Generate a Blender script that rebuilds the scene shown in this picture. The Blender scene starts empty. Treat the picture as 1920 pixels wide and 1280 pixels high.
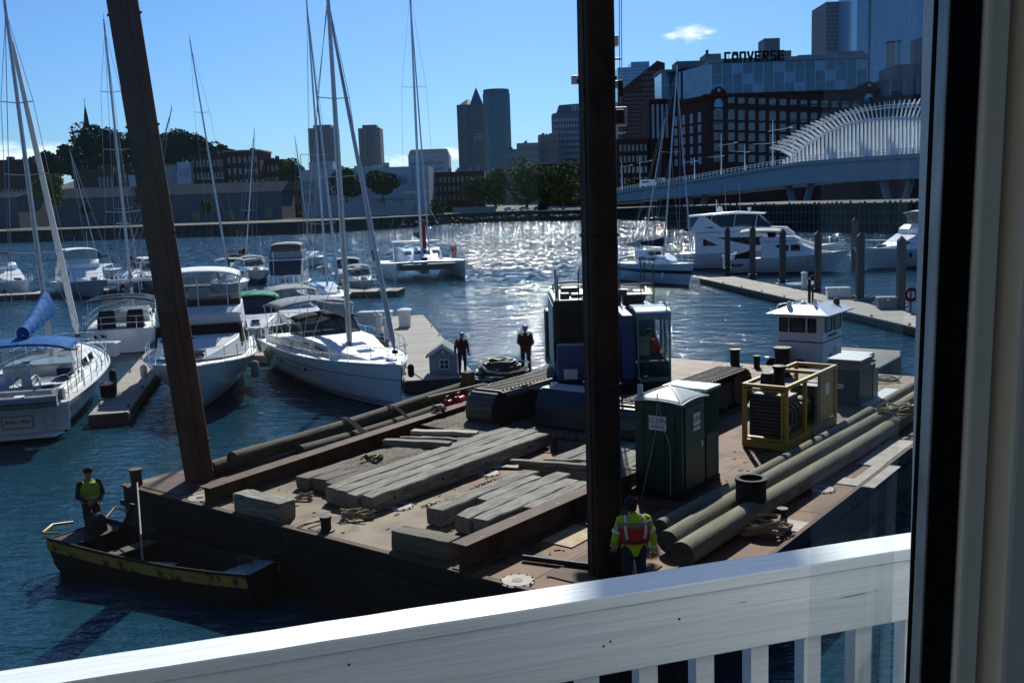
import bpy, bmesh, math, random
from mathutils import Vector, Matrix, noise
random.seed(7)
sc = bpy.context.scene
COL = sc.collection
R_ = math.radians

# ------------------------------------------------------------------ camera
FPX, CAMH = 1850.0, 7.6                       # focal length in photo pixels, eye height above the water (m)
PITCH, ROLL = math.atan(265 / 1850), R_(2.0)
_f = Vector((0, math.cos(PITCH), -math.sin(PITCH)))
_u0 = Vector((0, math.sin(PITCH), math.cos(PITCH)))
_r0 = Vector((1, 0, 0))
_r = math.cos(ROLL) * _r0 - math.sin(ROLL) * _u0
_u = math.sin(ROLL) * _r0 + math.cos(ROLL) * _u0
cd = bpy.data.cameras.new('camera')
cam = bpy.data.objects.new('camera', cd)
COL.objects.link(cam)
mw = Matrix((_r, _u, -_f)).transposed().to_4x4()
mw.translation = (0, 0, CAMH)
cam.matrix_world = mw
cd.sensor_width = 36
cd.lens = 36 * FPX / 1920
cd.clip_start = 0.05
cd.clip_end = 20000
sc.camera = cam

# ------------------------------------------------------------------ sky, sun, exposure
SUN_AZ, SUN_EL = R_(4.6), R_(38)
world = bpy.data.worlds.new('World')
sc.world = world
world.use_nodes = True
wn, wl = world.node_tree.nodes, world.node_tree.links
bg = wn['Background']
sky = wn.new('ShaderNodeTexSky')
sky.sky_type = 'NISHITA'
sky.sun_disc = False
sky.sun_elevation = SUN_EL
sky.sun_rotation = SUN_AZ
sky.altitude = 0
sky.air_density = 1.0
sky.dust_density = 0.6
sky.ozone_density = 2.0
bg.inputs['Strength'].default_value = 0.05
# a few small fair-weather clouds, the same sort all round the horizon
tcw = wn.new('ShaderNodeTexCoord')
sepw = wn.new('ShaderNodeSeparateXYZ')
wl.new(tcw.outputs['Generated'], sepw.inputs[0])
mapw = wn.new('ShaderNodeMapping')
mapw.inputs['Scale'].default_value = (1, 1, 3.2)
mapw.inputs['Location'].default_value = (0.0, 0.0, 0.0)
wl.new(tcw.outputs['Generated'], mapw.inputs[0])
def cloud_blob(px, py, rx, rz):
    d = _f + _r * (px - 960) / FPX - _u * (py - 640) / FPX
    d.normalize()
    s = wn.new('ShaderNodeVectorMath'); s.operation = 'SUBTRACT'
    wl.new(tcw.outputs['Generated'], s.inputs[0]); s.inputs[1].default_value = d
    m = wn.new('ShaderNodeVectorMath'); m.operation = 'MULTIPLY'
    wl.new(s.outputs[0], m.inputs[0]); m.inputs[1].default_value = (1 / rx, 1 / rx, 1 / rz)
    ln = wn.new('ShaderNodeVectorMath'); ln.operation = 'LENGTH'
    wl.new(m.outputs[0], ln.inputs[0])
    r = wn.new('ShaderNodeMapRange'); r.inputs[1].default_value = 0; r.inputs[2].default_value = 1
    r.inputs[3].default_value = 1; r.inputs[4].default_value = 0
    wl.new(ln.outputs['Value'], r.inputs[0])
    return r.outputs[0]
acc = None
for b in [(1293, 64, .028, .011), (1262, 68, .016, .006), (1326, 62, .012, .0045), (20, 292, .10, .016), (95, 296, .06, .010), (745, 305, .035, .010), (846, 288, .03, .009)]:
    o_ = cloud_blob(*b)
    if acc is None: acc = o_
    else:
        mx = wn.new('ShaderNodeMath'); mx.operation = 'MAXIMUM'
        wl.new(acc, mx.inputs[0]); wl.new(o_, mx.inputs[1]); acc = mx.outputs[0]
nzw = wn.new('ShaderNodeTexNoise'); nzw.inputs['Scale'].default_value = 55; nzw.inputs['Detail'].default_value = 7
nzw.inputs['Roughness'].default_value = .62
wl.new(mapw.outputs[0], nzw.inputs[0])
mulw = wn.new('ShaderNodeMath'); mulw.operation = 'MULTIPLY_ADD'
wl.new(nzw.outputs[0], mulw.inputs[0]); mulw.inputs[1].default_value = 2.2; mulw.inputs[2].default_value = -1.25
addw = wn.new('ShaderNodeMath'); addw.operation = 'ADD'; addw.use_clamp = True
wl.new(acc, addw.inputs[0]); wl.new(mulw.outputs[0], addw.inputs[1])
gate = wn.new('ShaderNodeMath'); gate.operation = 'MULTIPLY'; gate.use_clamp = True
wl.new(addw.outputs[0], gate.inputs[0])
mr = wn.new('ShaderNodeMapRange'); mr.inputs[1].default_value = 0.0; mr.inputs[2].default_value = .35
wl.new(acc, mr.inputs[0]); wl.new(mr.outputs[0], gate.inputs[1])
mixw = wn.new('ShaderNodeMix'); mixw.data_type = 'RGBA'
wl.new(gate.outputs[0], mixw.inputs['Factor'])
hs = wn.new('ShaderNodeMix'); hs.data_type = 'RGBA'; hs.blend_type = 'MULTIPLY'; hs.inputs['Factor'].default_value = 1
hs.inputs['B'].default_value = (.60, 1.02, 1.62, 1)      # deep clear-day blue
wl.new(sky.outputs[0], hs.inputs['A'])
wl.new(hs.outputs['Result'], mixw.inputs['A'])
mixw.inputs['B'].default_value = (17, 18.5, 20, 1)
wl.new(mixw.outputs['Result'], bg.inputs['Color'])

sl = bpy.data.lights.new('sun', 'SUN')
sl.energy = 5.0
sl.angle = R_(0.53)
sl.color = (1, .95, .86)
sun = bpy.data.objects.new('sun', sl)
COL.objects.link(sun)
sd = Vector((math.sin(SUN_AZ) * math.cos(SUN_EL), math.cos(SUN_AZ) * math.cos(SUN_EL), math.sin(SUN_EL)))
sun.rotation_euler = sd.to_track_quat('Z', 'Y').to_euler()
vs = sc.view_settings
vs.view_transform = 'Standard'
vs.look = 'None'
vs.exposure = 0.42
vs.gamma = 1
vs.use_curve_mapping = False
cy = sc.cycles
cy.use_denoising = True
cy.max_bounces = 8
cy.transparent_max_bounces = 16
cy.glossy_bounces = 4
cy.transmission_bounces = 6
cy.caustics_reflective = False
cy.caustics_refractive = False
cy.sample_clamp_indirect = 6

# ------------------------------------------------------------------ placing: photo pixel -> point of the place
def ray(x, y): return _f + _r * ((x - 960) / FPX) - _u * ((y - 640) / FPX)
def G(x, y, z=0.0):
    d = ray(x, y); t = (z - CAMH) / d.z
    return Vector((0, 0, CAMH)) + d * t
def D(x, y, Y):
    d = ray(x, y)
    return Vector((0, 0, CAMH)) + d * (Y / d.y)

# ------------------------------------------------------------------ materials
MATS = {}
def _mixrgb(nt, fac, a, b, mode='MIX'):
    n = nt.nodes.new('ShaderNodeMix'); n.data_type = 'RGBA'; n.blend_type = mode
    for sock, v in ((n.inputs['Factor'], fac), (n.inputs['A'], a), (n.inputs['B'], b)):
        if hasattr(v, 'links') or hasattr(v, 'is_linked'): nt.links.new(v, sock)
        elif isinstance(v, (int, float)): sock.default_value = v
        else: sock.default_value = (v[0], v[1], v[2], 1)
    return n.outputs['Result']
def mat(name, c1, c2=None, scale=4., rough=.6, metal=0., bump=0., bscale=None, stretch=(1, 1, 1), detail=5., spec=.5,
        coat=0., rnd=0., thr=(.35, .65), stripes=None, c3=None, s3=30., t3=(.62, .72), trans=0., emit=None, dist=0.):
    m = bpy.data.materials.new(name); m.use_nodes = True
    nt = m.node_tree; N, L = nt.nodes, nt.links
    b = N['Principled BSDF']
    b.inputs['Roughness'].default_value = rough
    b.inputs['Metallic'].default_value = metal
    b.inputs['Specular IOR Level'].default_value = spec if rough < .55 else spec * .4
    b.inputs['Coat Weight'].default_value = coat
    b.inputs['Transmission Weight'].default_value = trans
    tc = N.new('ShaderNodeTexCoord'); oi = N.new('ShaderNodeObjectInfo')
    off = N.new('ShaderNodeVectorMath'); off.operation = 'MULTIPLY_ADD'
    cmb = N.new('ShaderNodeCombineXYZ')
    for i in range(3): L.new(oi.outputs['Random'], cmb.inputs[i])
    L.new(cmb.outputs[0], off.inputs[0]); off.inputs[1].default_value = (37, 53, 71); L.new(tc.outputs['Object'], off.inputs[2])
    mp = N.new('ShaderNodeMapping'); mp.inputs['Scale'].default_value = stretch; L.new(off.outputs[0], mp.inputs[0])
    col = None
    if c2 is not None:
        nz = N.new('ShaderNodeTexNoise'); nz.inputs['Scale'].default_value = scale; nz.inputs['Detail'].default_value = detail
        nz.inputs['Distortion'].default_value = dist
        L.new(mp.outputs[0], nz.inputs['Vector'])
        r = N.new('ShaderNodeMapRange'); r.inputs[1].default_value = thr[0]; r.inputs[2].default_value = thr[1]
        L.new(nz.outputs[0], r.inputs[0])
        col = _mixrgb(nt, r.outputs[0], c1, c2)
        if c3 is not None:
            n3 = N.new('ShaderNodeTexNoise'); n3.inputs['Scale'].default_value = s3; n3.inputs['Detail'].default_value = 6
            L.new(mp.outputs[0], n3.inputs['Vector'])
            r3 = N.new('ShaderNodeMapRange'); r3.inputs[1].default_value = t3[0]; r3.inputs[2].default_value = t3[1]
            L.new(n3.outputs[0], r3.inputs[0])
            col = _mixrgb(nt, r3.outputs[0], col, c3)
    if stripes:
        sp = N.new('ShaderNodeSeparateXYZ'); L.new(tc.outputs['Object'], sp.inputs[0])
        for z0, z1, c in stripes:
            a = N.new('ShaderNodeMath'); a.operation = 'GREATER_THAN'; L.new(sp.outputs[2], a.inputs[0]); a.inputs[1].default_value = z0
            d = N.new('ShaderNodeMath'); d.operation = 'LESS_THAN'; L.new(sp.outputs[2], d.inputs[0]); d.inputs[1].default_value = z1
            e = N.new('ShaderNodeMath'); e.operation = 'MULTIPLY'; L.new(a.outputs[0], e.inputs[0]); L.new(d.outputs[0], e.inputs[1])
            col = _mixrgb(nt, e.outputs[0], col if col is not None else c1, c)
    if rnd:
        rr = N.new('ShaderNodeMapRange'); rr.inputs[3].default_value = 1 - rnd; rr.inputs[4].default_value = 1 + rnd
        L.new(oi.outputs['Random'], rr.inputs[0])
        hv = N.new('ShaderNodeHueSaturation'); L.new(rr.outputs[0], hv.inputs['Value'])
        if col is not None: L.new(col, hv.inputs['Color'])
        else: hv.inputs['Color'].default_value = (*c1, 1)
        col = hv.outputs[0]
    if col is None: b.inputs['Base Color'].default_value = (*c1, 1)
    else: L.new(col, b.inputs['Base Color'])
    if bump:
        nb = N.new('ShaderNodeTexNoise'); nb.inputs['Scale'].default_value = bscale or scale * 3; nb.inputs['Detail'].default_value = 6
        L.new(mp.outputs[0], nb.inputs['Vector'])
        bp = N.new('ShaderNodeBump'); bp.inputs['Strength'].default_value = 1; bp.inputs['Distance'].default_value = bump
        L.new(nb.outputs[0], bp.inputs['Height']); L.new(bp.outputs[0], b.inputs['Normal'])
    if emit: b.inputs['Emission Color'].default_value = (*emit[0], 1); b.inputs['Emission Strength'].default_value = emit[1]
    MATS[name] = m
    return m

def glassmat(name, tint, alpha, rough=.03):
    """thin pane: part see-through, part tinted shiny surface"""
    m = bpy.data.materials.new(name); m.use_nodes = True
    nt = m.node_tree; N, L = nt.nodes, nt.links
    b = N['Principled BSDF']; b.inputs['Base Color'].default_value = (*tint, 1); b.inputs['Roughness'].default_value = rough
    t = N.new('ShaderNodeBsdfTransparent'); t.inputs[0].default_value = (.8, .86, .88, 1)
    mx = N.new('ShaderNodeMixShader'); mx.inputs[0].default_value = alpha
    L.new(t.outputs[0], mx.inputs[1]); L.new(b.outputs[0], mx.inputs[2])
    L.new(mx.outputs[0], N['Material Output'].inputs[0])
    MATS[name] = m
    return m

# ------------------------------------------------------------------ mesh helpers
class MB:
    def __init__(s): s.v = []; s.f = []; s.mi = []; s.cur = 0
    def add(s, vs, fs):
        o = len(s.v); s.v += [tuple(v) for v in vs]
        for f in fs: s.f.append(tuple(i + o for i in f)); s.mi.append(s.cur)
        return s
    def box(s, c, d, rz=0., rx=0., ry=0., taper=None):
        x, y, z = d[0] / 2, d[1] / 2, d[2] / 2
        tx, ty = taper if taper else (1, 1)
        P = [(-x, -y, -z), (x, -y, -z), (x, y, -z), (-x, y, -z), (-x * tx, -y * ty, z), (x * tx, -y * ty, z), (x * tx, y * ty, z), (-x * tx, y * ty, z)]
        M = Matrix.Translation(c) @ Matrix.Rotation(rz, 4, 'Z') @ Matrix.Rotation(ry, 4, 'Y') @ Matrix.Rotation(rx, 4, 'X')
        return s.add([M @ Vector(p) for p in P], [(0, 3, 2, 1), (4, 5, 6, 7), (0, 1, 5, 4), (1, 2, 6, 5), (2, 3, 7, 6), (3, 0, 4, 7)])
    def bx(s, x0, x1, y0, y1, z0, z1): return s.box(((x0 + x1) / 2, (y0 + y1) / 2, (z0 + z1) / 2), (x1 - x0, y1 - y0, z1 - z0))
    def bar(s, p, q, w, h=None, up=(0, 0, 1)):
        p, q = Vector(p), Vector(q); h = h or w
        d = (q - p).normalized(); u = Vector(up)
        if abs(d.dot(u)) > .98: u = Vector((1, 0, 0))
        a = d.cross(u).normalized(); b = a.cross(d).normalized()
        P = [c + a * (sx * w / 2) + b * (sy * h / 2) for c in (p, q) for sx, sy in ((-1, -1), (1, -1), (1, 1), (-1, 1))]
        return s.add(P, [(0, 1, 2, 3), (7, 6, 5, 4), (0, 4, 5, 1), (1, 5, 6, 2), (2, 6, 7, 3), (3, 7, 4, 0)])
    def loft(s, rings, cap0=True, cap1=True, closed=True):
        n = len(rings[0]); o = len(s.v); fs = []
        vs = [v for r in rings for v in r]
        for i in range(len(rings) - 1):
            for j in range(n if closed else n - 1):
                k = (j + 1) % n
                fs.append((i * n + j, i * n + k, (i + 1) * n + k, (i + 1) * n + j))
        if cap0: fs.append(tuple(reversed(range(n))))
        if cap1: fs.append(tuple((len(rings) - 1) * n + j for j in range(n)))
        return s.add(vs, fs)
    def tube(s, pts, r, n=8, cap=True, sy=1.0):
        pts = [Vector(p) for p in pts]; m = len(pts)
        rs = [r] * m if isinstance(r, (int, float)) else r
        t = (pts[1] - pts[0]).normalized()
        a = t.orthogonal().normalized() if abs(t.z) > .9 else t.cross(Vector((0, 0, 1))).normalized()
        rings = []
        for i, p in enumerate(pts):
            if i == 0: d = pts[1] - p
            elif i == m - 1: d = p - pts[i - 1]
            else: d = (pts[i + 1] - pts[i - 1])
            d.normalize()
            a = (a - d * a.dot(d))
            a = a.normalized() if a.length > 1e-6 else d.orthogonal().normalized()
            b = d.cross(a)
            rings.append([p + a * (math.cos(k * 2 * math.pi / n) * rs[i]) + b * (math.sin(k * 2 * math.pi / n) * rs[i] * sy) for k in range(n)])
        return s.loft(rings, cap, cap)
    def lathe(s, prof, n=16, c=(0, 0, 0), cap=True):
        c = Vector(c)
        return s.loft([[c + Vector((r * math.cos(k * 2 * math.pi / n), r * math.sin(k * 2 * math.pi / n), z)) for k in range(n)] for r, z in prof], cap, cap)
    def extr(s, pts, vec):
        n = len(pts); vec = Vector(vec); P = [Vector(p) for p in pts] + [Vector(p) + vec for p in pts]
        return s.add(P, [tuple(reversed(range(n))), tuple(range(n, 2 * n))] + [(i, (i + 1) % n, n + (i + 1) % n, n + i) for i in range(n)])
    def quad(s, a, b, c, d): return s.add([a, b, c, d], [(0, 1, 2, 3)])
    def grid(s, fn, nu, nv):
        return s.add([fn(i / nu, j / nv) for i in range(nu + 1) for j in range(nv + 1)],
                     [(i * (nv + 1) + j, (i + 1) * (nv + 1) + j, (i + 1) * (nv + 1) + j + 1, i * (nv + 1) + j + 1) for i in range(nu) for j in range(nv)])
    def mesh(s, name, mats=None, smooth=0, fix=True):
        me = bpy.data.meshes.new(name); me.from_pydata(s.v, [], s.f)
        if mats:
            for q in (mats if isinstance(mats, (list, tuple)) else [mats]): me.materials.append(MATS[q] if isinstance(q, str) else q)
            if isinstance(mats, (list, tuple)) and len(mats) > 1: me.polygons.foreach_set('material_index', s.mi)
        if fix:
            bm = bmesh.new(); bm.from_mesh(me); bmesh.ops.recalc_face_normals(bm, faces=bm.faces); bm.to_mesh(me); bm.free()
        if smooth:
            me.polygons.foreach_set('use_smooth', [True] * len(me.polygons))
            me.set_sharp_from_angle(angle=R_(smooth))
        me.update()
        return me
    def done(s, name, mats, parent=None, smooth=0, bevel=0., loc=None, rot=None, solid=0., sub=0, fix=True):
        o = link(name, s.mesh(name, mats, smooth, fix), parent, loc, rot)
        if solid:
            md = o.modifiers.new('solid', 'SOLIDIFY'); md.thickness = solid; md.offset = 0
        if bevel:
            md = o.modifiers.new('bevel', 'BEVEL'); md.width = bevel; md.segments = 2; md.limit_method = 'ANGLE'
        if sub:
            md = o.modifiers.new('sub', 'SUBSURF'); md.levels = sub; md.render_levels = sub
        return o
def link(name, me, parent=None, loc=None, rot=None, scale=None):
    o = bpy.data.objects.new(name, me); COL.objects.link(o)
    if parent is not None: o.parent = parent
    if loc is not None: o.location = loc
    if rot is not None: o.rotation_euler = rot
    if scale is not None: o.scale = scale
    return o
def tag(o, label=None, cat=None, group=None, kind=None):
    if label: o['label'] = label
    if cat: o['category'] = cat
    if group: o['group'] = group
    if kind: o['kind'] = kind
    return o
def thing(name, label, cat, loc=(0, 0, 0), rz=0., group=None, rot=None):
    o = bpy.data.objects.new(name, None); COL.objects.link(o)
    o.location = loc; o.rotation_euler = rot or (0, 0, rz); o.empty_display_size = .2
    return tag(o, label, cat, group)
def struct(o): return tag(o, kind='structure')
def copy_tree(o, parent=None):
    c = o.copy(); COL.objects.link(c); c.parent = parent
    for ch in list(o.children): copy_tree(ch, c)
    return c
def text(name, body, size, mt, parent, loc, rot, ext=.003, font_shear=0., bold=0., sx=1., align='CENTER'):
    cu = bpy.data.curves.new(name, 'FONT'); cu.body = body; cu.size = size; cu.align_x = align; cu.align_y = 'CENTER'
    cu.extrude = ext; cu.shear = font_shear; cu.offset = bold
    t = bpy.data.objects.new(name, cu); COL.objects.link(t)
    dg = bpy.context.evaluated_depsgraph_get()
    me = bpy.data.meshes.new_from_object(t.evaluated_get(dg)); bpy.data.objects.remove(t)
    me.materials.clear(); me.materials.append(MATS[mt])
    return link(name, me, parent, loc, rot, (sx, 1, 1))
def marks(parent, org, du, n, h, mt='text_navy', seed=1, nrm=(0, -1, 0)):
    """a line of lettering too small to read: uneven dark strokes"""
    rg = random.Random(seed); m = MB(); x = 0; du = Vector(du); nv = Vector(nrm)
    for k in range(n):
        w = h * rg.uniform(.35, .8); hh = h * rg.uniform(.7, 1.0); c = Vector(org) + du * (x + w / 2)
        m.extr([c - du * w / 2, c + du * w / 2, c + du * w / 2 + Vector((0, 0, hh)), c - du * w / 2 + Vector((0, 0, hh))], nv * .004); x += w + h * .22
    o = m.done('lettering', mt, parent); o['kind'] = 'stuff'
def rope(pts, r, n=5, it=1):
    """smooth a polyline (Catmull-Rom) into tube points"""
    P = [Vector(p) for p in pts]; out = []
    for i in range(len(P) - 1):
        a = P[max(i - 1, 0)]; b = P[i]; c = P[i + 1]; d = P[min(i + 2, len(P) - 1)]
        for k in range(n):
            t = k / n
            out.append(.5 * ((2 * b) + (c - a) * t + (2 * a - 5 * b + 4 * c - d) * t * t + (3 * b - a - 3 * c + d) * t ** 3))
    out.append(P[-1])
    return out
def coil(c, rad, turns, r_tube, rnd, seed, zs=.03, seg=14, sx=1., sy=1.):
    rg = random.Random(seed); pts = []
    for i in range(int(turns * seg)):
        a = i / seg * 2 * math.pi
        rr = rad * (1 + rg.uniform(-rnd, rnd))
        pts.append((c[0] + rr * sx * math.cos(a) + rg.uniform(-rnd, rnd) * rad * .4, c[1] + rr * sy * math.sin(a) + rg.uniform(-rnd, rnd) * rad * .4, c[2] + r_tube + zs * (i / seg) * rg.uniform(.4, 1.3)))
    return rope(pts, r_tube, 2)
# ------------------------------------------------------------------ material library
mat('white_paint', (.72, .74, .75), (.60, .63, .65), 2.5, .35, bump=.0006, bscale=40, rnd=.03)
mat('gel_white', (.78, .79, .80), (.70, .72, .74), 1.2, .18, coat=.3)
mat('gel_cream', (.70, .69, .64), (.62, .61, .57), 1.5, .25, coat=.2)
mat('deck_white', (.70, .71, .70), (.58, .60, .60), 6, .5, bump=.0008, bscale=80)
mat('nonskid', (.55, .57, .57), (.47, .49, .50), 9, .75, bump=.001, bscale=120)
mat('shed_wall', (.105, .12, .145), (.09, .10, .125), .3, .8)
mat('canvas_white', (.68, .70, .72), (.58, .61, .64), 3, .8, bump=.006, bscale=5, spec=.1)
mat('canvas_navy', (.015, .028, .07), (.01, .018, .045), 3, .8, bump=.006, bscale=6, spec=.1)
mat('canvas_blue', (.022, .12, .34), (.012, .07, .22), 4, .75, bump=.03, bscale=5, spec=.1)
mat('canvas_grey', (.30, .32, .34), (.22, .24, .26), 4, .8, bump=.008, bscale=6, spec=.1)
mat('canvas_green', (.10, .30, .20), (.07, .22, .15), 4, .8, bump=.006, bscale=6, spec=.1)
mat('canvas_black', (.02, .02, .024), (.035, .035, .04), 4, .8, bump=.006, bscale=6, spec=.1)
mat('canvas_red', (.30, .03, .03), (.18, .02, .02), 4, .8, bump=.008, bscale=6, spec=.1)
mat('canvas_brown', (.045, .022, .025), (.035, .018, .02), 4, .8, bump=.006, bscale=6, spec=.1)
mat('alu', (.62, .64, .66), (.50, .52, .55), 6, .35, .6)
mat('alu_dark', (.06, .07, .08), (.10, .11, .12), 6, .4, .5)
mat('steel_bright', (.70, .71, .72), None, rough=.18, metal=1)
mat('wire', (.35, .36, .38), None, rough=.35, metal=.8)
mat('dark_glass', (.012, .016, .02), None, rough=.06, spec=.6)
mat('black_rubber', (.012, .012, .013), (.022, .022, .024), 8, .75, bump=.002, bscale=30)
mat('black_steel', (.014, .014, .016), (.03, .026, .024), 5, .55, .2, bump=.002, bscale=25)
mat('dark_hull', (.010, .011, .014), (.018, .016, .016), 2.5, .6, bump=.004, bscale=6, c3=(.028, .018, .013), s3=5, t3=(.58, .72))
mat('deck_rust', (.105, .040, .018), (.175, .095, .046), .9, .7, 0.0, bump=.002, bscale=22, detail=9, c3=(.052, .026, .018), s3=1.5, t3=(.50, .64), thr=(.36, .66), dist=.6)
mat('deck_plate', (.125, .080, .046), (.185, .138, .088), 1.4, .65, 0, bump=.002, bscale=22, detail=9, c3=(.085, .040, .022), s3=1.7, t3=(.50, .64))
mat('rust_steel', (.055, .030, .022), (.095, .056, .042), 2.2, .75, 0.1, bump=.003, bscale=18, detail=8, c3=(.03, .02, .018), s3=6)
mat('spud_steel', (.034, .019, .015), (.060, .030, .020), 1.2, .75, 0.1, bump=.004, bscale=14, detail=8, c3=(.016, .013, .013), s3=1.8, t3=(.48, .62), stretch=(1, 1, .35))
mat('spud_rust', (.085, .040, .024), (.13, .062, .036), 1.2, .75, 0.1, bump=.004, bscale=14, detail=8, c3=(.022, .015, .013), s3=1.6, t3=(.50, .66), stretch=(1, 1, .35))
mat('plate_light', (.30, .28, .25), (.22, .18, .15), 3, .6, 0., bump=.002, bscale=20, c3=(.20, .12, .07), s3=7)
mat('rust_yellow', (.36, .30, .20), (.30, .20, .08), 4, .7, 0., bump=.002, bscale=30, c3=(.20, .08, .03), s3=9)
mat('timber_grey', (.265, .255, .225), (.125, .116, .098), 3, .85, bump=.008, bscale=9, stretch=(.6, 6, 6), detail=8, rnd=.16, c3=(.085, .076, .064), s3=6, t3=(.57, .68))
mat('timber_dark', (.17, .15, .125), (.10, .085, .07), 3, .9, bump=.01, bscale=9, stretch=(.6, 6, 6), detail=8, rnd=.2)
mat('timber_pale', (.42, .38, .31), (.30, .27, .22), 3, .85, bump=.004, bscale=12, stretch=(.6, 6, 6), detail=8, rnd=.15)
mat('log_dark', (.10, .096, .07), (.055, .052, .04), 1.6, .85, bump=.012, bscale=9, stretch=(.45, 4, 4), detail=8, rnd=.2, c3=(.025, .024, .02), s3=4, t3=(.55, .7))
mat('log_wood', (.19, .178, .128), (.115, .105, .075), 1.6, .85, bump=.008, bscale=9, stretch=(.45, 4, 4), detail=8, rnd=.12, c3=(.06, .055, .045), s3=4, t3=(.6, .74))
mat('log_end', (.05, .055, .045), (.09, .09, .07), 6, .9, bump=.004, bscale=20)
mat('dock_wood', (.32, .30, .27), (.22, .21, .19), 4, .8, bump=.003, bscale=12, stretch=(5, .6, 5), detail=7, rnd=.14)
mat('pile_wood', (.075, .062, .055), (.12, .10, .09), 3, .9, bump=.01, bscale=12, stretch=(5, 5, .5), detail=7)
mat('dirt', (.10, .085, .065), (.20, .18, .15), 14, .95, bump=.02, bscale=30, detail=9)
mat('rope_tan', (.36, .29, .20), (.22, .17, .12), 20, .9, bump=.004, bscale=60)
mat('rope_dark', (.05, .045, .04), (.09, .08, .07), 20, .9, bump=.004, bscale=60)
mat('rope_white', (.55, .53, .48), (.40, .38, .34), 20, .9)
mat('hose_black', (.012, .012, .014), None, rough=.4)
mat('blue_paint', (.012, .045, .19), (.018, .06, .23), 2.5, .45, bump=.001, bscale=12, c3=(.015, .02, .06), s3=5, coat=.2)
mat('blue_dark', (.008, .014, .03), (.012, .016, .03), 4, .5, bump=.001, bscale=20)
mat('teal_paint', (.08, .22, .27), (.12, .28, .33), 3, .3, coat=.2)
mat('yellow_paint', (.40, .27, .04), (.32, .21, .03), 4, .5, bump=.001, bscale=30, c3=(.14, .08, .03), s3=9, t3=(.6, .68))
mat('skiff_yellow', (.36, .27, .05), (.26, .19, .04), 4, .65, bump=.002, bscale=20, c3=(.06, .045, .03), s3=4, t3=(.52, .62))
mat('toilet_green', (.006, .03, .024), (.008, .04, .03), 3, .5, bump=.001, bscale=30)
mat('toilet_roof', (.42, .47, .48), (.34, .40, .42), 4, .45, bump=.001, bscale=20)
mat('sign_white', (.74, .76, .77), (.66, .69, .70), 5, .5)
mat('text_blue', (.015, .04, .25), None, rough=.6)
mat('text_black', (.02, .02, .02), None, rough=.6)
mat('text_navy', (.02, .03, .09), None, rough=.6)
mat('engine_grey', (.05, .05, .055), (.09, .085, .08), 8, .5, .4, bump=.003, bscale=25)
mat('track_steel', (.06, .054, .048), (.105, .094, .082), 5, .42, .4, bump=.004, bscale=20, rnd=.12, c3=(.07, .04, .025), s3=9)
mat('track_frame', (.018, .018, .022), (.035, .032, .03), 4, .7, bump=.003, bscale=20)
mat('red_plastic', (.42, .02, .02), None, rough=.4)
mat('green_plastic', (.10, .45, .06), None, rough=.4)
mat('skin', (.36, .20, .14), None, rough=.55)
mat('cloth_dark', (.018, .02, .026), (.03, .032, .04), 6, .9, bump=.012, bscale=9)
mat('cloth_jeans', (.03, .045, .075), (.02, .03, .05), 6, .9, bump=.010, bscale=9)
mat('cloth_maroon', (.075, .010, .010), (.05, .008, .008), 6, .85, bump=.01, bscale=9)
mat('cloth_orange', (.62, .06, .02), (.48, .045, .015), 6, .8, bump=.01, bscale=9)
mat('vest_orange', (.55, .045, .03), (.45, .03, .02), 6, .8, bump=.008, bscale=9)
mat('hivis', (.42, .62, .03), (.34, .52, .03), 6, .8, bump=.012, bscale=9)
mat('hivis_dull', (.30, .40, .04), (.22, .30, .03), 6, .8, bump=.012, bscale=9)
mat('reflective', (.62, .64, .66), None, rough=.35, metal=.2)
mat('hat_white', (.6, .66, .72), None, rough=.3)
mat('hat_blue', (.04, .16, .42), None, rough=.3)
mat('hair_dark', (.02, .016, .014), (.04, .03, .025), 40, .8)
mat('concrete', (.30, .30, .29), (.22, .22, .215), 2.5, .85, bump=.004, bscale=20, c3=(.12, .115, .11), s3=3)
mat('stone_dark', (.055, .05, .048), (.095, .088, .08), .7, .9, bump=.03, bscale=3, c3=(.03, .034, .028), s3=1.2)
mat('ground_city', (.07, .075, .06), (.11, .10, .085), .2, .95)
mat('brick_red', (.10, .035, .030), (.075, .027, .024), .5, .9, rnd=.1)
mat('brick_dark', (.088, .034, .028), (.064, .026, .023), .5, .9, rnd=.1)
mat('brick_brown', (.10, .055, .045), (.075, .042, .036), .5, .9, rnd=.1)
mat('bld_grey', (.26, .28, .30), (.22, .24, .26), .3, .8)
mat('bld_slate', (.15, .17, .20), (.13, .15, .18), .3, .7)
mat('bld_tan', (.27, .25, .23), (.23, .215, .20), .3, .8)
mat('bld_white', (.40, .45, .51), (.35, .40, .46), .3, .6)
mat('bld_blueglass', (.13, .26, .40), (.09, .19, .31), .25, .12, .15, spec=.7)
mat('bld_glass', (.05, .12, .19), (.035, .085, .14), .3, .1, .15, spec=.7)
mat('tower_glass', (.26, .44, .66), (.22, .38, .58), .25, .15, .1, spec=.6)
mat('glass_rib', (.30, .42, .55), None, rough=.3, metal=.3)
mat('win_glass', (.03, .042, .055), (.075, .095, .115), .35, .08, spec=.8, rnd=.4)
mat('win_dark', (.02, .026, .034), (.05, .06, .075), .35, .1, spec=.7, rnd=.4)
mat('win_frame', (.40, .42, .43), None, rough=.5)
mat('roof_dark', (.045, .045, .05), (.07, .07, .075), .4, .8)
mat('roof_metal', (.040, .050, .068), (.032, .04, .055), .5, .95, spec=0)
mat('roof_gold', (.42, .36, .22), None, rough=.35, metal=.6)
mat('bridge_paint', (.30, .35, .40), (.26, .31, .36), .3, .5)
mat('bridge_rib', (.80, .82, .84), (.74, .77, .80), .4, .4)
mat('bark', (.07, .05, .038), (.11, .085, .065), 4, .9, bump=.02, bscale=6)
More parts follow.
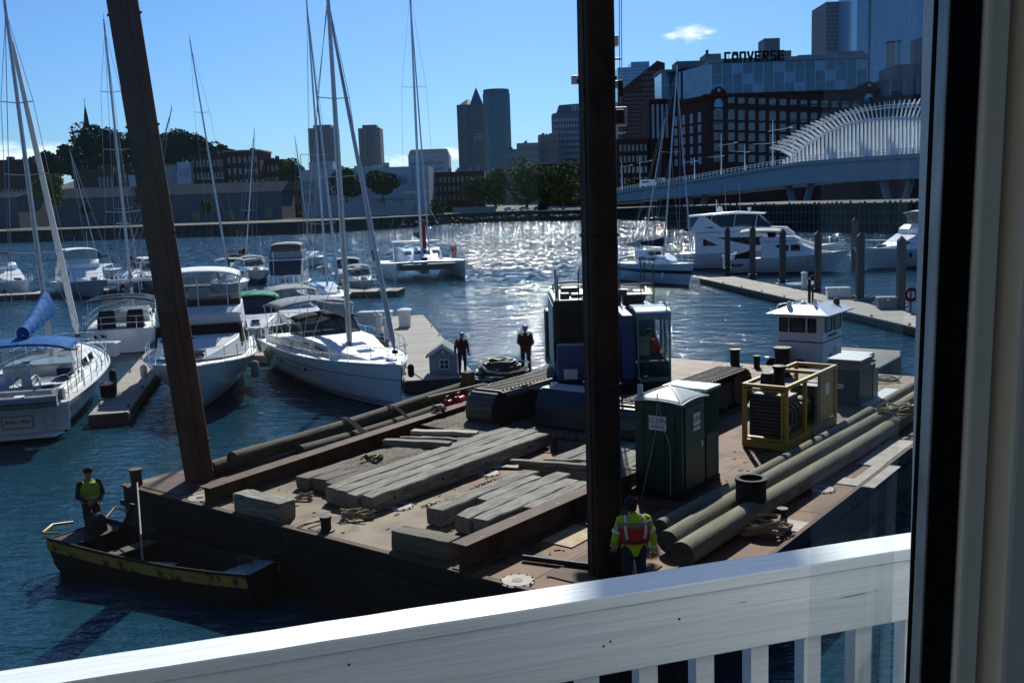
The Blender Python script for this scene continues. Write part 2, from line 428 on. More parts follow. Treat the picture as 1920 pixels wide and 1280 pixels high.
for nm, a, b_ in (('leaf_a', (.050, .085, .022), (.030, .055, .018)), ('leaf_b', (.13, .155, .045), (.08, .105, .032)), ('leaf_c', (.13, .115, .035), (.085, .08, .026)), ('leaf_dark', (.032, .055, .020), (.020, .036, .015))):
    mm = mat(nm, a, b_, .35, .8, detail=3, spec=.15)
glassmat('clear_vinyl', (.35, .38, .40), .30, .12)
glassmat('cab_glass', (.10, .24, .25), .22, .04)
glassmat('boat_glass', (.02, .03, .035), .72, .05)
mat('cream_frame', (.80, .72, .57), (.72, .65, .51), 3, .5, bump=.0004, bscale=30)
mat('gasket', (.006, .006, .007), None, rough=.9, spec=.1)
mat('sash_edge', (.62, .66, .70), (.30, .33, .36), 30, .3, .2, stretch=(1, 1, .3))
mat('room_paint', (.30, .28, .25), (.27, .25, .22), 1, .8)
mat('rail_white', (.64, .675, .70), (.57, .61, .64), 6, .5, bump=.003, bscale=16, stretch=(.22, 5, 5), detail=9, c3=(.13, .14, .15), s3=9, t3=(.70, .715))
# ================================================================== SETTING
# ---- water
def water_mat():
    m = bpy.data.materials.new('harbour_water'); m.use_nodes = True
    nt = m.node_tree; N, L = nt.nodes, nt.links
    b = N['Principled BSDF']
    b.inputs['Base Color'].default_value = (.007, .036, .056, 1)
    b.inputs['Roughness'].default_value = .035
    b.inputs['IOR'].default_value = 1.333
    tc = N.new('ShaderNodeTexCoord')
    prev = None
    def noise_(scale, st, detail, dist, rz=0.):
        mp = N.new('ShaderNodeMapping'); mp.inputs['Scale'].default_value = st; mp.inputs['Rotation'].default_value = (0, 0, rz)
        L.new(tc.outputs['Object'], mp.inputs[0])
        n = N.new('ShaderNodeTexNoise'); n.inputs['Scale'].default_value = scale; n.inputs['Detail'].default_value = detail
        n.inputs['Roughness'].default_value = .5; n.inputs['Distortion'].default_value = .6
        L.new(mp.outputs[0], n.inputs['Vector'])
        return n.outputs[0]
    # calmer and rougher patches of water
    patch = noise_(.035, (.5, 1.6, 1), 3, 0)
    pr = N.new('ShaderNodeMapRange'); pr.inputs[1].default_value = .36; pr.inputs[2].default_value = .64; pr.inputs[3].default_value = .55; pr.inputs[4].default_value = 1.25
    L.new(patch, pr.inputs[0])
    # open channel beyond the moorings is choppier than the sheltered berths
    sp = N.new('ShaderNodeSeparateXYZ'); L.new(tc.outputs['Object'], sp.inputs[0])
    fy = N.new('ShaderNodeMapRange'); fy.interpolation_type = 'SMOOTHSTEP'
    for i, v in ((1, 62), (2, 130), (3, .0), (4, 1.0)): fy.inputs[i].default_value = v
    L.new(sp.outputs[1], fy.inputs[0])
    am = N.new('ShaderNodeMath'); am.operation = 'MULTIPLY'; L.new(fy.outputs[0], am.inputs[0]); L.new(pr.outputs[0], am.inputs[1])
    def slopes(kind, scale, st, gain):
        mp = N.new('ShaderNodeMapping'); mp.inputs['Scale'].default_value = st; L.new(tc.outputs['Object'], mp.inputs[0])
        if kind == 'n':
            n = N.new('ShaderNodeTexNoise'); n.inputs['Scale'].default_value = scale; n.inputs['Detail'].default_value = 2; o = n.outputs['Color']
        else:
            n = N.new('ShaderNodeTexVoronoi'); n.inputs['Scale'].default_value = scale; o = n.outputs['Color']
        L.new(mp.outputs[0], n.inputs['Vector'])
        v = N.new('ShaderNodeVectorMath'); v.operation = 'SUBTRACT'; L.new(o, v.inputs[0]); v.inputs[1].default_value = (.5, .5, .5)
        if kind == 'v':      # most facets lie nearly flat, a few are steep
            p2 = N.new('ShaderNodeVectorMath'); p2.operation = 'MULTIPLY'; L.new(v.outputs[0], p2.inputs[0]); L.new(v.outputs[0], p2.inputs[1])
            p3 = N.new('ShaderNodeVectorMath'); p3.operation = 'MULTIPLY'; L.new(p2.outputs[0], p3.inputs[0]); L.new(v.outputs[0], p3.inputs[1]); v = p3
        w = N.new('ShaderNodeVectorMath'); w.operation = 'MULTIPLY'; L.new(v.outputs[0], w.inputs[0]); w.inputs[1].default_value = (gain * .8, gain, 0)
        return w.outputs[0]
    ad = N.new('ShaderNodeVectorMath'); ad.operation = 'ADD'
    L.new(slopes('n', 2.0, (1, .8, 1), .24), ad.inputs[0]); L.new(slopes('v', 1.6, (1, .5, 1), 4.3), ad.inputs[1])
    ry = N.new('ShaderNodeMapRange')
    for i, v in ((1, 60), (2, 150), (3, .045), (4, .062)): ry.inputs[i].default_value = v
    L.new(sp.outputs[1], ry.inputs[0]); L.new(ry.outputs[0], b.inputs['Roughness'])
    sc_ = N.new('ShaderNodeVectorMath'); sc_.operation = 'SCALE'; L.new(ad.outputs[0], sc_.inputs[0]); L.new(am.outputs[0], sc_.inputs['Scale'])
    up = N.new('ShaderNodeVectorMath'); up.operation = 'ADD'; L.new(sc_.outputs[0], up.inputs[0]); up.inputs[1].default_value = (0, 0, 1)
    nr = N.new('ShaderNodeVectorMath'); nr.operation = 'NORMALIZE'; L.new(up.outputs[0], nr.inputs[0])
    prev = nr.outputs[0]
    for scale, st, det, dist, rz in ((.55, (.55, 1.3, 1), 2, .20, .2), (2.1, (.6, 1.25, 1), 3, .13, -.15), (7.5, (.7, 1.2, 1), 2, .026, .1)):
        bp = N.new('ShaderNodeBump'); bp.inputs['Distance'].default_value = dist
        L.new(pr.outputs[0], bp.inputs['Strength'])
        L.new(noise_(scale, st, det, .5, rz), bp.inputs['Height'])
        L.new(prev, bp.inputs['Normal'])
        prev = bp.outputs[0]
    L.new(prev, b.inputs['Normal'])
    MATS['harbour_water'] = m
water_mat()
mb = MB(); mb.quad((-4000, -200, 0), (4000, -200, 0), (4000, 6000, 0), (-4000, 6000, 0))
struct(mb.done('water', 'harbour_water'))

# ---- land across the water: one sheet with a seawall face
SH = [(-1500, 420), (-420, 385), G(0, 455).xy, G(220, 448).xy, G(430, 442).xy, G(560, 438).xy, G(660, 433).xy, G(780, 425).xy, G(850, 419).xy, G(960, 414.5).xy, G(1080, 413).xy, G(1180, 409).xy, (95, 372), (330, 330), (1500, 300)]
SH = [(p[0], p[1]) for p in SH]
mb = MB()
top = [(x, y, 3.2) for x, y in SH]
for i in range(len(SH) - 1):
    (x0, y0), (x1, y1) = SH[i], SH[i + 1]
    mb.quad((x0, y0, -3), (x1, y1, -3), (x1, y1, 3.2), (x0, y0, 3.2))
struct(mb.done('seawall', 'stone_dark'))
mb = MB()
for i in range(len(SH) - 1):
    (x0, y0), (x1, y1) = SH[i], SH[i + 1]
    mb.quad((x0, y0, 3.2), (x1, y1, 3.2), (x1 * 1.0, 5500, 3.2), (x0 * 1.0, 5500, 3.2))
struct(mb.done('ground', 'ground_city'))
# fendering, ledges and riprap along the seawall
rg = random.Random(3)
mb = MB()
for i in range(2, len(SH) - 3):
    (x0, y0), (x1, y1) = SH[i], SH[i + 1]
    L_ = math.hypot(x1 - x0, y1 - y0); n = int(L_ / 3.0)
    for k in range(n):
        t = (k + .5) / n
        mb.box((x0 + (x1 - x0) * t, y0 + (y1 - y0) * t - .25, 1.2 + rg.uniform(-.3, .3)), (.45, .5, 4.2))
    mb.bar((x0, y0 - .3, 3.25), (x1, y1 - .3, 3.25), .8, .5)
struct(mb.done('seawall_fender', 'stone_dark'))
def shore_y(x):
    for i in range(len(SH) - 1):
        if SH[i][0] <= x <= SH[i + 1][0]:
            t = (x - SH[i][0]) / (SH[i + 1][0] - SH[i][0]); return SH[i][1] + t * (SH[i + 1][1] - SH[i][1])
    return 400
rk = []
for k in range(5):
    bm = bmesh.new(); bmesh.ops.create_icosphere(bm, subdivisions=1, radius=1)
    for v in bm.verts: v.co *= rg.uniform(.7, 1.2)
    me = bpy.data.meshes.new('rock'); bm.to_mesh(me); bm.free(); me.materials.append(MATS['stone_dark']); rk.append(me)
mb = MB()
for k in range(420):
    px_ = rg.uniform(800, 1180); g = G(px_, 415); sy = shore_y(g.x) - rg.uniform(.2, 4)
    me = rk[k % 5]; s_ = rg.uniform(.4, 1.3); a = rg.uniform(0, 6)
    M_ = Matrix.Translation((g.x, sy, rg.uniform(-.2, 1.6))) @ Matrix.Rotation(a, 4, 'Z') @ Matrix.Diagonal((s_, s_, s_ * .7, 1))
    mb.add([M_ @ v.co for v in me.vertices], [tuple(p.vertices) for p in me.polygons])
tag(mb.done('riprap', 'stone_dark', fix=False), 'dark riprap boulders along the far seawall', 'rocks', kind='stuff')

# ---- generic buildings
WIN = {}
def win_mesh(w, h, arched=False, frame='win_frame', glass='win_glass', bars=1):
    key = (round(w, 2), round(h, 2), arched, frame, glass, bars)
    if key in WIN: return WIN[key]
    mb = MB(); t = min(.12, w * .1)
    if arched:
        pts = [(-w / 2, 0, -h / 2), (w / 2, 0, -h / 2), (w / 2, 0, h / 2 - w / 2)] + [(w / 2 * math.cos(a), 0, h / 2 - w / 2 + w / 2 * math.sin(a)) for a in (math.pi * .17, math.pi * .33, math.pi * .5, math.pi * .67, math.pi * .83)] + [(-w / 2, 0, h / 2 - w / 2)]
        mb.extr([(x, -.03, z) for x, y, z in pts], (0, .1, 0))
    else: mb.box((0, .02, 0), (w, .1, h))
    mb.cur = 1
    for x in (-w / 2, w / 2): mb.box((x, -.03, 0), (t, .16, h))
    mb.box((0, -.035, -h / 2), (w + t * 2, .22, t))
    if not arched: mb.box((0, -.03, h / 2), (w + t, .16, t))
    if bars:
        mb.box((0, -.04, 0), (t * .6, .1, h)); mb.box((0, -.042, h * .06), (w, .1, t * .6))
    WIN[key] = mb.mesh('window', [glass, frame], fix=True)
    return WIN[key]
def put_windows(root, x0, x1, z0, z1, cols, rows, wf=.5, hf=.6, y=-.02, arched_top=False, frame='win_frame', glass='win_glass', bars=1, rz=0., skip=0., name='window', org=(0, 0)):
    cw, rh = (x1 - x0) / cols, (z1 - z0) / rows
    for r in range(rows):
        for c in range(cols):
            if skip and random.random() < skip: continue
            me = win_mesh(cw * wf, rh * hf, arched_top and r == rows - 1, frame, glass, bars)
            lx = x0 + cw * (c + .5)
            ox, oy = org
            p = (ox + lx * math.cos(rz) - y * math.sin(rz) * 0 + (y * -math.sin(rz)), oy + lx * math.sin(rz) + y * math.cos(rz), z0 + rh * (r + .5))
            link(name, me, root, p, (0, 0, rz))
def tiny_grid(root, x0, x1, z0, z1, cols, rows, wf, hf, mt, y=-.06, side=None, name='window_grid', d=.1):
    mb = MB(); cw, rh = (x1 - x0) / cols, (z1 - z0) / rows
    for r in range(rows):
        for c in range(cols):
            a = x0 + cw * (c + .5); z = z0 + rh * (r + .5)
            if side is None: mb.box((a, y, z), (cw * wf, d, rh * hf))
            else: mb.box((side, a, z), (d, cw * wf, rh * hf))
    return tag(mb.done(name, mt, root, fix=False), kind='stuff')
def block(name, label, x0, x1, ytop, Y, depth, mt, rz=0., base=3.2, cat='building', group=None, ybot=None):
    """building whose facade spans pixels x0..x1 at distance Y; returns (root, width, height)"""
    a, b = D(x0, ytop, Y), D(x1, ytop, Y)
    zt = (a.z + b.z) / 2
    if ybot is not None: base = D((x0 + x1) / 2, ybot, Y).z
    w = (b.x - a.x)
    root = thing(name, label, cat, (a.x, Y, base), rz, group)
    h = zt - base
    if mt:
        mb = MB(); mb.bx(0, w, 0, depth, 0, h); mb.done('wall', mt, root)
    return root, w, h
def roofbits(root, w, h, depth, n, seed, mt='roof_dark', big=.25):
    rg = random.Random(seed)
    for k in range(n):
        x = rg.uniform(.08, .9) * w; s_ = rg.uniform(.04, big * .6) * w; hh = rg.uniform(.6, 2.6)
        mb = MB(); mb.box((x, depth * rg.uniform(.2, .6), h + hh / 2 - .01), (s_, min(s_, depth * .4), hh))
        mb.done('roof_vent', mt, root)
def cornice(root, w, h, d, mt, t=.6, o=.4):
    mb = MB(); mb.bx(-o, w + o, -o, d + o, h - .02, h + t); mb.done('cornice', mt, root)

# ================================================================== CITY ACROSS THE WATER
# --- left bank: low pier sheds
def shed(x0, x1, yroof, ywall, ybase, Y, label):
    a, b = D(x0, ywall, Y), D(x1, ywall, Y)
    zb = 3.2; zw = (a.z + b.z) / 2; zr = D((x0 + x1) / 2, yroof, Y + 12).z
    root = thing('pier_shed', label, 'shed', (a.x, Y, zb)); w = b.x - a.x
    mb = MB(); mb.bx(0, w, 0, 24, 0, zw - zb); mb.done('wall', 'shed_wall', root)
    rf = MB(); rf.extr([(-.6, -.8, zw - zb + .01), (-.6, 12, zr - zb), (-.6, 24.8, zw - zb + .01)], (w + 1.2, 0, 0)); ro = rf.done('roof', 'roof_metal', root)
    n = int(w / 3)
    sm = MB(); sm.bar((0, -.85, zw - zb + .07), (0, 11.8, zr - zb + .07), .12, .1); me = sm.mesh('seam', 'roof_metal')
    for k in range(1, n): link('roof_seam', me, ro, (k * w / n, 0, 0))
    return root, w, zw - zb
r_, w_, h_ = shed(-80, 32, 362, 372, 400, 395, 'low grey waterfront shed at the far left edge')
r_, w_, h_ = shed(100, 527, 347, 366, 390, 385, 'long low grey waterfront shed with dark metal roof')
for i in range(5):
    mb = MB(); mb.box((w_ * (.3 + .16 * i), -.06, 2.2), (3.0, .1, 4.0)); mb.done('door', 'win_dark', r_)
# --- brick rows, left
r_, w_, h_ = block('brick_building', 'tall plain red brick building above the sheds, far left', -60, 62, 300, 460, 25, 'brick_red', group='brick buildings of the far left bank')
roofbits(r_, w_, h_, 20, 5, 1)
put_windows(r_, w_ * .05, w_ * .95, 1, h_ * .55, 14, 2, .5, .55)
r_, w_, h_ = block('brick_building', 'low brown brick row in front of the tall plain one', -40, 72, 333, 430, 14, 'brick_brown', group='brick buildings of the far left bank')
put_windows(r_, 1, w_ - 1, h_ * .2, h_ * .9, 12, 1, .5, .6)
r_, w_, h_ = block('brick_building', 'brown brick building with flat roof below the highest hill tree', 136, 212, 317, 440, 20, 'brick_brown', group='brick buildings of the far left bank')
roofbits(r_, w_, h_, 18, 6, 2); put_windows(r_, w_ * .6, w_ * .98, h_ * .35, h_ * .9, 4, 2, .5, .6)
r_, w_, h_ = block('brick_building', 'dark brick building behind the leaning steel spud', 212, 262, 312, 445, 20, 'brick_dark', group='brick buildings of the far left bank')
put_windows(r_, 1, w_ - 1, h_ * .15, h_ * .92, 6, 3, .45, .55); roofbits(r_, w_, h_, 18, 4, 12)
r_, w_, h_ = block('white_house', 'small pale blue clapboard house among dark brick buildings', 241, 256, 328, 425, 10, None, cat='house')
mb = MB(); mb.bx(0, w_, 0, 9, 0, h_); mb.done('wall', 'bld_white', r_)
mb = MB(); mb.extr([(-.4, -.4, h_), (w_ / 2, -.4, h_ + 2), (w_ + .4, -.4, h_)], (0, 10, 0)); mb.done('roof', 'roof_metal', r_)
put_windows(r_, .4, w_ - .4, h_ * .3, h_, 2, 2, .4, .5, frame='white_paint')
r_, w_, h_ = block('row_house', 'grey flat-roofed house beside the dark bare mast', 302, 330, 309, 440, 16, 'bld_grey', cat='house')
put_windows(r_, .5, w_ - .5, h_ * .2, h_ * .95, 3, 3, .4, .55); cornice(r_, w_, h_, 16, 'roof_dark')
r_, w_, h_ = block('row_house', 'pale stucco house right of the grey flat-roofed one', 331, 356, 304, 436, 16, 'bld_white', cat='house')
put_windows(r_, .5, w_ - .5, h_ * .2, h_ * .95, 3, 3, .4, .55); roofbits(r_, w_, h_, 12, 3, 4)
r_, w_, h_ = block('brick_building', 'wide brick building with four rows of pale windows', 356, 420, 292, 440, 22, 'brick_dark', group='brick buildings of the far left bank')
put_windows(r_, .6, w_ - .6, h_ * .2, h_ * .98, 9, 4, .42, .5); cornice(r_, w_, h_, 22, 'brick_dark'); roofbits(r_, w_, h_, 18, 4, 5)
r_, w_, h_ = block('brick_building', 'tallest dark brick building of the left bank with heavy cornice', 420, 486, 284, 442, 22, 'brick_dark', group='brick buildings of the far left bank')
put_windows(r_, .6, w_ - .6, h_ * .12, h_ * .96, 6, 5, .38, .5); cornice(r_, w_, h_, 22, 'bld_tan'); roofbits(r_, w_, h_, 18, 3, 6)
r_, w_, h_ = block('brick_building', 'narrow dark brick building stepping down toward the white building', 487, 532, 299, 450, 22, 'brick_dark', group='brick buildings of the far left bank')
put_windows(r_, .6, w_ - .6, h_ * .15, h_ * .95, 5, 4, .4, .5); roofbits(r_, w_, h_, 18, 5, 7)
r_, w_, h_ = block('brick_building', 'low red brick building just left of the white modern block', 528, 566, 332, 425, 16, 'brick_red', group='brick buildings of the far left bank')
put_windows(r_, .6, w_ - .6, h_ * .25, h_ * .95, 4, 2, .45, .55)
# --- church spire on the hill
p = D(163, 240, 520)
r_ = thing('church_spire', 'thin pointed church spire rising behind the hill trees', 'church spire', (p.x, 520, 3.2))
zt = D(163, 196, 520).z - 3.2
mb = MB(); mb.bx(-2.4, 2.4, -2.4, 2.4, 0, zt - 14); mb.done('tower', 'brick_brown', r_)
mb = MB(); mb.lathe([(1.9, zt - 14), (.9, zt - 5), (.08, zt)], 8); mb.done('spire', 'roof_metal', r_)
mb = MB(); mb.tube([(0, 0, zt - .5), (0, 0, zt + 3)], .12, 5); mb.box((0, 0, zt + 2), (1, .15, .15)); mb.done('cross', 'roof_metal', r_)
# --- white modern building
r_, w_, h_ = block('modern_building', 'pale blue-white modern waterfront block with large windows', 562, 803, 315, 400, 30, 'bld_white')
X = lambda px: (D(px, 340, 400).x - D(562, 340, 400).x)
Z = lambda py: D(690, py, 400).z - 3.2
mb = MB(); mb.bx(X(577), X(623), 3, 15, h_ - .05, Z(300)); mb.done('penthouse', 'bld_white', r_)
mb = MB(); mb.bx(X(590), X(612), 2.9, 3.05, Z(311), Z(302)); mb.done('louvre', 'bld_grey', r_)
for a, b, t_, bt in ((746, 771, 322, 347), (756, 783, 357, 368), (754, 790, 376, 391), (600, 616, 335, 350), (600, 616, 357, 373), (720, 745, 376, 391)):
    mb = MB(); mb.bx(X(a), X(b), -.15, .1, Z(bt), Z(t_)); wo = mb.done('window', 'bld_blueglass', r_)
    mb = MB()
    for k in range(1, 4): mb.bx(X(a) + (X(b) - X(a)) * k / 4 - .08, X(a) + (X(b) - X(a)) * k / 4 + .08, -.22, -.1, Z(bt), Z(t_))
    mb.done('mullion', 'bld_white', wo)
for c in (567, 573, 579, 585):
    for (t_, bt) in ((335, 350), (359, 374)):
        mb = MB(); mb.bx(X(c), X(c + 3.4), -.12, .1, Z(bt), Z(t_)); mb.done('window', 'win_dark', r_)
mb = MB(); mb.bx(X(777), X(803), -2, 0.01, 0, h_ * .98); mb.done('wing', 'bld_white', r_)
mb = MB(); mb.bx(X(700), X(803), -3, -.02, Z(374.5), Z(373)); mb.done('canopy', 'bld_white', r_)
roofbits(r_, w_, h_, 25, 9, 9, 'bld_grey', .1)
# --- twin towers
for x0, x1, lb in ((577, 628, 'left one of the two identical beige apartment towers'), (671, 712, 'right one of the two identical beige apartment towers')):
    r_, w_, h_ = block('apartment_tower', lb, x0, x1, 240, 1400, 35, 'bld_tan', cat='tower', group='twin apartment towers')
    mb = MB(); mb.bx(w_ * .18, w_ * .82, 4, 30, h_ - .1, h_ + 4.5); mb.done('penthouse', 'bld_tan', r_)
    mb = MB(); mb.bx(w_ * .3, w_ * .38, -3, 0, 0, h_); mb.bx(w_ * .66, w_ * .74, -3, 0, 0, h_); mb.done('fin', 'bld_tan', r_)
    tiny_grid(r_, w_ * .72, w_, h_ * .02, h_ * .98, 1, 36, .95, .45, 'bld_white', -1.2, name='balcony_band', d=2.4)
    tiny_grid(r_, 0, w_ * .7, h_ * .02, h_ * .98, 8, 36, .55, .5, 'win_dark', name='window_grid')
r_, w_, h_ = block('office_building', 'white gridded office building with chamfered grey top', 765, 841, 291, 720, 30, 'bld_white')
tiny_grid(r_, 1, w_ - 4, 2, h_ * .9, 14, 8, .6, .55, 'bld_glass', d=.3)
mb = MB(); mb.extr([(0, 0, h_), (w_, 0, h_), (w_ * .97, 6, h_ + 4), (w_ * .03, 6, h_ + 4)], (0, 0, .02)); mb.done('roof_edge', 'bld_grey', r_)
mb = MB(); mb.add([(0, 0, h_), (w_, 0, h_), (w_, 30, h_), (0, 30, h_), (w_ * .06, 6, h_ + 4.5), (w_ * .94, 6, h_ + 4.5), (w_ * .94, 26, h_ + 4.5), (w_ * .06, 26, h_ + 4.5)], [(0, 1, 5, 4), (1, 2, 6, 5), (2, 3, 7, 6), (3, 0, 4, 7), (4, 5, 6, 7)]); mb.done('roof', 'bld_slate', r_)
r_, w_, h_ = block('brick_row', 'long low dark brick row behind the catamaran mast', 800, 908, 322, 430, 20, 'brick_dark')
put_windows(r_, 1, w_ - 1, h_ * .25, h_ * .92, 12, 3, .4, .5); roofbits(r_, w_, h_, 16, 8, 10, 'bld_grey', .12)
# --- clock tower with pyramid spire
r_, w_, h_ = block('clock_tower', 'stone skyscraper with clock face and pointed dark spire', 856, 914, 196, 1200, 30, 'bld_slate', cat='tower')
X = lambda px: (D(px, 250, 1200).x - D(856, 250, 1200).x)
Z = lambda py: D(886, py, 1200).z - 3.2
mb = MB(); mb.bx(X(856), X(864), -.4, 20, 0, Z(209)); mb.done('wing', 'bld_slate', r_)
mb = MB(); mb.bx(X(881), X(911), -5, 16, 0, Z(198)); mb.done('shaft', 'bld_slate', r_)
mb = MB(); mb.lathe([(8.6, Z(198)), (7.6, Z(194)), (4.3, Z(180)), (.1, Z(163))], 4, (X(893), 6, 0)); mb.done('spire', 'bld_glass', r_)
mb = MB(); mb.lathe([(12, Z(196)), (.3, Z(184))], 4, (X(876), 12, 0)); mb.done('roof', 'roof_gold', r_)
mb = MB(); mb.tube([(X(893), -5.4, Z(214.5)), (X(893), -5.0, Z(214.5))], 3.3, 20); cl = mb.done('clock_face', 'bld_tan', r_)
mb = MB(); mb.tube([(X(893), -5.6, Z(214.5)), (X(893), -5.35, Z(214.5))], 2.4, 20); mb.done('dial', 'bld_slate', cl)
mb = MB(); mb.bar((X(893), -5.7, Z(214.5)), (X(893), -5.7, Z(211)), .4); mb.bar((X(893), -5.7, Z(214.5)), (X(896), -5.7, Z(214)), .4); mb.done('hand', 'bld_tan', cl)
tiny_grid(r_, X(886), X(903), Z(264), Z(251), 4, 3, .6, .6, 'bld_white', -5.1, name='pale_windows')  # panes in one flat pale colour
tiny_grid(r_, X(886), X(904), Z(310), Z(268), 4, 7, .65, .4, 'bld_tan', -5.1)
tiny_grid(r_, X(865), X(881), Z(310), Z(200), 4, 20, .5, .5, 'bld_glass', -.1)
mb = MB()
for q in (205, 222, 228, 246): mb.bx(X(880.5), X(911.5), -5.5, -4.9, Z(q), Z(q - 1.2))
mb.done('ledge', 'bld_tan', r_)
# --- round tower
cx = (D(906, 200, 1150).x + D(956, 200, 1150).x) / 2; rad = (D(956, 200, 1150).x - D(906, 200, 1150).x) / 2
r_ = thing('round_tower', 'tall round-cornered dark office tower right of the clock tower', 'tower', (cx, 1150 + rad, 3.2))
h_ = D(930, 166, 1150).z - 3.2
mb = MB(); mb.lathe([(rad, 0), (rad, h_ - 3), (rad * .98, h_ - 3), (rad * .98, h_)], 22); mb.done('wall', 'bld_slate', r_, smooth=30)
mb = MB()
for k in range(44):
    a = math.pi * (1 + k / 43)
    mb.bar((rad * 1.004 * math.cos(a), rad * 1.004 * math.sin(a), 1), (rad * 1.004 * math.cos(a), rad * 1.004 * math.sin(a), h_ - 5), .7, .7)
tag(mb.done('window_mullion', 'bld_glass', r_, fix=False), kind='stuff')
mb = MB()
for k in range(34): mb.lathe([(rad * 1.003, 3 + k * h_ / 36), (rad * 1.003, 3 + k * h_ / 36 + 1.0)], 22, cap=False)
tag(mb.done('window_grid', 'win_dark', r_, fix=False), kind='stuff')
# --- mid downtown
for nm, lb, x0, x1, yt, Y, mt, gm, cols, rows in (
    ('office_building', 'low slate office block between round tower and stepped blocks', 937, 972, 280, 900, 'bld_slate', 'bld_glass', 8, 6),
    ('office_building', 'banded grey office block, lowest of the stepped group', 969, 1012, 268, 820, 'bld_grey', 'win_dark', 1, 8),
    ('office_building', 'banded brownish office block, middle of the stepped group', 1010, 1046, 252, 830, 'bld_tan', 'win_dark', 1, 9),
    ('office_building', 'tallest stepped office block beside the upright spud', 1036, 1100, 212, 860, 'bld_slate', 'bld_white', 12, 14)):
    r_, w_, h_ = block(nm, lb, x0, x1, yt, Y, 25, mt, cat='building', group='downtown office blocks')
    tiny_grid(r_, .5, w_ - .5, 1, h_ * .96, cols, rows, .96 if cols == 1 else .5, .45, gm)
    roofbits(r_, w_, h_, 20, 3, int(x0))
    if x0 == 1036:
        mb = MB(); mb.extr([(w_ * .12, 2, h_), (w_ * .2, 2, h_ + 7), (w_, 2, h_ + 8), (w_, 2, h_)], (0, 18, 0)); mb.done('penthouse', 'bld_slate', r_)
        tiny_grid(r_, w_ * .55, w_ * .98, h_ + 1.5, h_ + 6.5, 5, 1, .5, .9, 'bld_white', 1.9)
        mb = MB(); mb.bx(-6, 8, -3, 15, 0, h_ * .62); mb.done('podium', 'bld_grey', r_)
r_, w_, h_ = block('brick_row', 'low dark brick row with rooftop plant behind the park trees', 1010, 1180, 306, 470, 20, 'brick_dark')
put_windows(r_, 1, w_ - 1, h_ * .2, h_ * .95, 16, 3, .4, .5); roofbits(r_, w_, h_, 16, 8, 11, 'bld_grey', .12)

# --- right: glass tower, brick tower
r_, w_, h_ = block('glass_tower', 'blue glass tower behind the brown gridded tower', 1158, 1224, 126, 720, 30, 'bld_blueglass', cat='tower')
tiny_grid(r_, 0, w_, 2, h_, 1, 40, 1, .12, 'glass_rib')
mb = MB(); mb.bx(w_ * .4, w_ * .92, 3, 20, h_ - .1, h_ + 4); mb.done('penthouse', 'bld_blueglass', r_)
r_, w_, h_ = block('brown_tower', 'brown gridded tower with sloping roofline', 1166, 1247, 150, 620, 30, None, cat='tower')
zt2 = D(1230, 114, 620).z - 3.2
mb = MB(); mb.extr([(0, 0, 0), (w_, 0, 0), (w_, 0, zt2 - 1.5), (w_ * .82, 0, zt2), (0, 0, h_ * .93)], (0, 25, 0)); mb.done('wall', 'brick_brown', r_)
tiny_grid(r_, w_ * .03, w_ * .97, h_ * .1, h_ * .9, 17, 24, .5, .5, 'bld_slate')
tiny_grid(r_, w_ * .45, w_ * .97, h_ * .9, h_ * 1.08, 9, 4, .5, .5, 'bld_slate')
r_, w_, h_ = block('brick_building', 'small dark brick block with paired pale windows beside the spud', 1156, 1216, 262, 430, 20, 'brick_dark')
put_windows(r_, .8, w_ - .5, h_ * .3, h_ * .96, 7, 4, .5, .55); cornice(r_, w_, h_, 20, 'roof_dark', .4, .2)

# --- brick and glass headquarters
YC = 400.
def XC(px, Y=YC): return D(px, 200, Y).x
def ZC(px, py, Y=YC): return D(px, py, Y).z - 3.2
x0 = XC(1322)
hq = thing('brick_headquarters', 'long red brick building with arched windows and blue glass storeys on top', 'building', (x0, YC, 3.2), 0)
wq = XC(1646) - x0; hq_h = ZC(1480, 176)
mb = MB(); mb.bx(0, wq, 0, 40, 0, hq_h); mb.done('wall', 'brick_dark', hq)
mb = MB(); mb.bx(-.5, wq + .3, -.6, 40, hq_h - .02, hq_h + .9); mb.done('cornice', 'brick_dark', hq)
mb = MB(); mb.bx(-.3, wq + .2, -.35, .01, hq_h - 4.8, hq_h - 4.3); mb.bx(-.3, wq + .2, -.3, .012, hq_h - 10.6, hq_h - 10.2); mb.done('string_course', 'brick_brown', hq)
z_rows = [(183, 193, False), (205, 224, True), (229, 243, False), (249, 263, False), (269, 283, False), (290, 303, False)]
cols = [1371, 1390, 1409.5, 1429, 1448.5, 1468, 1487.5, 1507, 1526.5, 1546, 1565.5, 1585, 1604, 1623]
for c in cols:
    for zt, zb, ar in z_rows:
        z1, z0 = ZC(c, zt - (c - 1371) * -.02), ZC(c, zb - (c - 1371) * -.02)
        link('window', win_mesh(2.35, round(z1 - z0, 1), ar, 'win_frame', 'win_glass'), hq, (XC(c) - x0, -.05, (z0 + z1) / 2 - (c - 1371) * .004))
for c in (1342, 1351):
    for zt, zb, ar in z_rows[1:]:
        z1, z0 = ZC(c, zt), ZC(c, zb)
        link('window', win_mesh(1.5, round(z1 - z0, 1), ar, 'win_frame', 'win_dark'), hq, (XC(c) - x0, -.05, (z0 + z1) / 2))
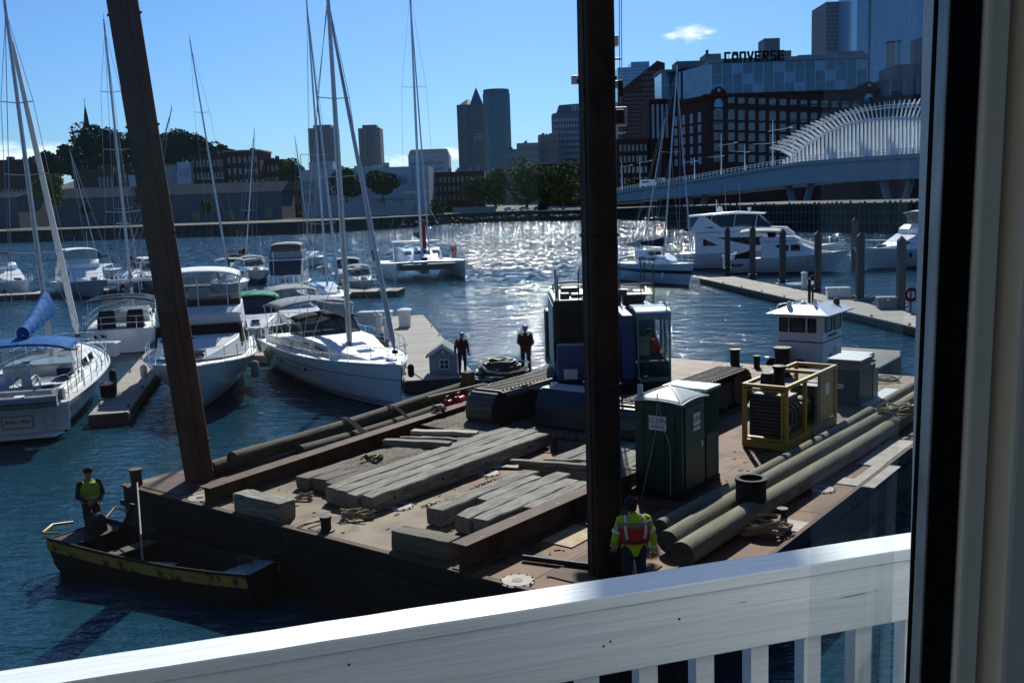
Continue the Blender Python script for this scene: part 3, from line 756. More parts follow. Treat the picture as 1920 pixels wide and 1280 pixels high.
# gable with round clock/oval window at each end
for cxp, lab in ((1347, 'a'), (1628, 'b')):
    gx = XC(cxp) - x0; gz = hq_h
    k = 1.0
    pts = [(-5.4, 0), (5.4, 0), (5.4, .9), (4.2, 1.3), (3.2, 3.6), (1.6, 4.3), (1.2, 5.2), (-1.2, 5.2), (-1.6, 4.3), (-3.2, 3.6), (-4.2, 1.3), (-5.4, .9)]
    mb = MB(); mb.extr([(gx + x * .8, -.9, gz + z * .75 - .4) for x, z in pts], (0, 1.6, 0)); gb = mb.done('gable', 'brick_dark', hq)
    mb = MB(); mb.tube([(gx, -1.1, gz + 2.2), (gx, -.85, gz + 2.2)], .65, 16); mb.done('round_window', 'bld_white', gb)
    mb = MB(); mb.loft([[(gx + 1.75 * math.cos(a), y, gz - 3.2 + 2.3 * math.sin(a)) for a in [i * math.pi / 8 for i in range(16)]] for y in (-.35, -.02)]); mb.done('oval_window', 'bld_blueglass', hq)
# left face of the headquarters (receding to the left), pale panes
lf = MB(); xa, ya = -9.5, 26
lf.extr([(0, 0, 0), (xa, ya, 0), (xa, ya, hq_h - 1), (0, 0, hq_h - 1)], (.5, .2, 0)); lf.done('side_wall', 'brick_red', hq)
ang = math.atan2(ya, xa)
for r in range(5):
    for c in range(4):
        t = (c + .6) / 4.4
        zt, zb, ar = z_rows[r + 1]
        z1, z0 = ZC(1310, zt + 4), ZC(1310, zb + 4)
        link('window', win_mesh(2.2, round(z1 - z0, 1), ar, 'win_frame', 'bld_white'), hq, (xa * t - .25, ya * t - .1, (z0 + z1) / 2), (0, 0, ang + math.pi))
mb = MB(); mb.extr([(-.6, -.3, hq_h - 1.02), (xa - .6, ya, hq_h - 1.02), (xa - .6, ya, hq_h + .5), (-.6, -.3, hq_h + .5)], (2, .6, 0)); mb.done('parapet', 'brick_dark', hq)
# glass storeys
gx0, gx1 = XC(1338) - x0, XC(1631) - x0
gz1 = ZC(1480, 112)
mb = MB(); mb.bx(gx0, gx1, 4, 34, hq_h + .5, gz1); gl = mb.done('glass_storey', 'bld_blueglass', hq)
nb = 15; pw = (gx1 - gx0) / nb; ph = (gz1 - hq_h - 1.2) / 3
pm = MB(); pm.box((0, 0, 0), (pw * .92, .12, ph * .94)); pme = pm.mesh('pane', 'bld_glass')
pm2 = MB(); pm2.box((0, 0, 0), (pw * .92, .12, ph * .94)); pme2 = pm2.mesh('pane', 'bld_blueglass')
for i in range(nb):
    for j in range(3):
        link('pane', pme if (i * 7 + j * 3) % 4 else pme2, gl, (gx0 + pw * (i + .5), 3.93, hq_h + .9 + ph * (j + .5)))
mb = MB()
for i in range(nb + 1): mb.bx(gx0 + pw * i - .14, gx0 + pw * i + .14, 3.7, 4.05, hq_h + .5, gz1)
mb.done('mullion', 'glass_rib', gl)
mb = MB(); mb.bx(gx0 - .8, gx1 + .6, 2.8, 35, gz1 - .01, gz1 + 1.6); mb.done('roof_slab', 'bld_grey', hq)
mb = MB(); mb.extr([(gx0 - .02, 4.1, hq_h), (gx0 - 9, 28, hq_h), (gx0 - 9, 28, gz1), (gx0 - .02, 4.1, gz1)], (.3, .1, 0)); mb.done('side_glass', 'bld_blueglass', hq)
z = gz1 + 1.55
def rbox(p0, p1, pt, y0, y1, mt, nm):
    mb = MB(); mb.bx(XC(p0) - x0, XC(p1) - x0, y0, y1, z, ZC((p0 + p1) / 2, pt)); return mb.done(nm, mt, hq)
rbox(1450, 1480, 61, 14, 24, 'bld_slate', 'lift_tower'); rbox(1479, 1502, 85, 14, 26, 'bld_slate', 'lift_tower')
rbox(1508, 1560, 97, 8, 26, 'bld_grey', 'plant_room')
rbox(1556, 1628, 93, 5, 30, 'bld_grey', 'plant_room')
for k in range(3):
    mb = MB(); mb.bx(XC(1578 + 16 * k) - x0, XC(1592 + 16 * k) - x0, 4.85, 5.0, z + .5, ZC(1600, 97)); mb.done('vent_panel', 'bld_slate', hq)
# rooftop letters
lw, lh, st_ = 2.62, 3.9, .82
def letter(i, strokes):
    m = MB(); ox = XC(1361) - x0 + i * 3.02
    for p, q_ in strokes: m.bar((ox + p[0] * lw, 2.6, zl + p[1] * lh), (ox + q_[0] * lw, 2.6, zl + q_[1] * lh), .5, st_, up=(0, 0, 1) if p[1] == q_[1] else (1, 0, 0))
    m.done('letter', 'text_black', hq)
zl = ZC(1416, 113.4); e_, t_, b_, h_ = .15, .9, .1, .5
letter(0, [((e_, 0), (e_, 1)), ((.0, t_), (1, t_)), ((.0, b_), (1, b_))])
ang_ = [math.pi / 2 + k * math.pi / 5 for k in range(10)]
sqr = lambda a: 1 / max(abs(math.cos(a)), abs(math.sin(a)))
ox = XC(1361) - x0 + 3.02 + lw / 2
m = MB(); m.loft([[(ox + math.cos(a) * sqr(a) * lw * .52, y, zl + lh / 2 + math.sin(a) * sqr(a) * lh * .5) for a in ang_] for y in (2.35, 2.85)] + [[(ox + math.cos(a) * r_, y, zl + lh / 2 + math.sin(a) * r_) for a, r_ in zip(ang_, [.95, .4] * 5)] for y in (2.85, 2.35)] + [[(ox + math.cos(a) * sqr(a) * lw * .52, 2.35, zl + lh / 2 + math.sin(a) * sqr(a) * lh * .5) for a in ang_]], False, False); m.done('letter', 'text_black', hq)
letter(2, [((e_, 0), (e_, 1)), ((.85, 0), (.85, .95)), ((.0, t_), (.9, t_))])
letter(3, [((.1, 1), (.5, 0)), ((.9, 1), (.5, 0))])
letter(4, [((e_, 0), (e_, 1)), ((0, t_), (1, t_)), ((0, h_), (.95, h_)), ((0, b_), (1, b_))])
letter(5, [((e_, 0), (e_, 1)), ((0, t_), (.9, t_)), ((.85, .5), (.85, .95)), ((0, h_), (.9, h_)), ((.4, h_), (.9, 0))])
letter(6, [((0, t_), (1, t_)), ((e_, h_), (e_, .95)), ((0.05, h_), (.95, h_)), ((.85, .05), (.85, h_)), ((0, b_), (.95, b_))])
letter(7, [((e_, 0), (e_, 1)), ((0, t_), (1, t_)), ((0, h_), (.95, h_)), ((0, b_), (1, b_))])
mb = MB()
for k in range(16): mb.bx(XC(1362 + k * 7.4) - x0, XC(1362 + k * 7.4) - x0 + .15, 2.9, 3.1, z - .3, ZC(1416, 98))
mb.bar((XC(1360) - x0, 3.0, ZC(1416, 111)), (XC(1474) - x0, 3.0, ZC(1416, 111)), .2); mb.done('sign_frame', 'bld_slate', hq)
# --- wings left of it
r_, w_, h_ = block('brick_wing', 'red brick wing with tall pale slit windows left of the headquarters', 1217, 1262, 188, 430, 25, 'brick_dark')
sl_ = MB(); sl_.box((0, 0, 0), (1.0, .2, h_ * .32)); me = sl_.mesh('window', 'bld_white')
for k in range(5): link('window', me, r_, (1.6 + k * w_ / 5.2, -.08, h_ * .8))
sl_ = MB(); sl_.box((0, 0, 0), (.8, .15, h_ * .42)); me = sl_.mesh('pilaster', 'brick_brown')
for k in range(6): link('pilaster', me, r_, (.8 + k * w_ / 5.4, -.1, h_ * .3))
cornice(r_, w_, h_, 25, 'roof_dark')
r_, w_, h_ = block('glass_stair_tower', 'greenish glass and steel tower between brick wing and headquarters', 1240, 1280, 134, 440, 20, 'bld_blueglass', cat='tower')
for k in range(7):
    for j in range(10):
        if k == 0 and j == 0: gm = MB(); gm.box((0, 0, 0), (w_ / 7 * .85, .2, h_ / 10 * .85)); gme = gm.mesh('pane', 'bld_glass')
        link('pane', gme, r_, (w_ / 7 * (k + .5), -.05, h_ / 10 * (j + .5)))
cornice(r_, w_, h_, 20, 'bld_grey', .8, .6)
r_, w_, h_ = block('brick_tower', 'dark brick lift tower with pale letter panel beside the glass storeys', 1277, 1307, 128, 425, 14, 'brick_dark', cat='tower')
mb = MB(); mb.bx(w_ * .12, w_ * .3, -.12, .1, h_ * .84, h_ * .95); mb.done('panel', 'bld_white', r_)
mb = MB(); mb.bx(-1.5, w_ + 6, 2, 14, h_ - .05, h_ + 3.2); mb.done('penthouse', 'bld_slate', r_)
mb = MB(); mb.bx(w_ * .98, w_ + 5.5, 1, 12, 0, h_ * .98); mb.done('lift_shaft', 'bld_grey', r_)
r_, w_, h_ = block('roof_penthouse', 'dark box penthouse on the roof left of the rooftop letters', 1322, 1352, 101, 432, 12, 'bld_slate', ybot=150)
roofbits(r_, w_, h_, 10, 2, 21)
# --- right of headquarters
r_, w_, h_ = block('brick_building', 'dark brick building with plant on top, partly behind the window edge', 1644, 1850, 176, 392, 30, 'brick_dark')
put_windows(r_, 2, w_ - 1, h_ * .3, h_ * .97, 13, 5, .42, .5); roofbits(r_, w_, h_, 25, 4, 31)
mb = MB(); mb.bx(4, w_, 4, 26, h_ - .05, h_ + 6.5); tr = mb.done('attic', 'bld_slate', r_)
for k in range(7):
    mb = MB(); mb.bx(6 + k * 5.4, 7 + k * 5.4, 3.6, 4.05, h_, h_ + 6.6); mb.done('pier', 'bld_grey', tr)
r_, w_, h_ = block('office_building', 'stepped dark office tower at the right edge of the pane', 1682, 1860, 118, 520, 25, 'bld_slate')
mb = MB(); mb.bx(w_ * .3, w_, 2, 20, h_ - .05, h_ + 14); mb.done('upper_block', 'bld_slate', r_)
r_, w_, h_ = block('slender_chimney', 'pale grey slender chimney stack before the glass skyscraper', 1667, 1678, 80, 560, 4, 'bld_grey', cat='chimney')
cornice(r_, w_, h_, 4, 'roof_dark', .8, .3)
r_, w_, h_ = block('slender_chimney', 'thinner chimney stack right of the pale grey one', 1685, 1689, 78, 565, 2, 'bld_grey', cat='chimney')
cornice(r_, w_, h_, 2, 'roof_dark', .8, .2)
r_, w_, h_ = block('glass_skyscraper', 'pale ribbed skyscraper with darker shaded edge, left of the huge glass one', 1549, 1611, 3, 760, 35, 'bld_grey', cat='skyscraper')
tiny_grid(r_, 0, w_, 2, h_, 1, 48, 1, .3, 'bld_glass', -.1)
tiny_grid(r_, 0, w_, 2, h_, 16, 1, .25, 1, 'bld_grey', -.2, name='rib', d=.5)
xa = D(1606, 100, 720).x; xb = D(1800, 100, 720).x
r_ = thing('glass_skyscraper', 'huge curved blue glass skyscraper running out of the top of the view', 'skyscraper', (xa, 720, 3.2))
ht = D(1700, -60, 720).z
cv = lambda t: (t * (xb - xa), -14 * math.sin(math.pi * min(1, t * 1.0)) )
mb = MB(); mb.loft([[(*cv(i / 14), zz) for i in range(15)] + [(xb - xa, 40, zz), (0, 40, zz)] for zz in (0, ht)]); mb.done('wall', 'tower_glass', r_, smooth=40)
mb = MB()
for i in range(43):
    x, y = cv(i / 42); mb.bx(x - .12, x + .12, y - .35, y + .1, 0, ht)
for j in range(54):
    for i in range(14):
        (xq, yq), (xw, yw) = cv(i / 14), cv((i + 1) / 14)
        mb.bar((xq, yq - .12, j * 3.6 + 1), (xw, yw - .12, j * 3.6 + 1), .25, .5)
tag(mb.done('rib', 'glass_rib', r_, fix=False), kind='stuff')
mb = MB()
x, y = cv(.10); mb.bx(x - .6, x + .6, y - .5, y + .2, 0, ht); mb.done('seam', 'bld_slate', r_)

# ================================================================== TREES
def leaf_crown(seed, n, rx, rz, leaf, lobes=14):
    rg = random.Random(seed); mb = MB()
    blobs = []
    for k in range(lobes):
        a = rg.uniform(0, 2 * math.pi); e = rg.uniform(-.85, 1)
        rr = rg.uniform(.05, .62)
        blobs.append((Vector((math.cos(a) * rx * rr * (1 - .35 * max(e, 0)), math.sin(a) * rx * rr * (1 - .35 * max(e, 0)), rz * e * .75)), rg.uniform(.34, .55)))
    for k in range(n):
        c, br = blobs[k % lobes]
        d = Vector((rg.gauss(0, 1), rg.gauss(0, 1), rg.gauss(0, 1))).normalized() * (rg.uniform(.55, 1.0) ** .5)
        p = c + Vector((d.x * br * rx, d.y * br * rx, d.z * br * rz))
        s_ = leaf * rg.uniform(.6, 1.4)
        q = Matrix.Rotation(rg.uniform(0, 6.3), 3, 'Z') @ Matrix.Rotation(rg.uniform(-1.2, 1.2), 3, 'X') @ Matrix.Rotation(rg.uniform(-1, 1), 3, 'Y')
        P = [p + q @ Vector(v) * s_ for v in ((-.5, -.35, 0), (.1, -.5, .1), (.55, 0, 0), (.1, .5, -.1), (-.5, .3, .05))]
        mb.add(P, [(0, 1, 2, 3, 4)])
    return mb
CROWNS = {}
def tree(label, px, ytop, ybot, Y, rx, mt, seed, group, name='tree', n=1500, base=None, lobes=14, leaf=.75):
    p = D(px, ybot, Y); zt = D(px, ytop, Y).z; zb = base if base is not None else p.z
    h = zt - zb
    root = thing(name, label, 'tree', (p.x, Y, zb), group=group)
    rz = h * .47; cz = h * .55
    rg = random.Random(seed)
    mb = MB(); lean = rg.uniform(-.3, .3)
    mb.tube([(0, 0, -.4), (lean * .3, 0, h * .2), (lean, .1, h * .42), (lean * 1.4, 0, h * .7)], [h * .035, h * .028, h * .02, h * .006], 8); mb.done('trunk', 'bark', root, smooth=40)
    for k in range(6):
        a = rg.uniform(0, 6.28); z0 = h * rg.uniform(.22, .42); r1 = rx * rg.uniform(.45, .8)
        mb = MB(); mb.tube([(lean * .6, 0, z0), (math.cos(a) * r1 * .5, math.sin(a) * r1 * .5, z0 + h * .12), (math.cos(a) * r1, math.sin(a) * r1, z0 + h * rg.uniform(.2, .35))], [h * .015, h * .010, h * .004], 5); mb.done('limb', 'bark', root)
    cm = leaf_crown(seed, n, rx, rz, leaf, lobes)
    o = cm.done('crown', mt, root, fix=False); o.location = (0, 0, cz)
    return root
HILL = 'trees on the hill across the water'
hm = MB(); hc = D(250, 300, 560)
hm.grid(lambda u, v: (hc.x + (u - .5) * 190, 480 + v * 190, 3.0 + 30 * max(0, math.sin(math.pi * u)) ** 1.3 * max(0, math.sin(math.pi * v)) + noise.noise((u * 8, v * 8, 0)) * 2 * math.sin(math.pi * u) * math.sin(math.pi * v)), 24, 20)
struct(hm.done('hill', 'ground_city', smooth=60))
for lb, px, yt, yb, Y, rx, mt, sd in (
    ('large dark domed tree, highest on the hill', 172, 234, 330, 520, 13, 'leaf_dark', 1), ('rounded dark tree left of the highest one, with sparse crown', 136, 275, 335, 500, 9, 'leaf_dark', 2),
    ('dark tree right of the highest one, before the spud', 210, 252, 335, 505, 12, 'leaf_dark', 3), ('rounded tree half hidden by the leaning spud', 246, 255, 330, 530, 12, 'leaf_dark', 4),
    ('tree just right of the leaning spud on the hill', 312, 256, 325, 530, 11, 'leaf_a', 5), ('broad leafy tree behind the dark bare mast', 348, 246, 325, 520, 13, 'leaf_dark', 6), ('rounded tree at the right shoulder of the hill', 384, 258, 322, 525, 11, 'leaf_dark', 7),
    ('dark tree beside the red brick building, far left', 88, 288, 340, 470, 9, 'leaf_dark', 8), ('small bushy tree on the roofline right of the hill', 418, 274, 300, 520, 6, 'leaf_a', 9)):
    tree(lb, px, yt, yb, Y, rx, mt, sd, HILL, n=3600, leaf=1.15, lobes=22)
BANK = 'trees along the far bank'
for lb, px, yt, yb, Y, rx, mt, sd in (
    ('yellow-green tree before the shed at far left', 92, 334, 392, 372, 7.5, 'leaf_b', 11), ('low bush by the shed, left of the leaning spud', 160, 385, 402, 366, 3, 'leaf_dark', 12),
    ('green tree beside the leaning spud at the shed', 268, 345, 390, 368, 5, 'leaf_dark', 13), ('small bright green tree before the shed wall', 388, 376, 405, 365, 3, 'leaf_a', 14),
    ('rounded tree between shed and white building', 505, 338, 368, 405, 6.5, 'leaf_b', 15), ('leafy tree above the red brick, left of the white building', 545, 298, 345, 430, 8, 'leaf_a', 16),
    ('dark tree in front of the white building, left of two', 650, 322, 378, 380, 7.5, 'leaf_dark', 17), ('dark tree in front of the white building, right of two', 718, 320, 376, 380, 8.5, 'leaf_dark', 18),
    ('bush at the water behind the catamaran mast', 822, 372, 418, 372, 5, 'leaf_dark', 19),
    ('reddish-brown tree at the left end of the park row', 892, 328, 385, 398, 6.5, 'leaf_c', 20), ('green park tree, second from the left of the row', 930, 318, 390, 402, 8, 'leaf_b', 21),
    ('tall green park tree in the middle of the row', 988, 304, 390, 404, 10, 'leaf_b', 22), ('large green park tree left of the upright spud', 1056, 300, 392, 402, 11, 'leaf_b', 23), ('small olive tree between two large park trees', 1022, 330, 392, 412, 6, 'leaf_c', 24),
    ('dark shrub at the waterside below the park trees', 1018, 380, 405, 390, 3, 'leaf_dark', 25), ('dark bush right of the upright spud under the bridge end', 1190, 330, 365, 380, 5, 'leaf_dark', 26)):
    tree(lb, px, yt, yb, Y, rx, mt, sd, BANK, n=3000 if rx > 5 else 900, leaf=.75 if rx > 5 else .5, base=None)
# park wall, street rail and lamps on the bank
p0, p1 = D(850, 388, 398), D(930, 388, 398)
mb = MB(); mb.bx(0, p1.x - p0.x, 0, .6, 0, 2.2); tag(mb.done('park_wall', 'concrete', loc=(p0.x, 392, 3.2)), 'low grey concrete wall below the park trees', 'wall')
p0, p1 = D(945, 388, 396), D(1100, 386, 396)
fr = thing('park_railing', 'pale street railing along the far bank below the trees', 'railing', (p0.x, 392, 3.2))
w_ = p1.x - p0.x
for zz in (.5, 1.1): mb = MB(); mb.bar((0, 0, zz), (w_, 0, zz), .12); mb.done('rail', 'bld_white', fr)
pm = MB(); pm.bx(-.08, .08, -.08, .08, 0, 1.2); pme_ = pm.mesh('post', 'bld_white')
for k in range(15): link('post', pme_, fr, (k * w_ / 14, 0, 0))
def car(label, px, py, Y, mt, rz=0., z=None):
    p = D(px, py, Y)
    r = thing('parked_car', label, 'car', (p.x, Y, p.z if z is None else z), rz, 'cars across the water')
    mb = MB(); mb.extr([(-2.2, -.85, .3), (2.2, -.85, .3), (2.2, -.85, .75), (1.2, -.85, .9), (-2.2, -.85, .95)], (0, 1.7, 0)); mb.done('body', mt, r, bevel=.08)
    mb = MB(); mb.box((-.4, 0, 1.2), (2.6, 1.5, .56), taper=(.72, .85)); mb.done('cabin', 'dark_glass', r)
    mb = MB(); mb.box((-.4, 0, 1.5), (1.8, 1.25, .06)); mb.done('roof', mt, r)
    for x in (-1.35, 1.35):
        for y in (-.8, .8):
            mb = MB(); mb.tube([(x, y - .1, .33), (x, y + .1, .33)], .33, 12); mb.done('wheel', 'black_rubber', r)
for lb, px, py, Y, mt in (('white car parked on the seawall before the long shed', 228, 389, 372, 'gel_white'), ('dark car parked left of the white one by the shed', 216, 389, 374, 'alu_dark')):
    car(lb, px, py, Y, mt, z=3.25)
for k, (px, Y) in enumerate(((955, 398), (983, 397), (1010, 397), (1038, 398))):
    car(['silver car, leftmost of the cars parked along the park', 'white car, second from left along the park', 'grey car, third from left along the park', 'pale car nearest the spud along the park'][k], px, 388, Y, ['alu', 'gel_white', 'bld_grey', 'gel_cream'][k], z=3.25)
# ================================================================== BRIDGE, RIGHT
B0 = D(1120, 370, 345); B1 = D(1790, 330, 205)
bd = Vector((B1.x - B0.x, B1.y - B0.y, 0)); bl = bd.length; bd.normalize(); bn = Vector((-bd.y, bd.x, 0))   # bn points away/right
if bn.y < 0: bn = -bn
br = thing('road_bridge', 'grey steel road bridge with white rib canopy', 'bridge', (B0.x, B0.y, 0))
def t_of(px):
    # parameter along the near edge seen at pixel column px
    a = ray(px, 330); k = a.x / a.y
    # B0.x + s*bd.x = k*(B0.y + s*bd.y)
    return (k * B0.y - B0.x) / (bd.x - k * bd.y)
def yat(px): s = t_of(px); return B0.y + s * bd.y
tops = [(1120, 364), (1160, 358), (1300, 336), (1430, 314), (1500, 303), (1600, 295), (1700, 289), (1790, 284)]
bots = [(1120, 384), (1160, 378), (1300, 367), (1430, 353), (1500, 345), (1600, 339), (1700, 335), (1790, 333)]
sec = []
for (px, yt), (_, yb) in zip(tops, bots):
    s = t_of(px); Y = yat(px); zt = D(px, yt, Y).z; zb = D(px, yb, Y).z; sec.append((s, zt, zb, px))
def prof(s, z0, z1, d0=0., d1=14.): o = bd * s; return [(o + bn * d0 + Vector((0, 0, z0))), (o + bn * d1 + Vector((0, 0, z0))), (o + bn * d1 + Vector((0, 0, z1))), (o + bn * d0 + Vector((0, 0, z1)))]
mb = MB(); mb.loft([prof(s, zb, zt) for s, zt, zb, _ in sec]); mb.done('girder', 'bridge_paint', br)
mb = MB(); mb.loft([prof(s, zt - .9, zt - .4, -.5, -.002) for s, zt, zb, _ in sec]); mb.done('fascia_ledge', 'bridge_paint', br)
mb = MB(); mb.loft([prof(s, zb, zb + .5, -.6, -.002) for s, zt, zb, _ in sec]); mb.done('bottom_flange', 'bridge_paint', br)
def ztop(s):
    for (a, za, _, _), (b, zb_, _, _) in zip(sec, sec[1:]):
        if a <= s <= b: return za + (zb_ - za) * (s - a) / (b - a)
    return sec[-1][1] if s > sec[-1][0] else sec[0][1]
# railing
for dz in (.55, 1.15):
    mb = MB(); mb.loft([prof(s, zt + dz, zt + dz + .12, .1, .25) for s, zt, zb, _ in sec]); mb.done('handrail', 'bridge_rib', br)
pm = MB(); pm.bx(-.07, .07, -.07, .07, 0, 1.2); pme_ = pm.mesh('rail_post', 'bridge_rib')
s = 0
while s < sec[-1][0]:
    link('rail_post', pme_, br, bd * s + bn * .18 + Vector((0, 0, ztop(s)))); s += 1.7
# canopy: columns, each with a rib springing from its head
colpx = [1462 + 7.2 * k for k in range(42)]
ctop = [(1462, 300), (1485, 286), (1510, 268), (1540, 250), (1580, 233), (1620, 225), (1660, 222), (1700, 223), (1770, 228)]
def lerp_tab(tab, x):
    for (a, ya), (b, yb) in zip(tab, tab[1:]):
        if a <= x <= b: return ya + (yb - ya) * (x - a) / (b - a)
    return tab[-1][1]
heads = []
for px in colpx:
    s = t_of(px); o = bd * s + bn * 1.2; Y = B0.y + o.y
    zc = D(px, lerp_tab(ctop, px), Y).z
    zb = ztop(s)
    mb = MB(); mb.loft([[o + Vector((x * k, y * k, z)) for x, y in ((-.34, -.3), (.34, -.3), (.34, .3), (-.34, .3))] for z, k in ((zb - .2, 1), (zb + (zc - zb) * .6, .8), (zc, .7))]); mb.done('column', 'bridge_rib', br)
    t = max(0, min(1, (px - 1490) / 220))
    off = Vector((-6.2, -2.6, 1.9)).lerp(Vector((2.4, .8, 4.2)), t ** 1.1)
    if px > 1475:
        mid = o + Vector((0, 0, zc)) + off * .5 + Vector((0, 0, .5)); tip = o + Vector((0, 0, zc)) + off
        mb = MB(); mb.loft([[q + Vector((0, x, y)) for x, y in ((-.3 * k, -.42 * k), (.3 * k, -.42 * k), (.3 * k, .42 * k), (-.3 * k, .42 * k))] for q, k in ((o + Vector((0, 0, zc)), 1), (mid, .8), (tip, .45))]); mb.done('rib', 'bridge_rib', br)
        heads.append((o + Vector((0, 0, zc)), mid, tip))
for q in range(2):
    mb = MB(); mb.tube([h[q] for h in heads], .3 if q == 0 else .16, 6); mb.done('arch_beam', 'bridge_rib', br)
mb = MB(); mb.tube([h[0].lerp(h[2], .8) for h in heads], .1, 5); mb.done('arch_beam', 'bridge_rib', br)
# far-side columns too
for px in colpx[12::2]:
    s = t_of(px); o = bd * (s + 2) + bn * 12.5; zb = ztop(s); zc = zb + 6.5
    mb = MB(); mb.bx(-.25, .25, -.25, .25, -.2, zc - zb); q = mb.done('column', 'bridge_rib', br); q.location = o + Vector((0, 0, zb))
# V-shaped piers
for px in (1280, 1470, 1650):
    s = t_of(px); o = bd * s + bn * 5; zt = ztop(s) - 5.0
    for e in (-1, 1):
        mb = MB(); mb.bar(o + bd * (e * 1.2) + Vector((0, 0, 1)), o + bd * (e * 5.5) + Vector((0, 0, zt + 2.5)), 1.6, .8); mb.done('pier_leg', 'bridge_paint', br)
    mb = MB(); mb.bx(-4, 4, -4, 4, -2, 1.2); q = mb.done('pier_cap', 'concrete', br); q.location = o
# planters / shrubs on the bridge walk
for k, px in enumerate((1545, 1607, 1655)):
    s = t_of(px); o = bd * s + bn * 2.5
    cm = leaf_crown(60 + k, 220, 1.2, 1.6, .45, 5); q = cm.done('crown', 'leaf_a')
    r_ = thing('young_tree', ['small young tree on the bridge walk, leftmost', 'small young tree on the bridge walk, middle', 'small young tree on the bridge walk, rightmost'][k], 'tree', Vector((B0.x, B0.y, ztop(s))) + o, group='young trees on the bridge')
    q.parent = r_; q.location = (0, 0, 3)
    mb = MB(); mb.tube([(0, 0, -.2), (0.05, 0, 2.6)], [.09, .05], 6); mb.done('trunk', 'bark', r_)
# lamp posts
def lamp_post(px, ytop, label, arms, far=0.):
    s = t_of(px); o = bd * s + bn * (.6 + far); Y = B0.y + o.y; zb = ztop(s)
    h = D(px, ytop, Y).z - zb
    r = thing('lamp_post', label, 'lamp post', (B0.x + o.x, Y, zb), group='lamp posts along the bridge')
    mb = MB(); mb.tube([(0, 0, -.2), (0, 0, h * .5), (0, 0, h)], [.2, .15, .1], 8); mb.done('pole', 'bridge_rib', r)
    for z, l0, l1, tilt in arms:
        mb = MB(); mb.bar((l0, 0, h * z - tilt * .5), (l1, 0, h * z + tilt * .5), .12, .12); mb.done('arm', 'bridge_rib', r)
        mb = MB(); mb.box((l1 * .9, 0, h * z + tilt * .45 + .12), (.9, .3, .14)); mb.done('lamp_head', 'bridge_rib', r)
lamp_post(1163, 302, 'lamp post nearest the spud at the low bridge end', [(.82, -.6, 3.6, .5)])
lamp_post(1197, 292, 'lamp post beside the white van on the bridge', [(.8, -.8, 4, .6)])
lamp_post(1299, 295, 'short lamp post before the headquarters left corner', [(.8, -3, .5, .2)])
lamp_post(1349, 252, 'tall lamp post in front of the headquarters gable', [(.75, -1, 4.6, .7), (.45, -4, .5, .2)])
lamp_post(1393, 270, 'lamp post between the two tall ones, before brick facade', [(.72, -4.0, 1, -.5)])
lamp_post(1445, 226, 'tallest lamp post at the start of the rib canopy', [(.8, -1.2, 5.2, .9), (.5, -5, .5, .1)])
lamp_post(1483, 258, 'lamp post hard against the left end of the canopy', [(.85, -4, .6, -.4)])
# van on the bridge
s = t_of(1196); o = bd * s + bn * 4
r_ = thing('white_van', 'white van driving on the low end of the bridge', 'van', (B0.x + o.x, B0.y + o.y, ztop(s)), math.atan2(bd.y, bd.x))
mb = MB(); mb.extr([(-3.4, -1, .5), (3.2, -1, .5), (3.4, -1, 1.4), (2.3, -1, 2.4), (-3.4, -1, 2.5)], (0, 2, 0)); mb.done('body', 'gel_white', r_, bevel=.12)
for x in (-1.8, -.4, 1.0): mb = MB(); mb.box((x, -1.01, 1.8), (1.1, .06, .6)); mb.done('window', 'dark_glass', r_)
for x in (-2.1, 2.1):
    for y in (-.95, .95): mb = MB(); mb.tube([(x, y - .12, .38), (x, y + .12, .38)], .38, 12); mb.done('wheel', 'black_rubber', r_)
# small flag on the railing
s = t_of(1232); o = bd * s - bn * .2
r_ = thing('small_flag', 'small red and white striped flag on the bridge railing', 'flag', Vector((B0.x, B0.y, ztop(s) - .6)) + o)
mb = MB(); mb.tube([(0, 0, 0), (0, 0, 3)], .05, 5); mb.done('pole', 'wire', r_)
for k in range(5):
    mb = MB(); mb.grid(lambda u, v: (.05 + u * 2.6, .12 * math.sin(u * 7), 1.5 + k * .28 + v * .28), 8, 1); mb.done('stripe', 'canvas_red' if k % 2 == 0 else 'white_paint', r_)
# ---- timber wharf below the bridge
a, b = G(1252, 428), G(1790, 438)
w = thing('timber_wharf', 'dark timber-faced wharf below the bridge', 'wharf', (a.x, a.y, 0))
v = Vector((b.x - a.x, b.y - a.y, 0)); ln = v.length; v.normalize(); nn = Vector((-v.y, v.x, 0))
if nn.y < 0: nn = -nn
zt = 5.0
mb = MB(); mb.add([(q.x, q.y, z) for z in (-2, zt) for q in (v * 0, v * ln, v * ln + nn * 40, nn * 40)], [(0, 1, 5, 4), (1, 2, 6, 5), (2, 3, 7, 6), (3, 0, 4, 7), (4, 5, 6, 7)]); mb.done('core', 'stone_dark', w)
mb = MB(); mb.tube([(0, 0, -2.5), (0, 0, 5.2)], .22, 8); pme_ = mb.mesh('pile', 'pile_wood')
n = 70
for k in range(n): link('pile', pme_, w, v * (ln * (k + .5) / n) - nn * .3 + Vector((0, 0, random.uniform(-.25, .2))))
for zz in (1.6, 3.4, 4.8): mb = MB(); mb.bar(v * 0 - nn * .55 + Vector((0, 0, zz)), v * ln - nn * .55 + Vector((0, 0, zz)), .2, .35); mb.done('waler', 'pile_wood', w)
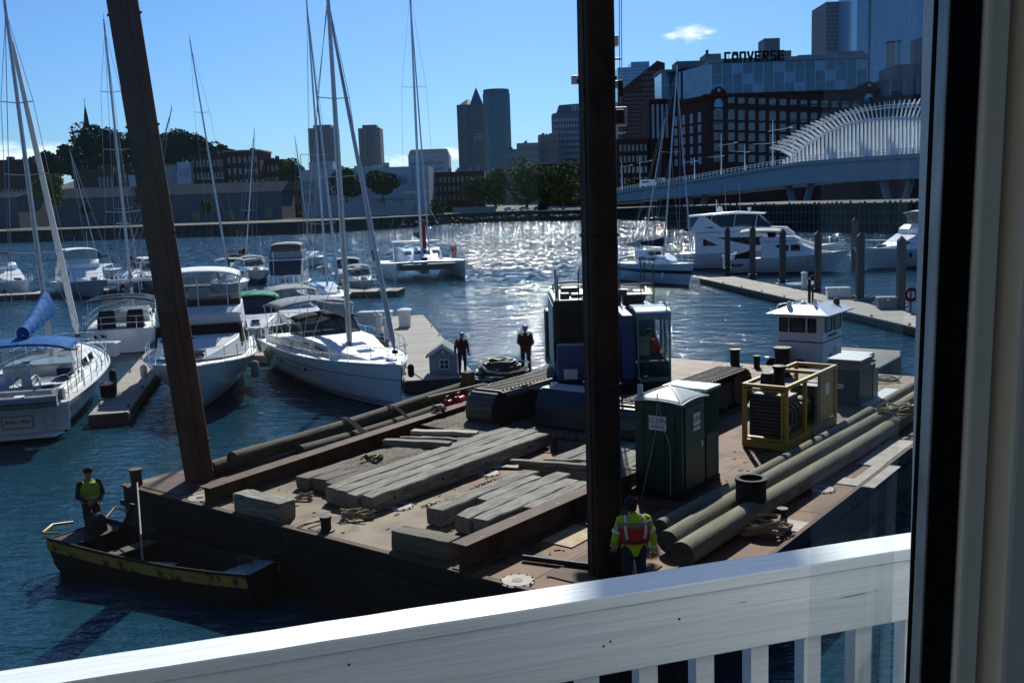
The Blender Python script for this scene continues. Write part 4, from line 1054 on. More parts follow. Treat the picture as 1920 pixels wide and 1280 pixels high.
# ================================================================== BALCONY RAIL AND WINDOW (building we look out of)
RA = math.atan2(.285, .958)       # direction of the balcony rail in plan
ru = Vector((math.cos(RA), math.sin(RA), 0)); rn = Vector((-math.sin(RA), math.cos(RA), 0))
rp = G(960, 1110, 6.80)           # a point on the outer top edge of the cap board
rail = thing('balcony_railing', 'weathered white painted wooden balcony railing below the window', 'railing', rp, RA)
def plank(me_name, x0, x1, y0, y1, z0, z1, seg=40, seed=1, wav=.0012):
    """board with slightly uneven arrises"""
    rg = random.Random(seed); rings = []
    for i in range(seg + 1):
        x = x0 + (x1 - x0) * i / seg
        w1, w2 = rg.uniform(-wav, wav), rg.uniform(-wav, wav)
        c = .003
        rings.append([(x, y0 + c, z0), (x, y1 - c, z0), (x, y1, z0 + c), (x, y1 + w1, z1 - c), (x, y1 - c + w1, z1 + w2 * .5), (x, y0 + c + w2, z1 + w1 * .5), (x, y0 + w2, z1 - c), (x, y0, z0 + c)])
    mb = MB(); mb.loft(rings); return mb
plank('cap', -4, 1.55, -.094, 0, -.027, 0, 60, 2).done('cap_board', 'rail_white', rail, smooth=25)
plank('face', -4, 1.55, -.088, -.050, -.170, -.0275, 60, 3).done('face_board', 'rail_white', rail, smooth=25)
plank('low', -4, 1.55, -.085, -.045, -.95, -.86, 30, 4).done('bottom_rail', 'rail_white', rail, smooth=25)
bal = MB(); bal.bx(-.0215, .0215, -.019, .019, -.345, .345); bme = bal.mesh('baluster', 'rail_white')
# gaps seen at (1123-1204), (1243-1323), ... : baluster pitch about 0.132 m
for k in range(-26, 10):
    link('baluster', bme, rail, (.2805 + .1335 * k, -.031, -.515))
mb = MB(); mb.bx(1.5, 1.62, -.12, .01, -1.0, .0015); mb.done('post', 'rail_white', rail, bevel=.004)
mat('floor_grey', (.16, .17, .18), (.12, .13, .14), 4, .8)
mb = MB(); mb.bx(-6, 4, -1.3, .25, -1.16, -1.02); bf = mb.done('balcony_floor', 'floor_grey', loc=rp, rot=(0, 0, RA)); struct(bf)
# knots / nail heads on the face board
nm_ = MB(); nm_.tube([(0, -.0012, 0), (0, .001, 0)], .0024, 8); nme = nm_.mesh('nail', 'text_black')
for x, z in ((.18, -.098), (.165, -.106), (.335, -.075), (-.95, -.06), (-.94, -.12), (-.35, -.055), (-.35, -.13)): link('nail', nme, rail, (x, -.0885, z))
# window: right jamb, sash edge, gasket; panes. Local frame: x along wall, y outward
WY = .62                           # distance of the glass plane from the eye, along the wall normal
def WPX(px, py, off=0.):
    """x along the wall (ru) where the ray of pixel column px meets the plane off metres outside the glass"""
    d = ray(px, py); t = (WY + off) / (d.x * rn.x + d.y * rn.y)
    return d.x * t * ru.x + d.y * t * ru.y
win = thing('window', 'cream framed casement window the harbour is seen through, right jamb in view', 'window', rn * WY + Vector((0, 0, CAMH)), rot=(0, R_(1.2), RA))
xs = {k: WPX(k, 640) for k in (1700, 1728, 1762, 1835, 1875, 1920)}
zlo, zhi = -.9, 1.1
def jamb(name, xa, xb, ya, yb, mt, bev=.003): mb = MB(); mb.bx(xa, xb, ya, yb, zlo, zhi); return mb.done(name, mt, win, bevel=bev)
xe = WPX(1728, 640, .016)
jamb('outer_stop', xe, xe + .02, .012, .016, 'gasket', .001)
jamb('sash_edge', xe + .0005, xe + .02, .0005, .0115, 'sash_edge', .001)
xc = WPX(1826, 640, -.034); xg = WPX(1878, 640, -.04)
jamb('gasket', xe + .002, xc - .0005, -.030, .0, 'gasket', .004)
jamb('sash', xc, xg, -.036, .02, 'cream_frame', .003)
jamb('jamb', xg + .004, xg + .03, -.055, -.005, 'cream_frame', .004)
jamb('casing', xg + .0305, xg + .16, -.06, .05, 'cream_frame', .004)
mb = MB(); mb.bx(xg, xg + .0045, -.03, .02, zlo, zhi); mb.done('groove', 'gasket', win)
xs[1875] = xg; xs[1762] = xe
# head, sill and far-left frame complete the window
mb = MB(); mb.bx(-2.2, xs[1875] + .16, -.05, .05, zhi, zhi + .09); mb.done('head', 'cream_frame', win)
mb = MB(); mb.bx(-2.2, xs[1875] + .16, -.06, .08, zlo - .06, zlo); mb.done('sill', 'cream_frame', win)
mb = MB(); mb.bx(-2.29, -2.2, -.05, .05, zlo - .06, zhi + .09); mb.done('jamb', 'cream_frame', win)
def panemat(name, haze, refl):
    m = bpy.data.materials.new(name); m.use_nodes = True
    nt = m.node_tree; N, L = nt.nodes, nt.links; N.clear()
    out = N.new('ShaderNodeOutputMaterial'); t = N.new('ShaderNodeBsdfTransparent'); t.inputs[0].default_value = (.93, .965, .96, 1)
    g = N.new('ShaderNodeBsdfGlossy'); g.inputs['Roughness'].default_value = .0
    a = N.new('ShaderNodeMixShader'); fr = N.new('ShaderNodeFresnel'); fr.inputs[0].default_value = 1.45
    mu = N.new('ShaderNodeMath'); mu.operation = 'MULTIPLY'; mu.inputs[1].default_value = refl
    L.new(fr.outputs[0], mu.inputs[0]); L.new(mu.outputs[0], a.inputs[0]); L.new(t.outputs[0], a.inputs[1]); L.new(g.outputs[0], a.inputs[2])
    tr = N.new('ShaderNodeBsdfTranslucent'); tr.inputs[0].default_value = (.8, .8, .78, 1)
    b = N.new('ShaderNodeMixShader')
    tc = N.new('ShaderNodeTexCoord'); nz = N.new('ShaderNodeTexNoise'); nz.inputs['Scale'].default_value = 9; nz.inputs['Detail'].default_value = 6
    L.new(tc.outputs['Object'], nz.inputs['Vector'])
    mr = N.new('ShaderNodeMapRange'); mr.inputs[1].default_value = .3; mr.inputs[2].default_value = .7; mr.inputs[3].default_value = haze * .6; mr.inputs[4].default_value = haze * 1.3
    L.new(nz.outputs[0], mr.inputs[0]); L.new(mr.outputs[0], b.inputs[0])
    L.new(a.outputs[0], b.inputs[1]); L.new(tr.outputs[0], b.inputs[2]); L.new(b.outputs[0], out.inputs[0]); MATS[name] = m
panemat('pane_clear', .0015, .5); panemat('pane_haze', .05, .5)  # film on the second pane stands in for interior reflections and haze
mb = MB(); mb.quad((-2.2, .012, zlo), (xs[1762], .012, zlo), (xs[1762], .012, zhi), (-2.2, .012, zhi)); mb.done('pane', 'pane_clear', win)
xd = WPX(1543, 640, .03)
mb = MB(); mb.quad((xd, .035, zlo), (xs[1762], .035, zlo), (xs[1762], .035, zhi), (xd, .035, zhi)); mb.done('pane', 'pane_haze', win)
# the room behind the viewer (back left open above a low wall to let sky light onto the frame) and the unseen house wall, made tall and dark to block sky light
x0_, x1_, y0_, z0_, z1_ = -3.2, xg + 1.2, -4.6, -1.6, 1.4
room = MB()
room.quad((x0_, y0_, z0_), (x0_, .05, z0_), (x0_, .05, z1_), (x0_, y0_, z1_))
room.quad((x1_, y0_, z0_), (x1_, .05, z0_), (x1_, .05, z1_), (x1_, y0_, z1_))
room.quad((x0_, y0_, z0_), (x1_, y0_, z0_), (x1_, .05, z0_), (x0_, .05, z0_))
room.quad((x0_, y0_, z1_), (x1_, y0_, z1_), (x1_, .05, z1_), (x0_, .05, z1_))
room.quad((x0_, y0_, z0_), (x1_, y0_, z0_), (x1_, y0_, -.5), (x0_, y0_, -.5))
wm = rn * WY + Vector((0, 0, CAMH))
struct(room.done('room_wall', 'room_paint', loc=wm, rot=(0, 0, RA)))
mat('sky_block_dark', (.05, .045, .04), (.035, .03, .027), 3, .9)  # dark tone for the sky-blocking house wall, so it bounces little light
fc = MB(); wr = xg + .16
for q in ((-60, 60, zhi + .09, 17), (-60, 60, -CAMH - .5, zlo - .06)): fc.bx(q[0], q[1], .051, .25, q[2], q[3])
fc.bx(-60, -2.29, .051, .25, zlo - .06, zhi + .09); fc.bx(wr + 3.2, 60, .051, .25, zlo - .06, zhi + .09)
struct(fc.done('house_sky_block', 'sky_block_dark', loc=wm, rot=(0, 0, RA)))
cl_ = MB(); cl_.bx(wr, wr + 3.2, .051, .25, zlo - .06, zhi + .09); cl_.bx(-5, wr + 3.2, .2505, .27, zhi + .09, 2.3); cl_.bx(-5, wr + 3.2, .2505, .27, -1.02, zlo - .06); cl_.bx(-5, -2.29, .2505, .27, zlo - .06, zhi + .09)  # unseen white wall, added to bounce sunlight onto the rail face
struct(cl_.done('bounce_wall', 'white_paint', loc=wm, rot=(0, 0, RA)))
# ================================================================== PEOPLE
from mathutils import kdtree
def person(name, label, loc, rz, J, mats, extras=(), lean=0., scale=1., bulky=1.0):
    """figure facing local -y. J overrides joints; mats = (skin, top, trousers, shoes)"""
    j = dict(pel=(0, 0, .95), chest=(0, 0, 1.33), neck=(0, .01, 1.49), head=(0, -.01, 1.635),
             shl=(-.185, 0, 1.425), shr=(.185, 0, 1.425), ell=(-.25, .03, 1.15), elr=(.25, .03, 1.15), wrl=(-.26, -.05, .90), wrr=(.26, -.05, .90),
             hpl=(-.095, 0, .92), hpr=(.095, 0, .92), knl=(-.11, -.02, .50), knr=(.11, -.02, .50), anl=(-.12, .03, .09), anr=(.12, .03, .09))
    j.update(J); j = {k: Vector(v) for k, v in j.items()}
    root = thing(name, label, 'person', loc, rz); root.scale = (scale,) * 3
    mb = MB(); samples = []
    def reg(pts, m):
        for a, b in zip(pts, pts[1:]):
            for t in (0, .25, .5, .75, 1): samples.append((Vector(a).lerp(Vector(b), t), m))
    # torso rings between pelvis and neck
    up = (j['neck'] - j['pel']); side = (j['shr'] - j['shl']).normalized(); fw = side.cross(up).normalized()
    rings = []
    for t, rx, ry in ((-.14, .10, .085), (-.08, .16, .115), (.04, .165, .12), (.2, .15, .105), (.42, .165, .115), (.65, .19, .125), (.82, .185, .115), (.92, .12, .09), (1.0, .062, .062), (1.06, .055, .058)):
        c = j['pel'] + up * t
        rings.append([c + side * (math.cos(a) * rx * bulky) + fw * (math.sin(a) * ry * bulky) for a in [k * math.pi / 7 for k in range(14)]])
    mb.loft(rings); reg([j['pel'] + up * .02, j['pel'] + up * .9], 1)
    for s in 'lr':
        sh, el, wr = j['sh' + s], j['el' + s], j['wr' + s]
        mb.tube([sh.lerp(j['neck'], .25), sh, sh.lerp(el, .5), el, el.lerp(wr, .45), wr], [.06 * bulky, .068 * bulky, .056 * bulky, .047 * bulky, .043 * bulky, .033], 10); reg([sh, el, wr.lerp(el, .12)], 1)
        hp, kn, an = j['hp' + s], j['kn' + s], j['an' + s]
        mb.tube([hp + Vector((0, 0, .06)), hp.lerp(kn, .3), kn, kn.lerp(an, .4), an], [.098, .088, .066, .064, .05], 10); reg([hp, kn, an], 2)
        d = Vector((0, -1, 0))
        if (kn - hp).z > -.2: d = Vector((0, -1, 0))
        foot = [an + Vector((0, .06, -.045)), an + Vector((0, -.04, -.035)), an + Vector((0, -.13, -.055)), an + Vector((0, -.20, -.062))]
        mb.tube(foot, [.045, .055, .046, .03], 10); samples.append((an + Vector((0, .04, -.06)), 3)); samples.append((foot[2], 3)); samples.append((foot[3], 3))
    # head: skull, jaw, nose, ears
    hc = j['head']; hd = (hc - j['neck']); 
    hr = []
    for t, rx, ry, oy in ((-.125, .03, .03, -.03), (-.105, .045, .055, -.025), (-.07, .058, .078, -.012), (-.02, .070, .092, 0), (.035, .074, .096, .004), (.08, .064, .084, .006), (.11, .04, .055, .006), (.12, .012, .02, .006)):
        hr.append([hc + Vector((math.cos(a) * rx, math.sin(a) * ry + oy, t)) for a in [k * math.pi / 7 for k in range(14)]])
    mb.loft(hr)
    mb.tube([hc + Vector((0, -.088, .02)), hc + Vector((0, -.112, -.025)), hc + Vector((0, -.09, -.035))], [.012, .017, .012], 6)
    for e in (-1, 1): mb.box(hc + Vector((e * .078, .01, -.01)), (.02, .035, .055))
    mb.tube([j['neck'] - Vector((0, 0, .05)), hc - Vector((0, -.01, .06))], .052, 10)
    reg([hc + Vector((0, 0, -.1)), hc + Vector((0, 0, .1))], 0); samples.append((hc + Vector((0, -.1, 0)), 0))
    me = mb.mesh('body_tmp'); tmp = bpy.data.objects.new('tmp', me); COL.objects.link(tmp)
    rm = tmp.modifiers.new('r', 'REMESH'); rm.mode = 'VOXEL'; rm.voxel_size = .017
    sm = tmp.modifiers.new('s', 'SMOOTH'); sm.factor = .5; sm.iterations = 4
    dg = bpy.context.evaluated_depsgraph_get()
    m2 = bpy.data.meshes.new_from_object(tmp.evaluated_get(dg)); bpy.data.objects.remove(tmp); bpy.data.meshes.remove(me)
    kd = kdtree.KDTree(len(samples))
    for i, (p, _) in enumerate(samples): kd.insert(p, i)
    kd.balance()
    # hands: palm and five bent fingers
    hb = MB()
    for s, sg in (('l', -1), ('r', 1)):
        el, wr = j['el' + s], j['wr' + s]; d = (wr - el).normalized()
        sd_ = d.cross(Vector((0, -1, 0)));
        sd_ = sd_.normalized() if sd_.length > .2 else Vector((1, 0, 0))
        nrm = sd_.cross(d).normalized()
        if nrm.y > 0: nrm = -nrm
        hb.loft([[wr + d * t + sd_ * (x * w) + nrm * (y * .016) for x, y in ((-1, -1), (1, -1), (1, 1), (-1, 1))] for t, w in ((-.02, .026), (.03, .038), (.085, .042))])
        for q, (off, ln) in enumerate(((-.031, .062), (-.010, .075), (.011, .070), (.031, .055))):
            b0 = wr + d * .08 + sd_ * off
            hb.tube([b0, b0 + d * ln * .45 + nrm * .012, b0 + d * ln * .75 + nrm * .034, b0 + d * ln * .78 + nrm * .058], [.0098, .0092, .0085, .007], 6)
        t0 = wr + d * .02 - sd_ * .034 * sg
        hb.tube([t0, t0 + d * .03 - sd_ * .022 * sg + nrm * .012, t0 + d * .062 - sd_ * .022 * sg + nrm * .028], [.013, .011, .009], 6)
    hm_ = hb.mesh('hands', [mats[0]])
    bm = bmesh.new(); bm.from_mesh(m2)
    for f in bm.faces: f.smooth = True; f.material_index = samples[kd.find(f.calc_center_median())[1]][1]
    n0 = len(bm.faces); bm.from_mesh(hm_); bm.faces.ensure_lookup_table()
    for f in bm.faces[n0:]: f.material_index = 0; f.smooth = True
    m3 = bpy.data.meshes.new('body'); bm.to_mesh(m3); bm.free()
    for q in mats: m3.materials.append(MATS[q])
    link('body', m3, root)
    eb = MB()
    for e in (-1, 1): eb.lathe([(.002, -.009), (.008, -.005), (.009, 0), (.008, .005), (.002, .009)], 8, hc + Vector((e * .03, -.087, .012)))
    eb.cur = 0; eb.done('eyes', 'text_black', root)
    def vest(mt, z0=.12, z1=.93, g=1.1, front_gap=0, nm='vest', arm=False):
        vb = MB(); rings = []
        for t, rx, ry in ((z0, .16, .118), (.25, .155, .113), (.42, .168, .12), (.65, .19, .13), (.82, .165, .12), (z1, .10, .088)):
            c = j['pel'] + up * t
            rings.append([c + side * (math.cos(a) * rx * bulky * g) + fw * (math.sin(a) * ry * bulky * g) for a in [k * math.pi / 9 for k in range(18)]])
        vb.loft(rings, False, False); return vb.done(nm, mt, root, smooth=60, solid=.012)
    def band(mt, t, g=1.13, h=.05, nm='reflective_band'):
        vb = MB(); rings = []
        for tt in (t - h / 2 / up.length, t + h / 2 / up.length):
            rx, ry = (.155, .115) if t < .5 else (.185, .126)
            c = j['pel'] + up * tt
            rings.append([c + side * (math.cos(a) * rx * bulky * g) + fw * (math.sin(a) * ry * bulky * g) for a in [k * math.pi / 9 for k in range(18)]])
        vb.loft(rings, False, False); return vb.done(nm, mt, root, smooth=60, solid=.006)
    def hat(mt, brim=True):
        hb = MB(); hb.lathe([(.098, .03), (.102, .05), (.097, .09), (.075, .125), (.04, .14), (.004, .145)], 16, hc + Vector((0, .005, 0)))
        if brim: hb.lathe([(.100, .028), (.128, .026), (.128, .034), (.100, .042)], 16, hc + Vector((0, -.012, 0)), cap=False)
        hb.tube([hc + Vector((0, .09, .06)), hc + Vector((0, .05, .135)), hc + Vector((0, -.04, .145)), hc + Vector((0, -.09, .08))], .008, 5)
        return hb.done('hard_hat' if brim else 'knit_cap', mt, root, smooth=50)
    def hair(mt):
        hb = MB(); hb.lathe([(.075, -.06), (.084, -.01), (.086, .05), (.078, .09), (.05, .122), (.005, .132)], 14, hc + Vector((0, .022, 0))); return hb.done('hair', mt, root, smooth=50)
    def sleeve_bands(mt):
        for s in 'lr':
            sh, el, wr = j['sh' + s], j['el' + s], j['wr' + s]
            for a, b, t, r in ((sh, el, .6, .062), (el, wr, .5, .05)):
                c = a.lerp(b, t); d = (b - a).normalized() * .025
                vb = MB(); vb.tube([c - d, c + d], r * bulky * 1.06, 12, False); vb.done('reflective_band', mt, root, smooth=60)
    for e in extras:
        {'vest': vest, 'band': band, 'hat': hat, 'hair': hair, 'sleeves': sleeve_bands}[e[0]](*e[1:])
    return root, j, up, side, fw
# worker in the skiff, looking along the boat
g_ = G(178, 1022, .30)
person('person', 'person in yellow-green safety vest and dark trousers standing in the skiff', (g_.x, g_.y, .30), R_(38),
       dict(wrl=(-.10, -.22, 1.05), wrr=(.14, -.20, 1.02), ell=(-.27, -.02, 1.14), elr=(.27, -.02, 1.14), anl=(-.14, .05, .09), anr=(.15, -.06, .09), head=(0, -.03, 1.63)),
       ('skin', 'cloth_dark', 'cloth_dark', 'black_rubber'), (('vest', 'hivis_dull', .08, .93, 1.1), ('band', 'reflective', .30), ('hat', 'cloth_dark', False)), bulky=1.12, scale=1.02)
# man on the float beside the dock house
g_ = G(868, 702, .5)
person('person', 'person in dark jacket and trousers standing by the little dock house', (g_.x, g_.y, .5), R_(165),
       dict(wrl=(-.28, -.04, .90), wrr=(.28, .0, .90), ell=(-.27, .02, 1.15), elr=(.28, .04, 1.15), head=(0, -.05, 1.62)),
       ('skin', 'cloth_dark', 'cloth_dark', 'black_rubber'), (('vest', 'cloth_maroon', .22, .93, 1.1), ('hat', 'hat_blue', False)), bulky=1.2, scale=1.0)
# man on the barge holding a hose
person('person', 'person in maroon life vest and blue hard hat beside the hose coil', (G(987, 702, 1.4).x, G(987, 702, 1.4).y, 1.4), R_(175),
       dict(wrl=(-.14, -.26, 1.0), wrr=(.12, -.26, 1.02), ell=(-.27, .0, 1.15), elr=(.27, .0, 1.15), head=(.0, -.03, 1.63)),
       ('skin', 'cloth_dark', 'cloth_dark', 'black_rubber'), (('vest', 'cloth_maroon', .1, .93, 1.12), ('band', 'cloth_orange', .14, 1.16, .04, 'belt'), ('hat', 'hat_blue')), bulky=1.15)
# worker in the foreground seen from behind
rr, j_, up_, sd_, fw_ = person('person', 'person seen from behind in yellow-green jacket and orange life vest', (1.72, 14.2, 1.4), R_(184),
       dict(wrl=(-.30, -.06, .88), wrr=(.27, -.16, .93), ell=(-.29, .03, 1.14), elr=(.29, .02, 1.14), head=(.02, -.06, 1.62)),
       ('skin', 'hivis', 'cloth_jeans', 'black_rubber'), (('vest', 'vest_orange', .26, .86, 1.12, 0, 'life_vest'), ('band', 'cloth_dark', .33, 1.16, .03, 'belt'), ('band', 'rope_tan', .80, 1.15, .10, 'collar'), ('sleeves', 'reflective'), ('hair', 'hair_dark'), ('hat', 'hair_dark', False)), bulky=1.25)
mb = MB(); mb.tube(rope([(-.06, .165, 1.33), (-.05, .172, 1.39), (.05, .172, 1.39), (.06, .165, 1.33)], .01), .012, 6); mb.done('grab_loop', 'black_rubber', rr)
for e in (-1, 1):
    mb = MB(); mb.tube(rope([(e * .13, .165, 1.18), (e * .15, .16, 1.32), (e * .14, .09, 1.46), (e * .12, -.05, 1.47)], .01), .022, 6); mb.done('strap', 'reflective', rr)
# ================================================================== BARGE AND WHAT STANDS ON IT
TH = math.atan2(.796, .605); LB = Vector((-9.11, 22.1, 0)); DK = 1.4
_ca, _sa = math.cos(TH), math.sin(TH)
def bw(a, b, z=DK): return Vector((LB.x + a * _ca + b * _sa, LB.y + a * _sa - b * _ca, z))
def BL(x, y, z=DK):
    q = G(x, y, z) - LB; return q.x * _ca + q.y * _sa, q.x * _sa - q.y * _ca
BLN, BWD = 21.3, 14.25
barge = thing('work_barge', 'rusty flat deck barge carrying piles, timbers and machinery', 'barge', LB, TH)
mb = MB(); mb.bx(.02, BLN - .02, -BWD + .02, -.02, -1.2, DK - .02); mb.done('hull', 'dark_hull', barge)
for z in (.25, .95):
    mb = MB(); mb.bx(-.05, BLN + .05, -BWD - .05, .05, z, z + .12); mb.done('rub_rail', 'dark_hull', barge)
na, nb = 7, 5; pa, pb = BLN / na, BWD / nb
pms = []
for mt_ in ('deck_rust', 'deck_plate'):
    q = MB(); q.box((0, 0, 0), (pa - .012, pb - .012, .03)); pms.append(q.mesh('deck_plate', mt_))
rg = random.Random(5)
for i in range(na):
    for k in range(nb):
        m_ = pms[0] if (k >= 3 and i < 4) or rg.random() < .45 else pms[1]
        if i >= 5 and k < 4: m_ = pms[1]
        link('deck_plate', m_, barge, (pa * (i + .5), -pb * (k + .5), DK - .015 + rg.uniform(-.002, .002)), (0, 0, rg.choice((0, math.pi))))
mb = MB(); mb.bx(-.03, .10, -BWD, 0, DK - .01, DK + .028); mb.done('edge_angle', 'rust_steel', barge)
mb = MB(); mb.bx(.1, BLN, -BWD - .03, -BWD + .06, DK - .01, DK + .03); mb.done('edge_angle', 'rust_steel', barge)
def manhole(a, b, r=.29):
    q = MB(); q.lathe([(r, DK), (r, DK + .018), (r * .9, DK + .022), (r * .88, DK + .03), (.05, DK + .03)], 28, (a, -b, 0)); o = q.done('manhole_cover', 'plate_light', barge, smooth=30)
    q = MB(); q.lathe([(.09, DK + .031), (.09, DK + .036)], 14, (a, -b, 0)); q.done('hand_hole', 'black_steel', o)
    bo = MB(); bo.lathe([(.018, 0), (.018, .02)], 6); me = bo.mesh('bolt', 'rust_steel')
    for k in range(12):
        t = k / 12 * 6.283; link('bolt', me, o, (a + r * .93 * math.cos(t), -b + r * .93 * math.sin(t), DK + .02))
for p in ((750, 950), (970, 1090), (915, 888), (375, 935), (1540, 918)): manhole(*BL(*p))
for x, y, l in ((1640, 892, 1.9), (1480, 985, .6), (1600, 905, .5), (1660, 850, 2.5), (1700, 830, 1.0)):
    a, b = BL(x, y); q = MB(); q.bx(a - l / 2, a + l / 2, -b - .28, -b + .28, DK + .004, DK + .02 + l * .002); q.done('edge_plate', 'plate_light', barge)
for px_, py_, s_ in ((350, 905, .9), ):
    a, b = BL(px_, py_); q = MB(); q.bx(a - .75, a + .75, -b - .8, -b + .8, DK + .004, DK + .022); q.done('spud_pad', 'rust_steel', barge)
a, b = 1.35, 12.2; q = MB(); q.bx(a - .7, a + .7, -b - .7, -b + .7, DK + .004, DK + .022); q.done('spud_pad', 'rust_steel', barge)
def bollard(a, b, r=.1, h=.42, z=DK, nm='bollard', mt='black_steel'):
    q = MB(); q.lathe([(r * 1.7, z), (r * 1.7, z + .03), (r, z + .035), (r, z + h - .06), (r * 1.15, z + h - .055), (r * 1.15, z + h)], 16, (a, -b, 0)); return q.done(nm, mt, barge, smooth=30)
for (x, y, r, h) in ((257, 912, .13, .42), (1467, 985, .09, .34), (1419, 690, .11, .45)): bollard(*BL(x, y), r, h, mt='rust_steel' if x < 300 else 'black_steel')
a, b = BL(1378, 686); bollard(a, b, .17, .62)
a, b = BL(1473, 700); bollard(a - .3, b, .26, .95)
# spuds
def spud(label, base, top, side, rz, mt='spud_steel'):
    base, top = Vector(base), Vector(top); d = (top - base)
    r = thing('steel_spud', label, 'spud', base, group='barge spuds', rot=d.to_track_quat('Z', 'Y').to_euler())
    r.rotation_euler = (Matrix.Rotation(0, 3, 'Z') @ d.to_track_quat('Z', 'Y').to_matrix() @ Matrix.Rotation(rz, 3, 'Z')).to_euler()
    h = d.length; s = side / 2
    q = MB(); c = s * .14
    prof = [(-s + c, -s), (s - c, -s), (s, -s + c), (s, s - c), (s - c, s), (-s + c, s), (-s, s - c), (-s, -s + c)]
    n = 24; rg = random.Random(int(base.x * 10))
    q.loft([[(x + rg.uniform(-.003, .003), y + rg.uniform(-.003, .003), h * k / n) for x, y in prof] for k in range(n + 1)]); o = q.done('pile', mt, r, smooth=30)
    for k in range(int(h / 2.4)):
        q = MB(); z = 1.2 + k * 2.4
        q.bx(-s - .012, s + .012, -s - .012, s + .012, z, z + .05); q.done('weld_band', mt, r)
    q = MB(); q.bx(-s - .02, -s - .002, -.06, .06, 0, h * .98); q.bx(s + .002, s + .02, -.06, .06, 0, h * .98); q.done('wear_strip', 'rust_steel', r)
    return r
sb = D(375, 900, 22.3); st = D(229, 0, 22.3); dv = (st - sb)
spud('rusty steel spud leaning to the left at the barge corner', sb - dv * .25, sb + dv * 1.35, .50, TH, 'spud_rust')
sb = D(1135, 1080, 15.7); st = D(1116, 0, 15.75)
dv = st - sb
spud('thick dark steel spud standing upright in front of the excavator', sb - dv * .3, sb + dv * 2.1, .455, TH + .12)
for a, b, lb_ in ():
    q = MB(); 
    for sx, sy in ((-1, 0), (1, 0), (0, -1), (0, 1)): q.box((a + sx * .36, -b + sy * .36, DK + .14), (.1 if sx else .82, .1 if sy else .82, .26))
    q.done('spud_collar', 'rust_steel', barge)
# H beams lying on the deck
def hbeam(label, a0, b0, a1, b1, hgt=.36, w=.34, mt='rust_steel'):
    p, q_ = bw(a0, b0), bw(a1, b1); d = q_ - p; r = thing('steel_beam', label, 'steel beam', p, math.atan2(d.y, d.x), group='steel H beams on the deck'); ln = d.length
    for nm, z0, z1, ww in (('flange', .022, .05, w), ('web', .05, hgt - .028, .03), ('flange', hgt - .028, hgt, w)):
        m = MB(); m.bx(0, ln, -ww / 2, ww / 2, z0, z1); m.done(nm, mt, r)
    hb_ = MB(); hb_.box((0, 0, hgt + .002), (.09, .05, .004)); me = hb_.mesh('bolt_slot', 'text_black')
    for k in range(int(ln / 1.1)): link('bolt_slot', me, r, (.5 + k * 1.1, .08 * (1 if k % 2 else -1), 0))
    for k in range(int(ln / 2.2)):
        m = MB(); m.bx(1 + k * 2.2, 1.02 + k * 2.2, -w / 2 + .02, -.016, .051, hgt - .03); m.done('stiffener', mt, r)
    return r
hbeam('long rusty steel beam along the left log pile', .12, 3.0, 9.8, 2.35, .38, .36)
hbeam('rusty steel beam running from the barge edge to the upright spud', .02, 10.15, 5.4, 10.35, .50, .34)
# timbers
TM = {}
def timber_mesh(l, w, h, mt, seed):
    rg = random.Random(seed); q = MB(); n = max(6, int(l / .35)); rings = []
    for i in range(n + 1):
        x = l * i / n; f = lambda: rg.uniform(-.013, .013); c = .022
        wl, wr_ = -w / 2 + f(), w / 2 + f(); zt = h + f(); 
        if i in (0, n): zt -= .012; wl += .01; wr_ -= .01
        e = (lambda: rg.uniform(-.035, .035)) if i in (0, n) else (lambda: 0)
        rings.append([(x + e(), wl, c), (x + e(), wl, zt - c), (x + e(), wl + c, zt), (x + e(), wr_ - c, zt + f() * .5), (x + e(), wr_, zt - c), (x + e(), wr_, c), (x, wr_ - c, 0), (x, wl + c, 0)])
    q.loft(rings); return q.mesh('timber', mt, 30)
def timber(label, a0, b0, l, w, h, rz=0., z=DK + .004, mt='timber_grey', name='timber_block', cat='timber', group=None, parent=None, seed=None):
    me = timber_mesh(l, w, h, mt, seed if seed is not None else random.randint(0, 9999))
    if parent is not None: return link(name, me, parent, (a0, -b0, z), (0, 0, rz))
    o = link(name, me, None, bw(a0, b0, z), (0, 0, TH + rz)); return tag(o, label, cat, group)
timber('squared timber block near the steel beam, smooth pale top', .30, 3.95, 1.45, .42, .40, rz=-math.pi / 2 + .03, mt='timber_grey', group='timber blocks at the barge edge')
timber('greenish squared timber block at the barge edge before the middle mat', .42, 8.35, 1.32, .42, .36, rz=-math.pi / 2 + .04, mt='log_wood', group='timber blocks at the barge edge')
def crane_mat(label, a0, b0, specs, l, h=.33, mt='timber_grey', rz=0., bolts=True):
    r = thing('timber_mat', label, 'timber mat', bw(a0, b0, DK + .02), TH + rz, 'bolted timber mats on the deck'); y = 0
    for i, (w, da, dl) in enumerate(specs):
        me = timber_mesh(l + dl, w, h, mt, 100 + i + int(a0 * 10)); link('timber', me, r, (da, -(y + w / 2), 0)); y += w + .012
    if bolts:
        q = MB(); q.lathe([(.035, 0), (.035, .02)], 8); me = q.mesh('bolt_head', 'rust_steel')
        for t in (.1, .35, .6, .88): link('bolt_head', me, r, (l * t, .002, h * .55), (math.pi / 2, 0, 0)); link('bolt_head', me, r, (l * t, -y + .008, h * .55), (math.pi / 2, 0, 0))
    return r
crane_mat('near long pale timber mat across the middle of the deck', 1.5, 5.15, [(.36, .05, .1), (.36, .0, .2), (.36, -.05, .3), (.37, .02, .1)], 6.1, .35)
crane_mat('dirt-covered dark timber mat beside the steel beam', 1.95, 3.75, [(.45, .0, 0), (.45, .1, .2), (.45, .0, .1)], 6.0, .27, 'timber_dark', bolts=False)
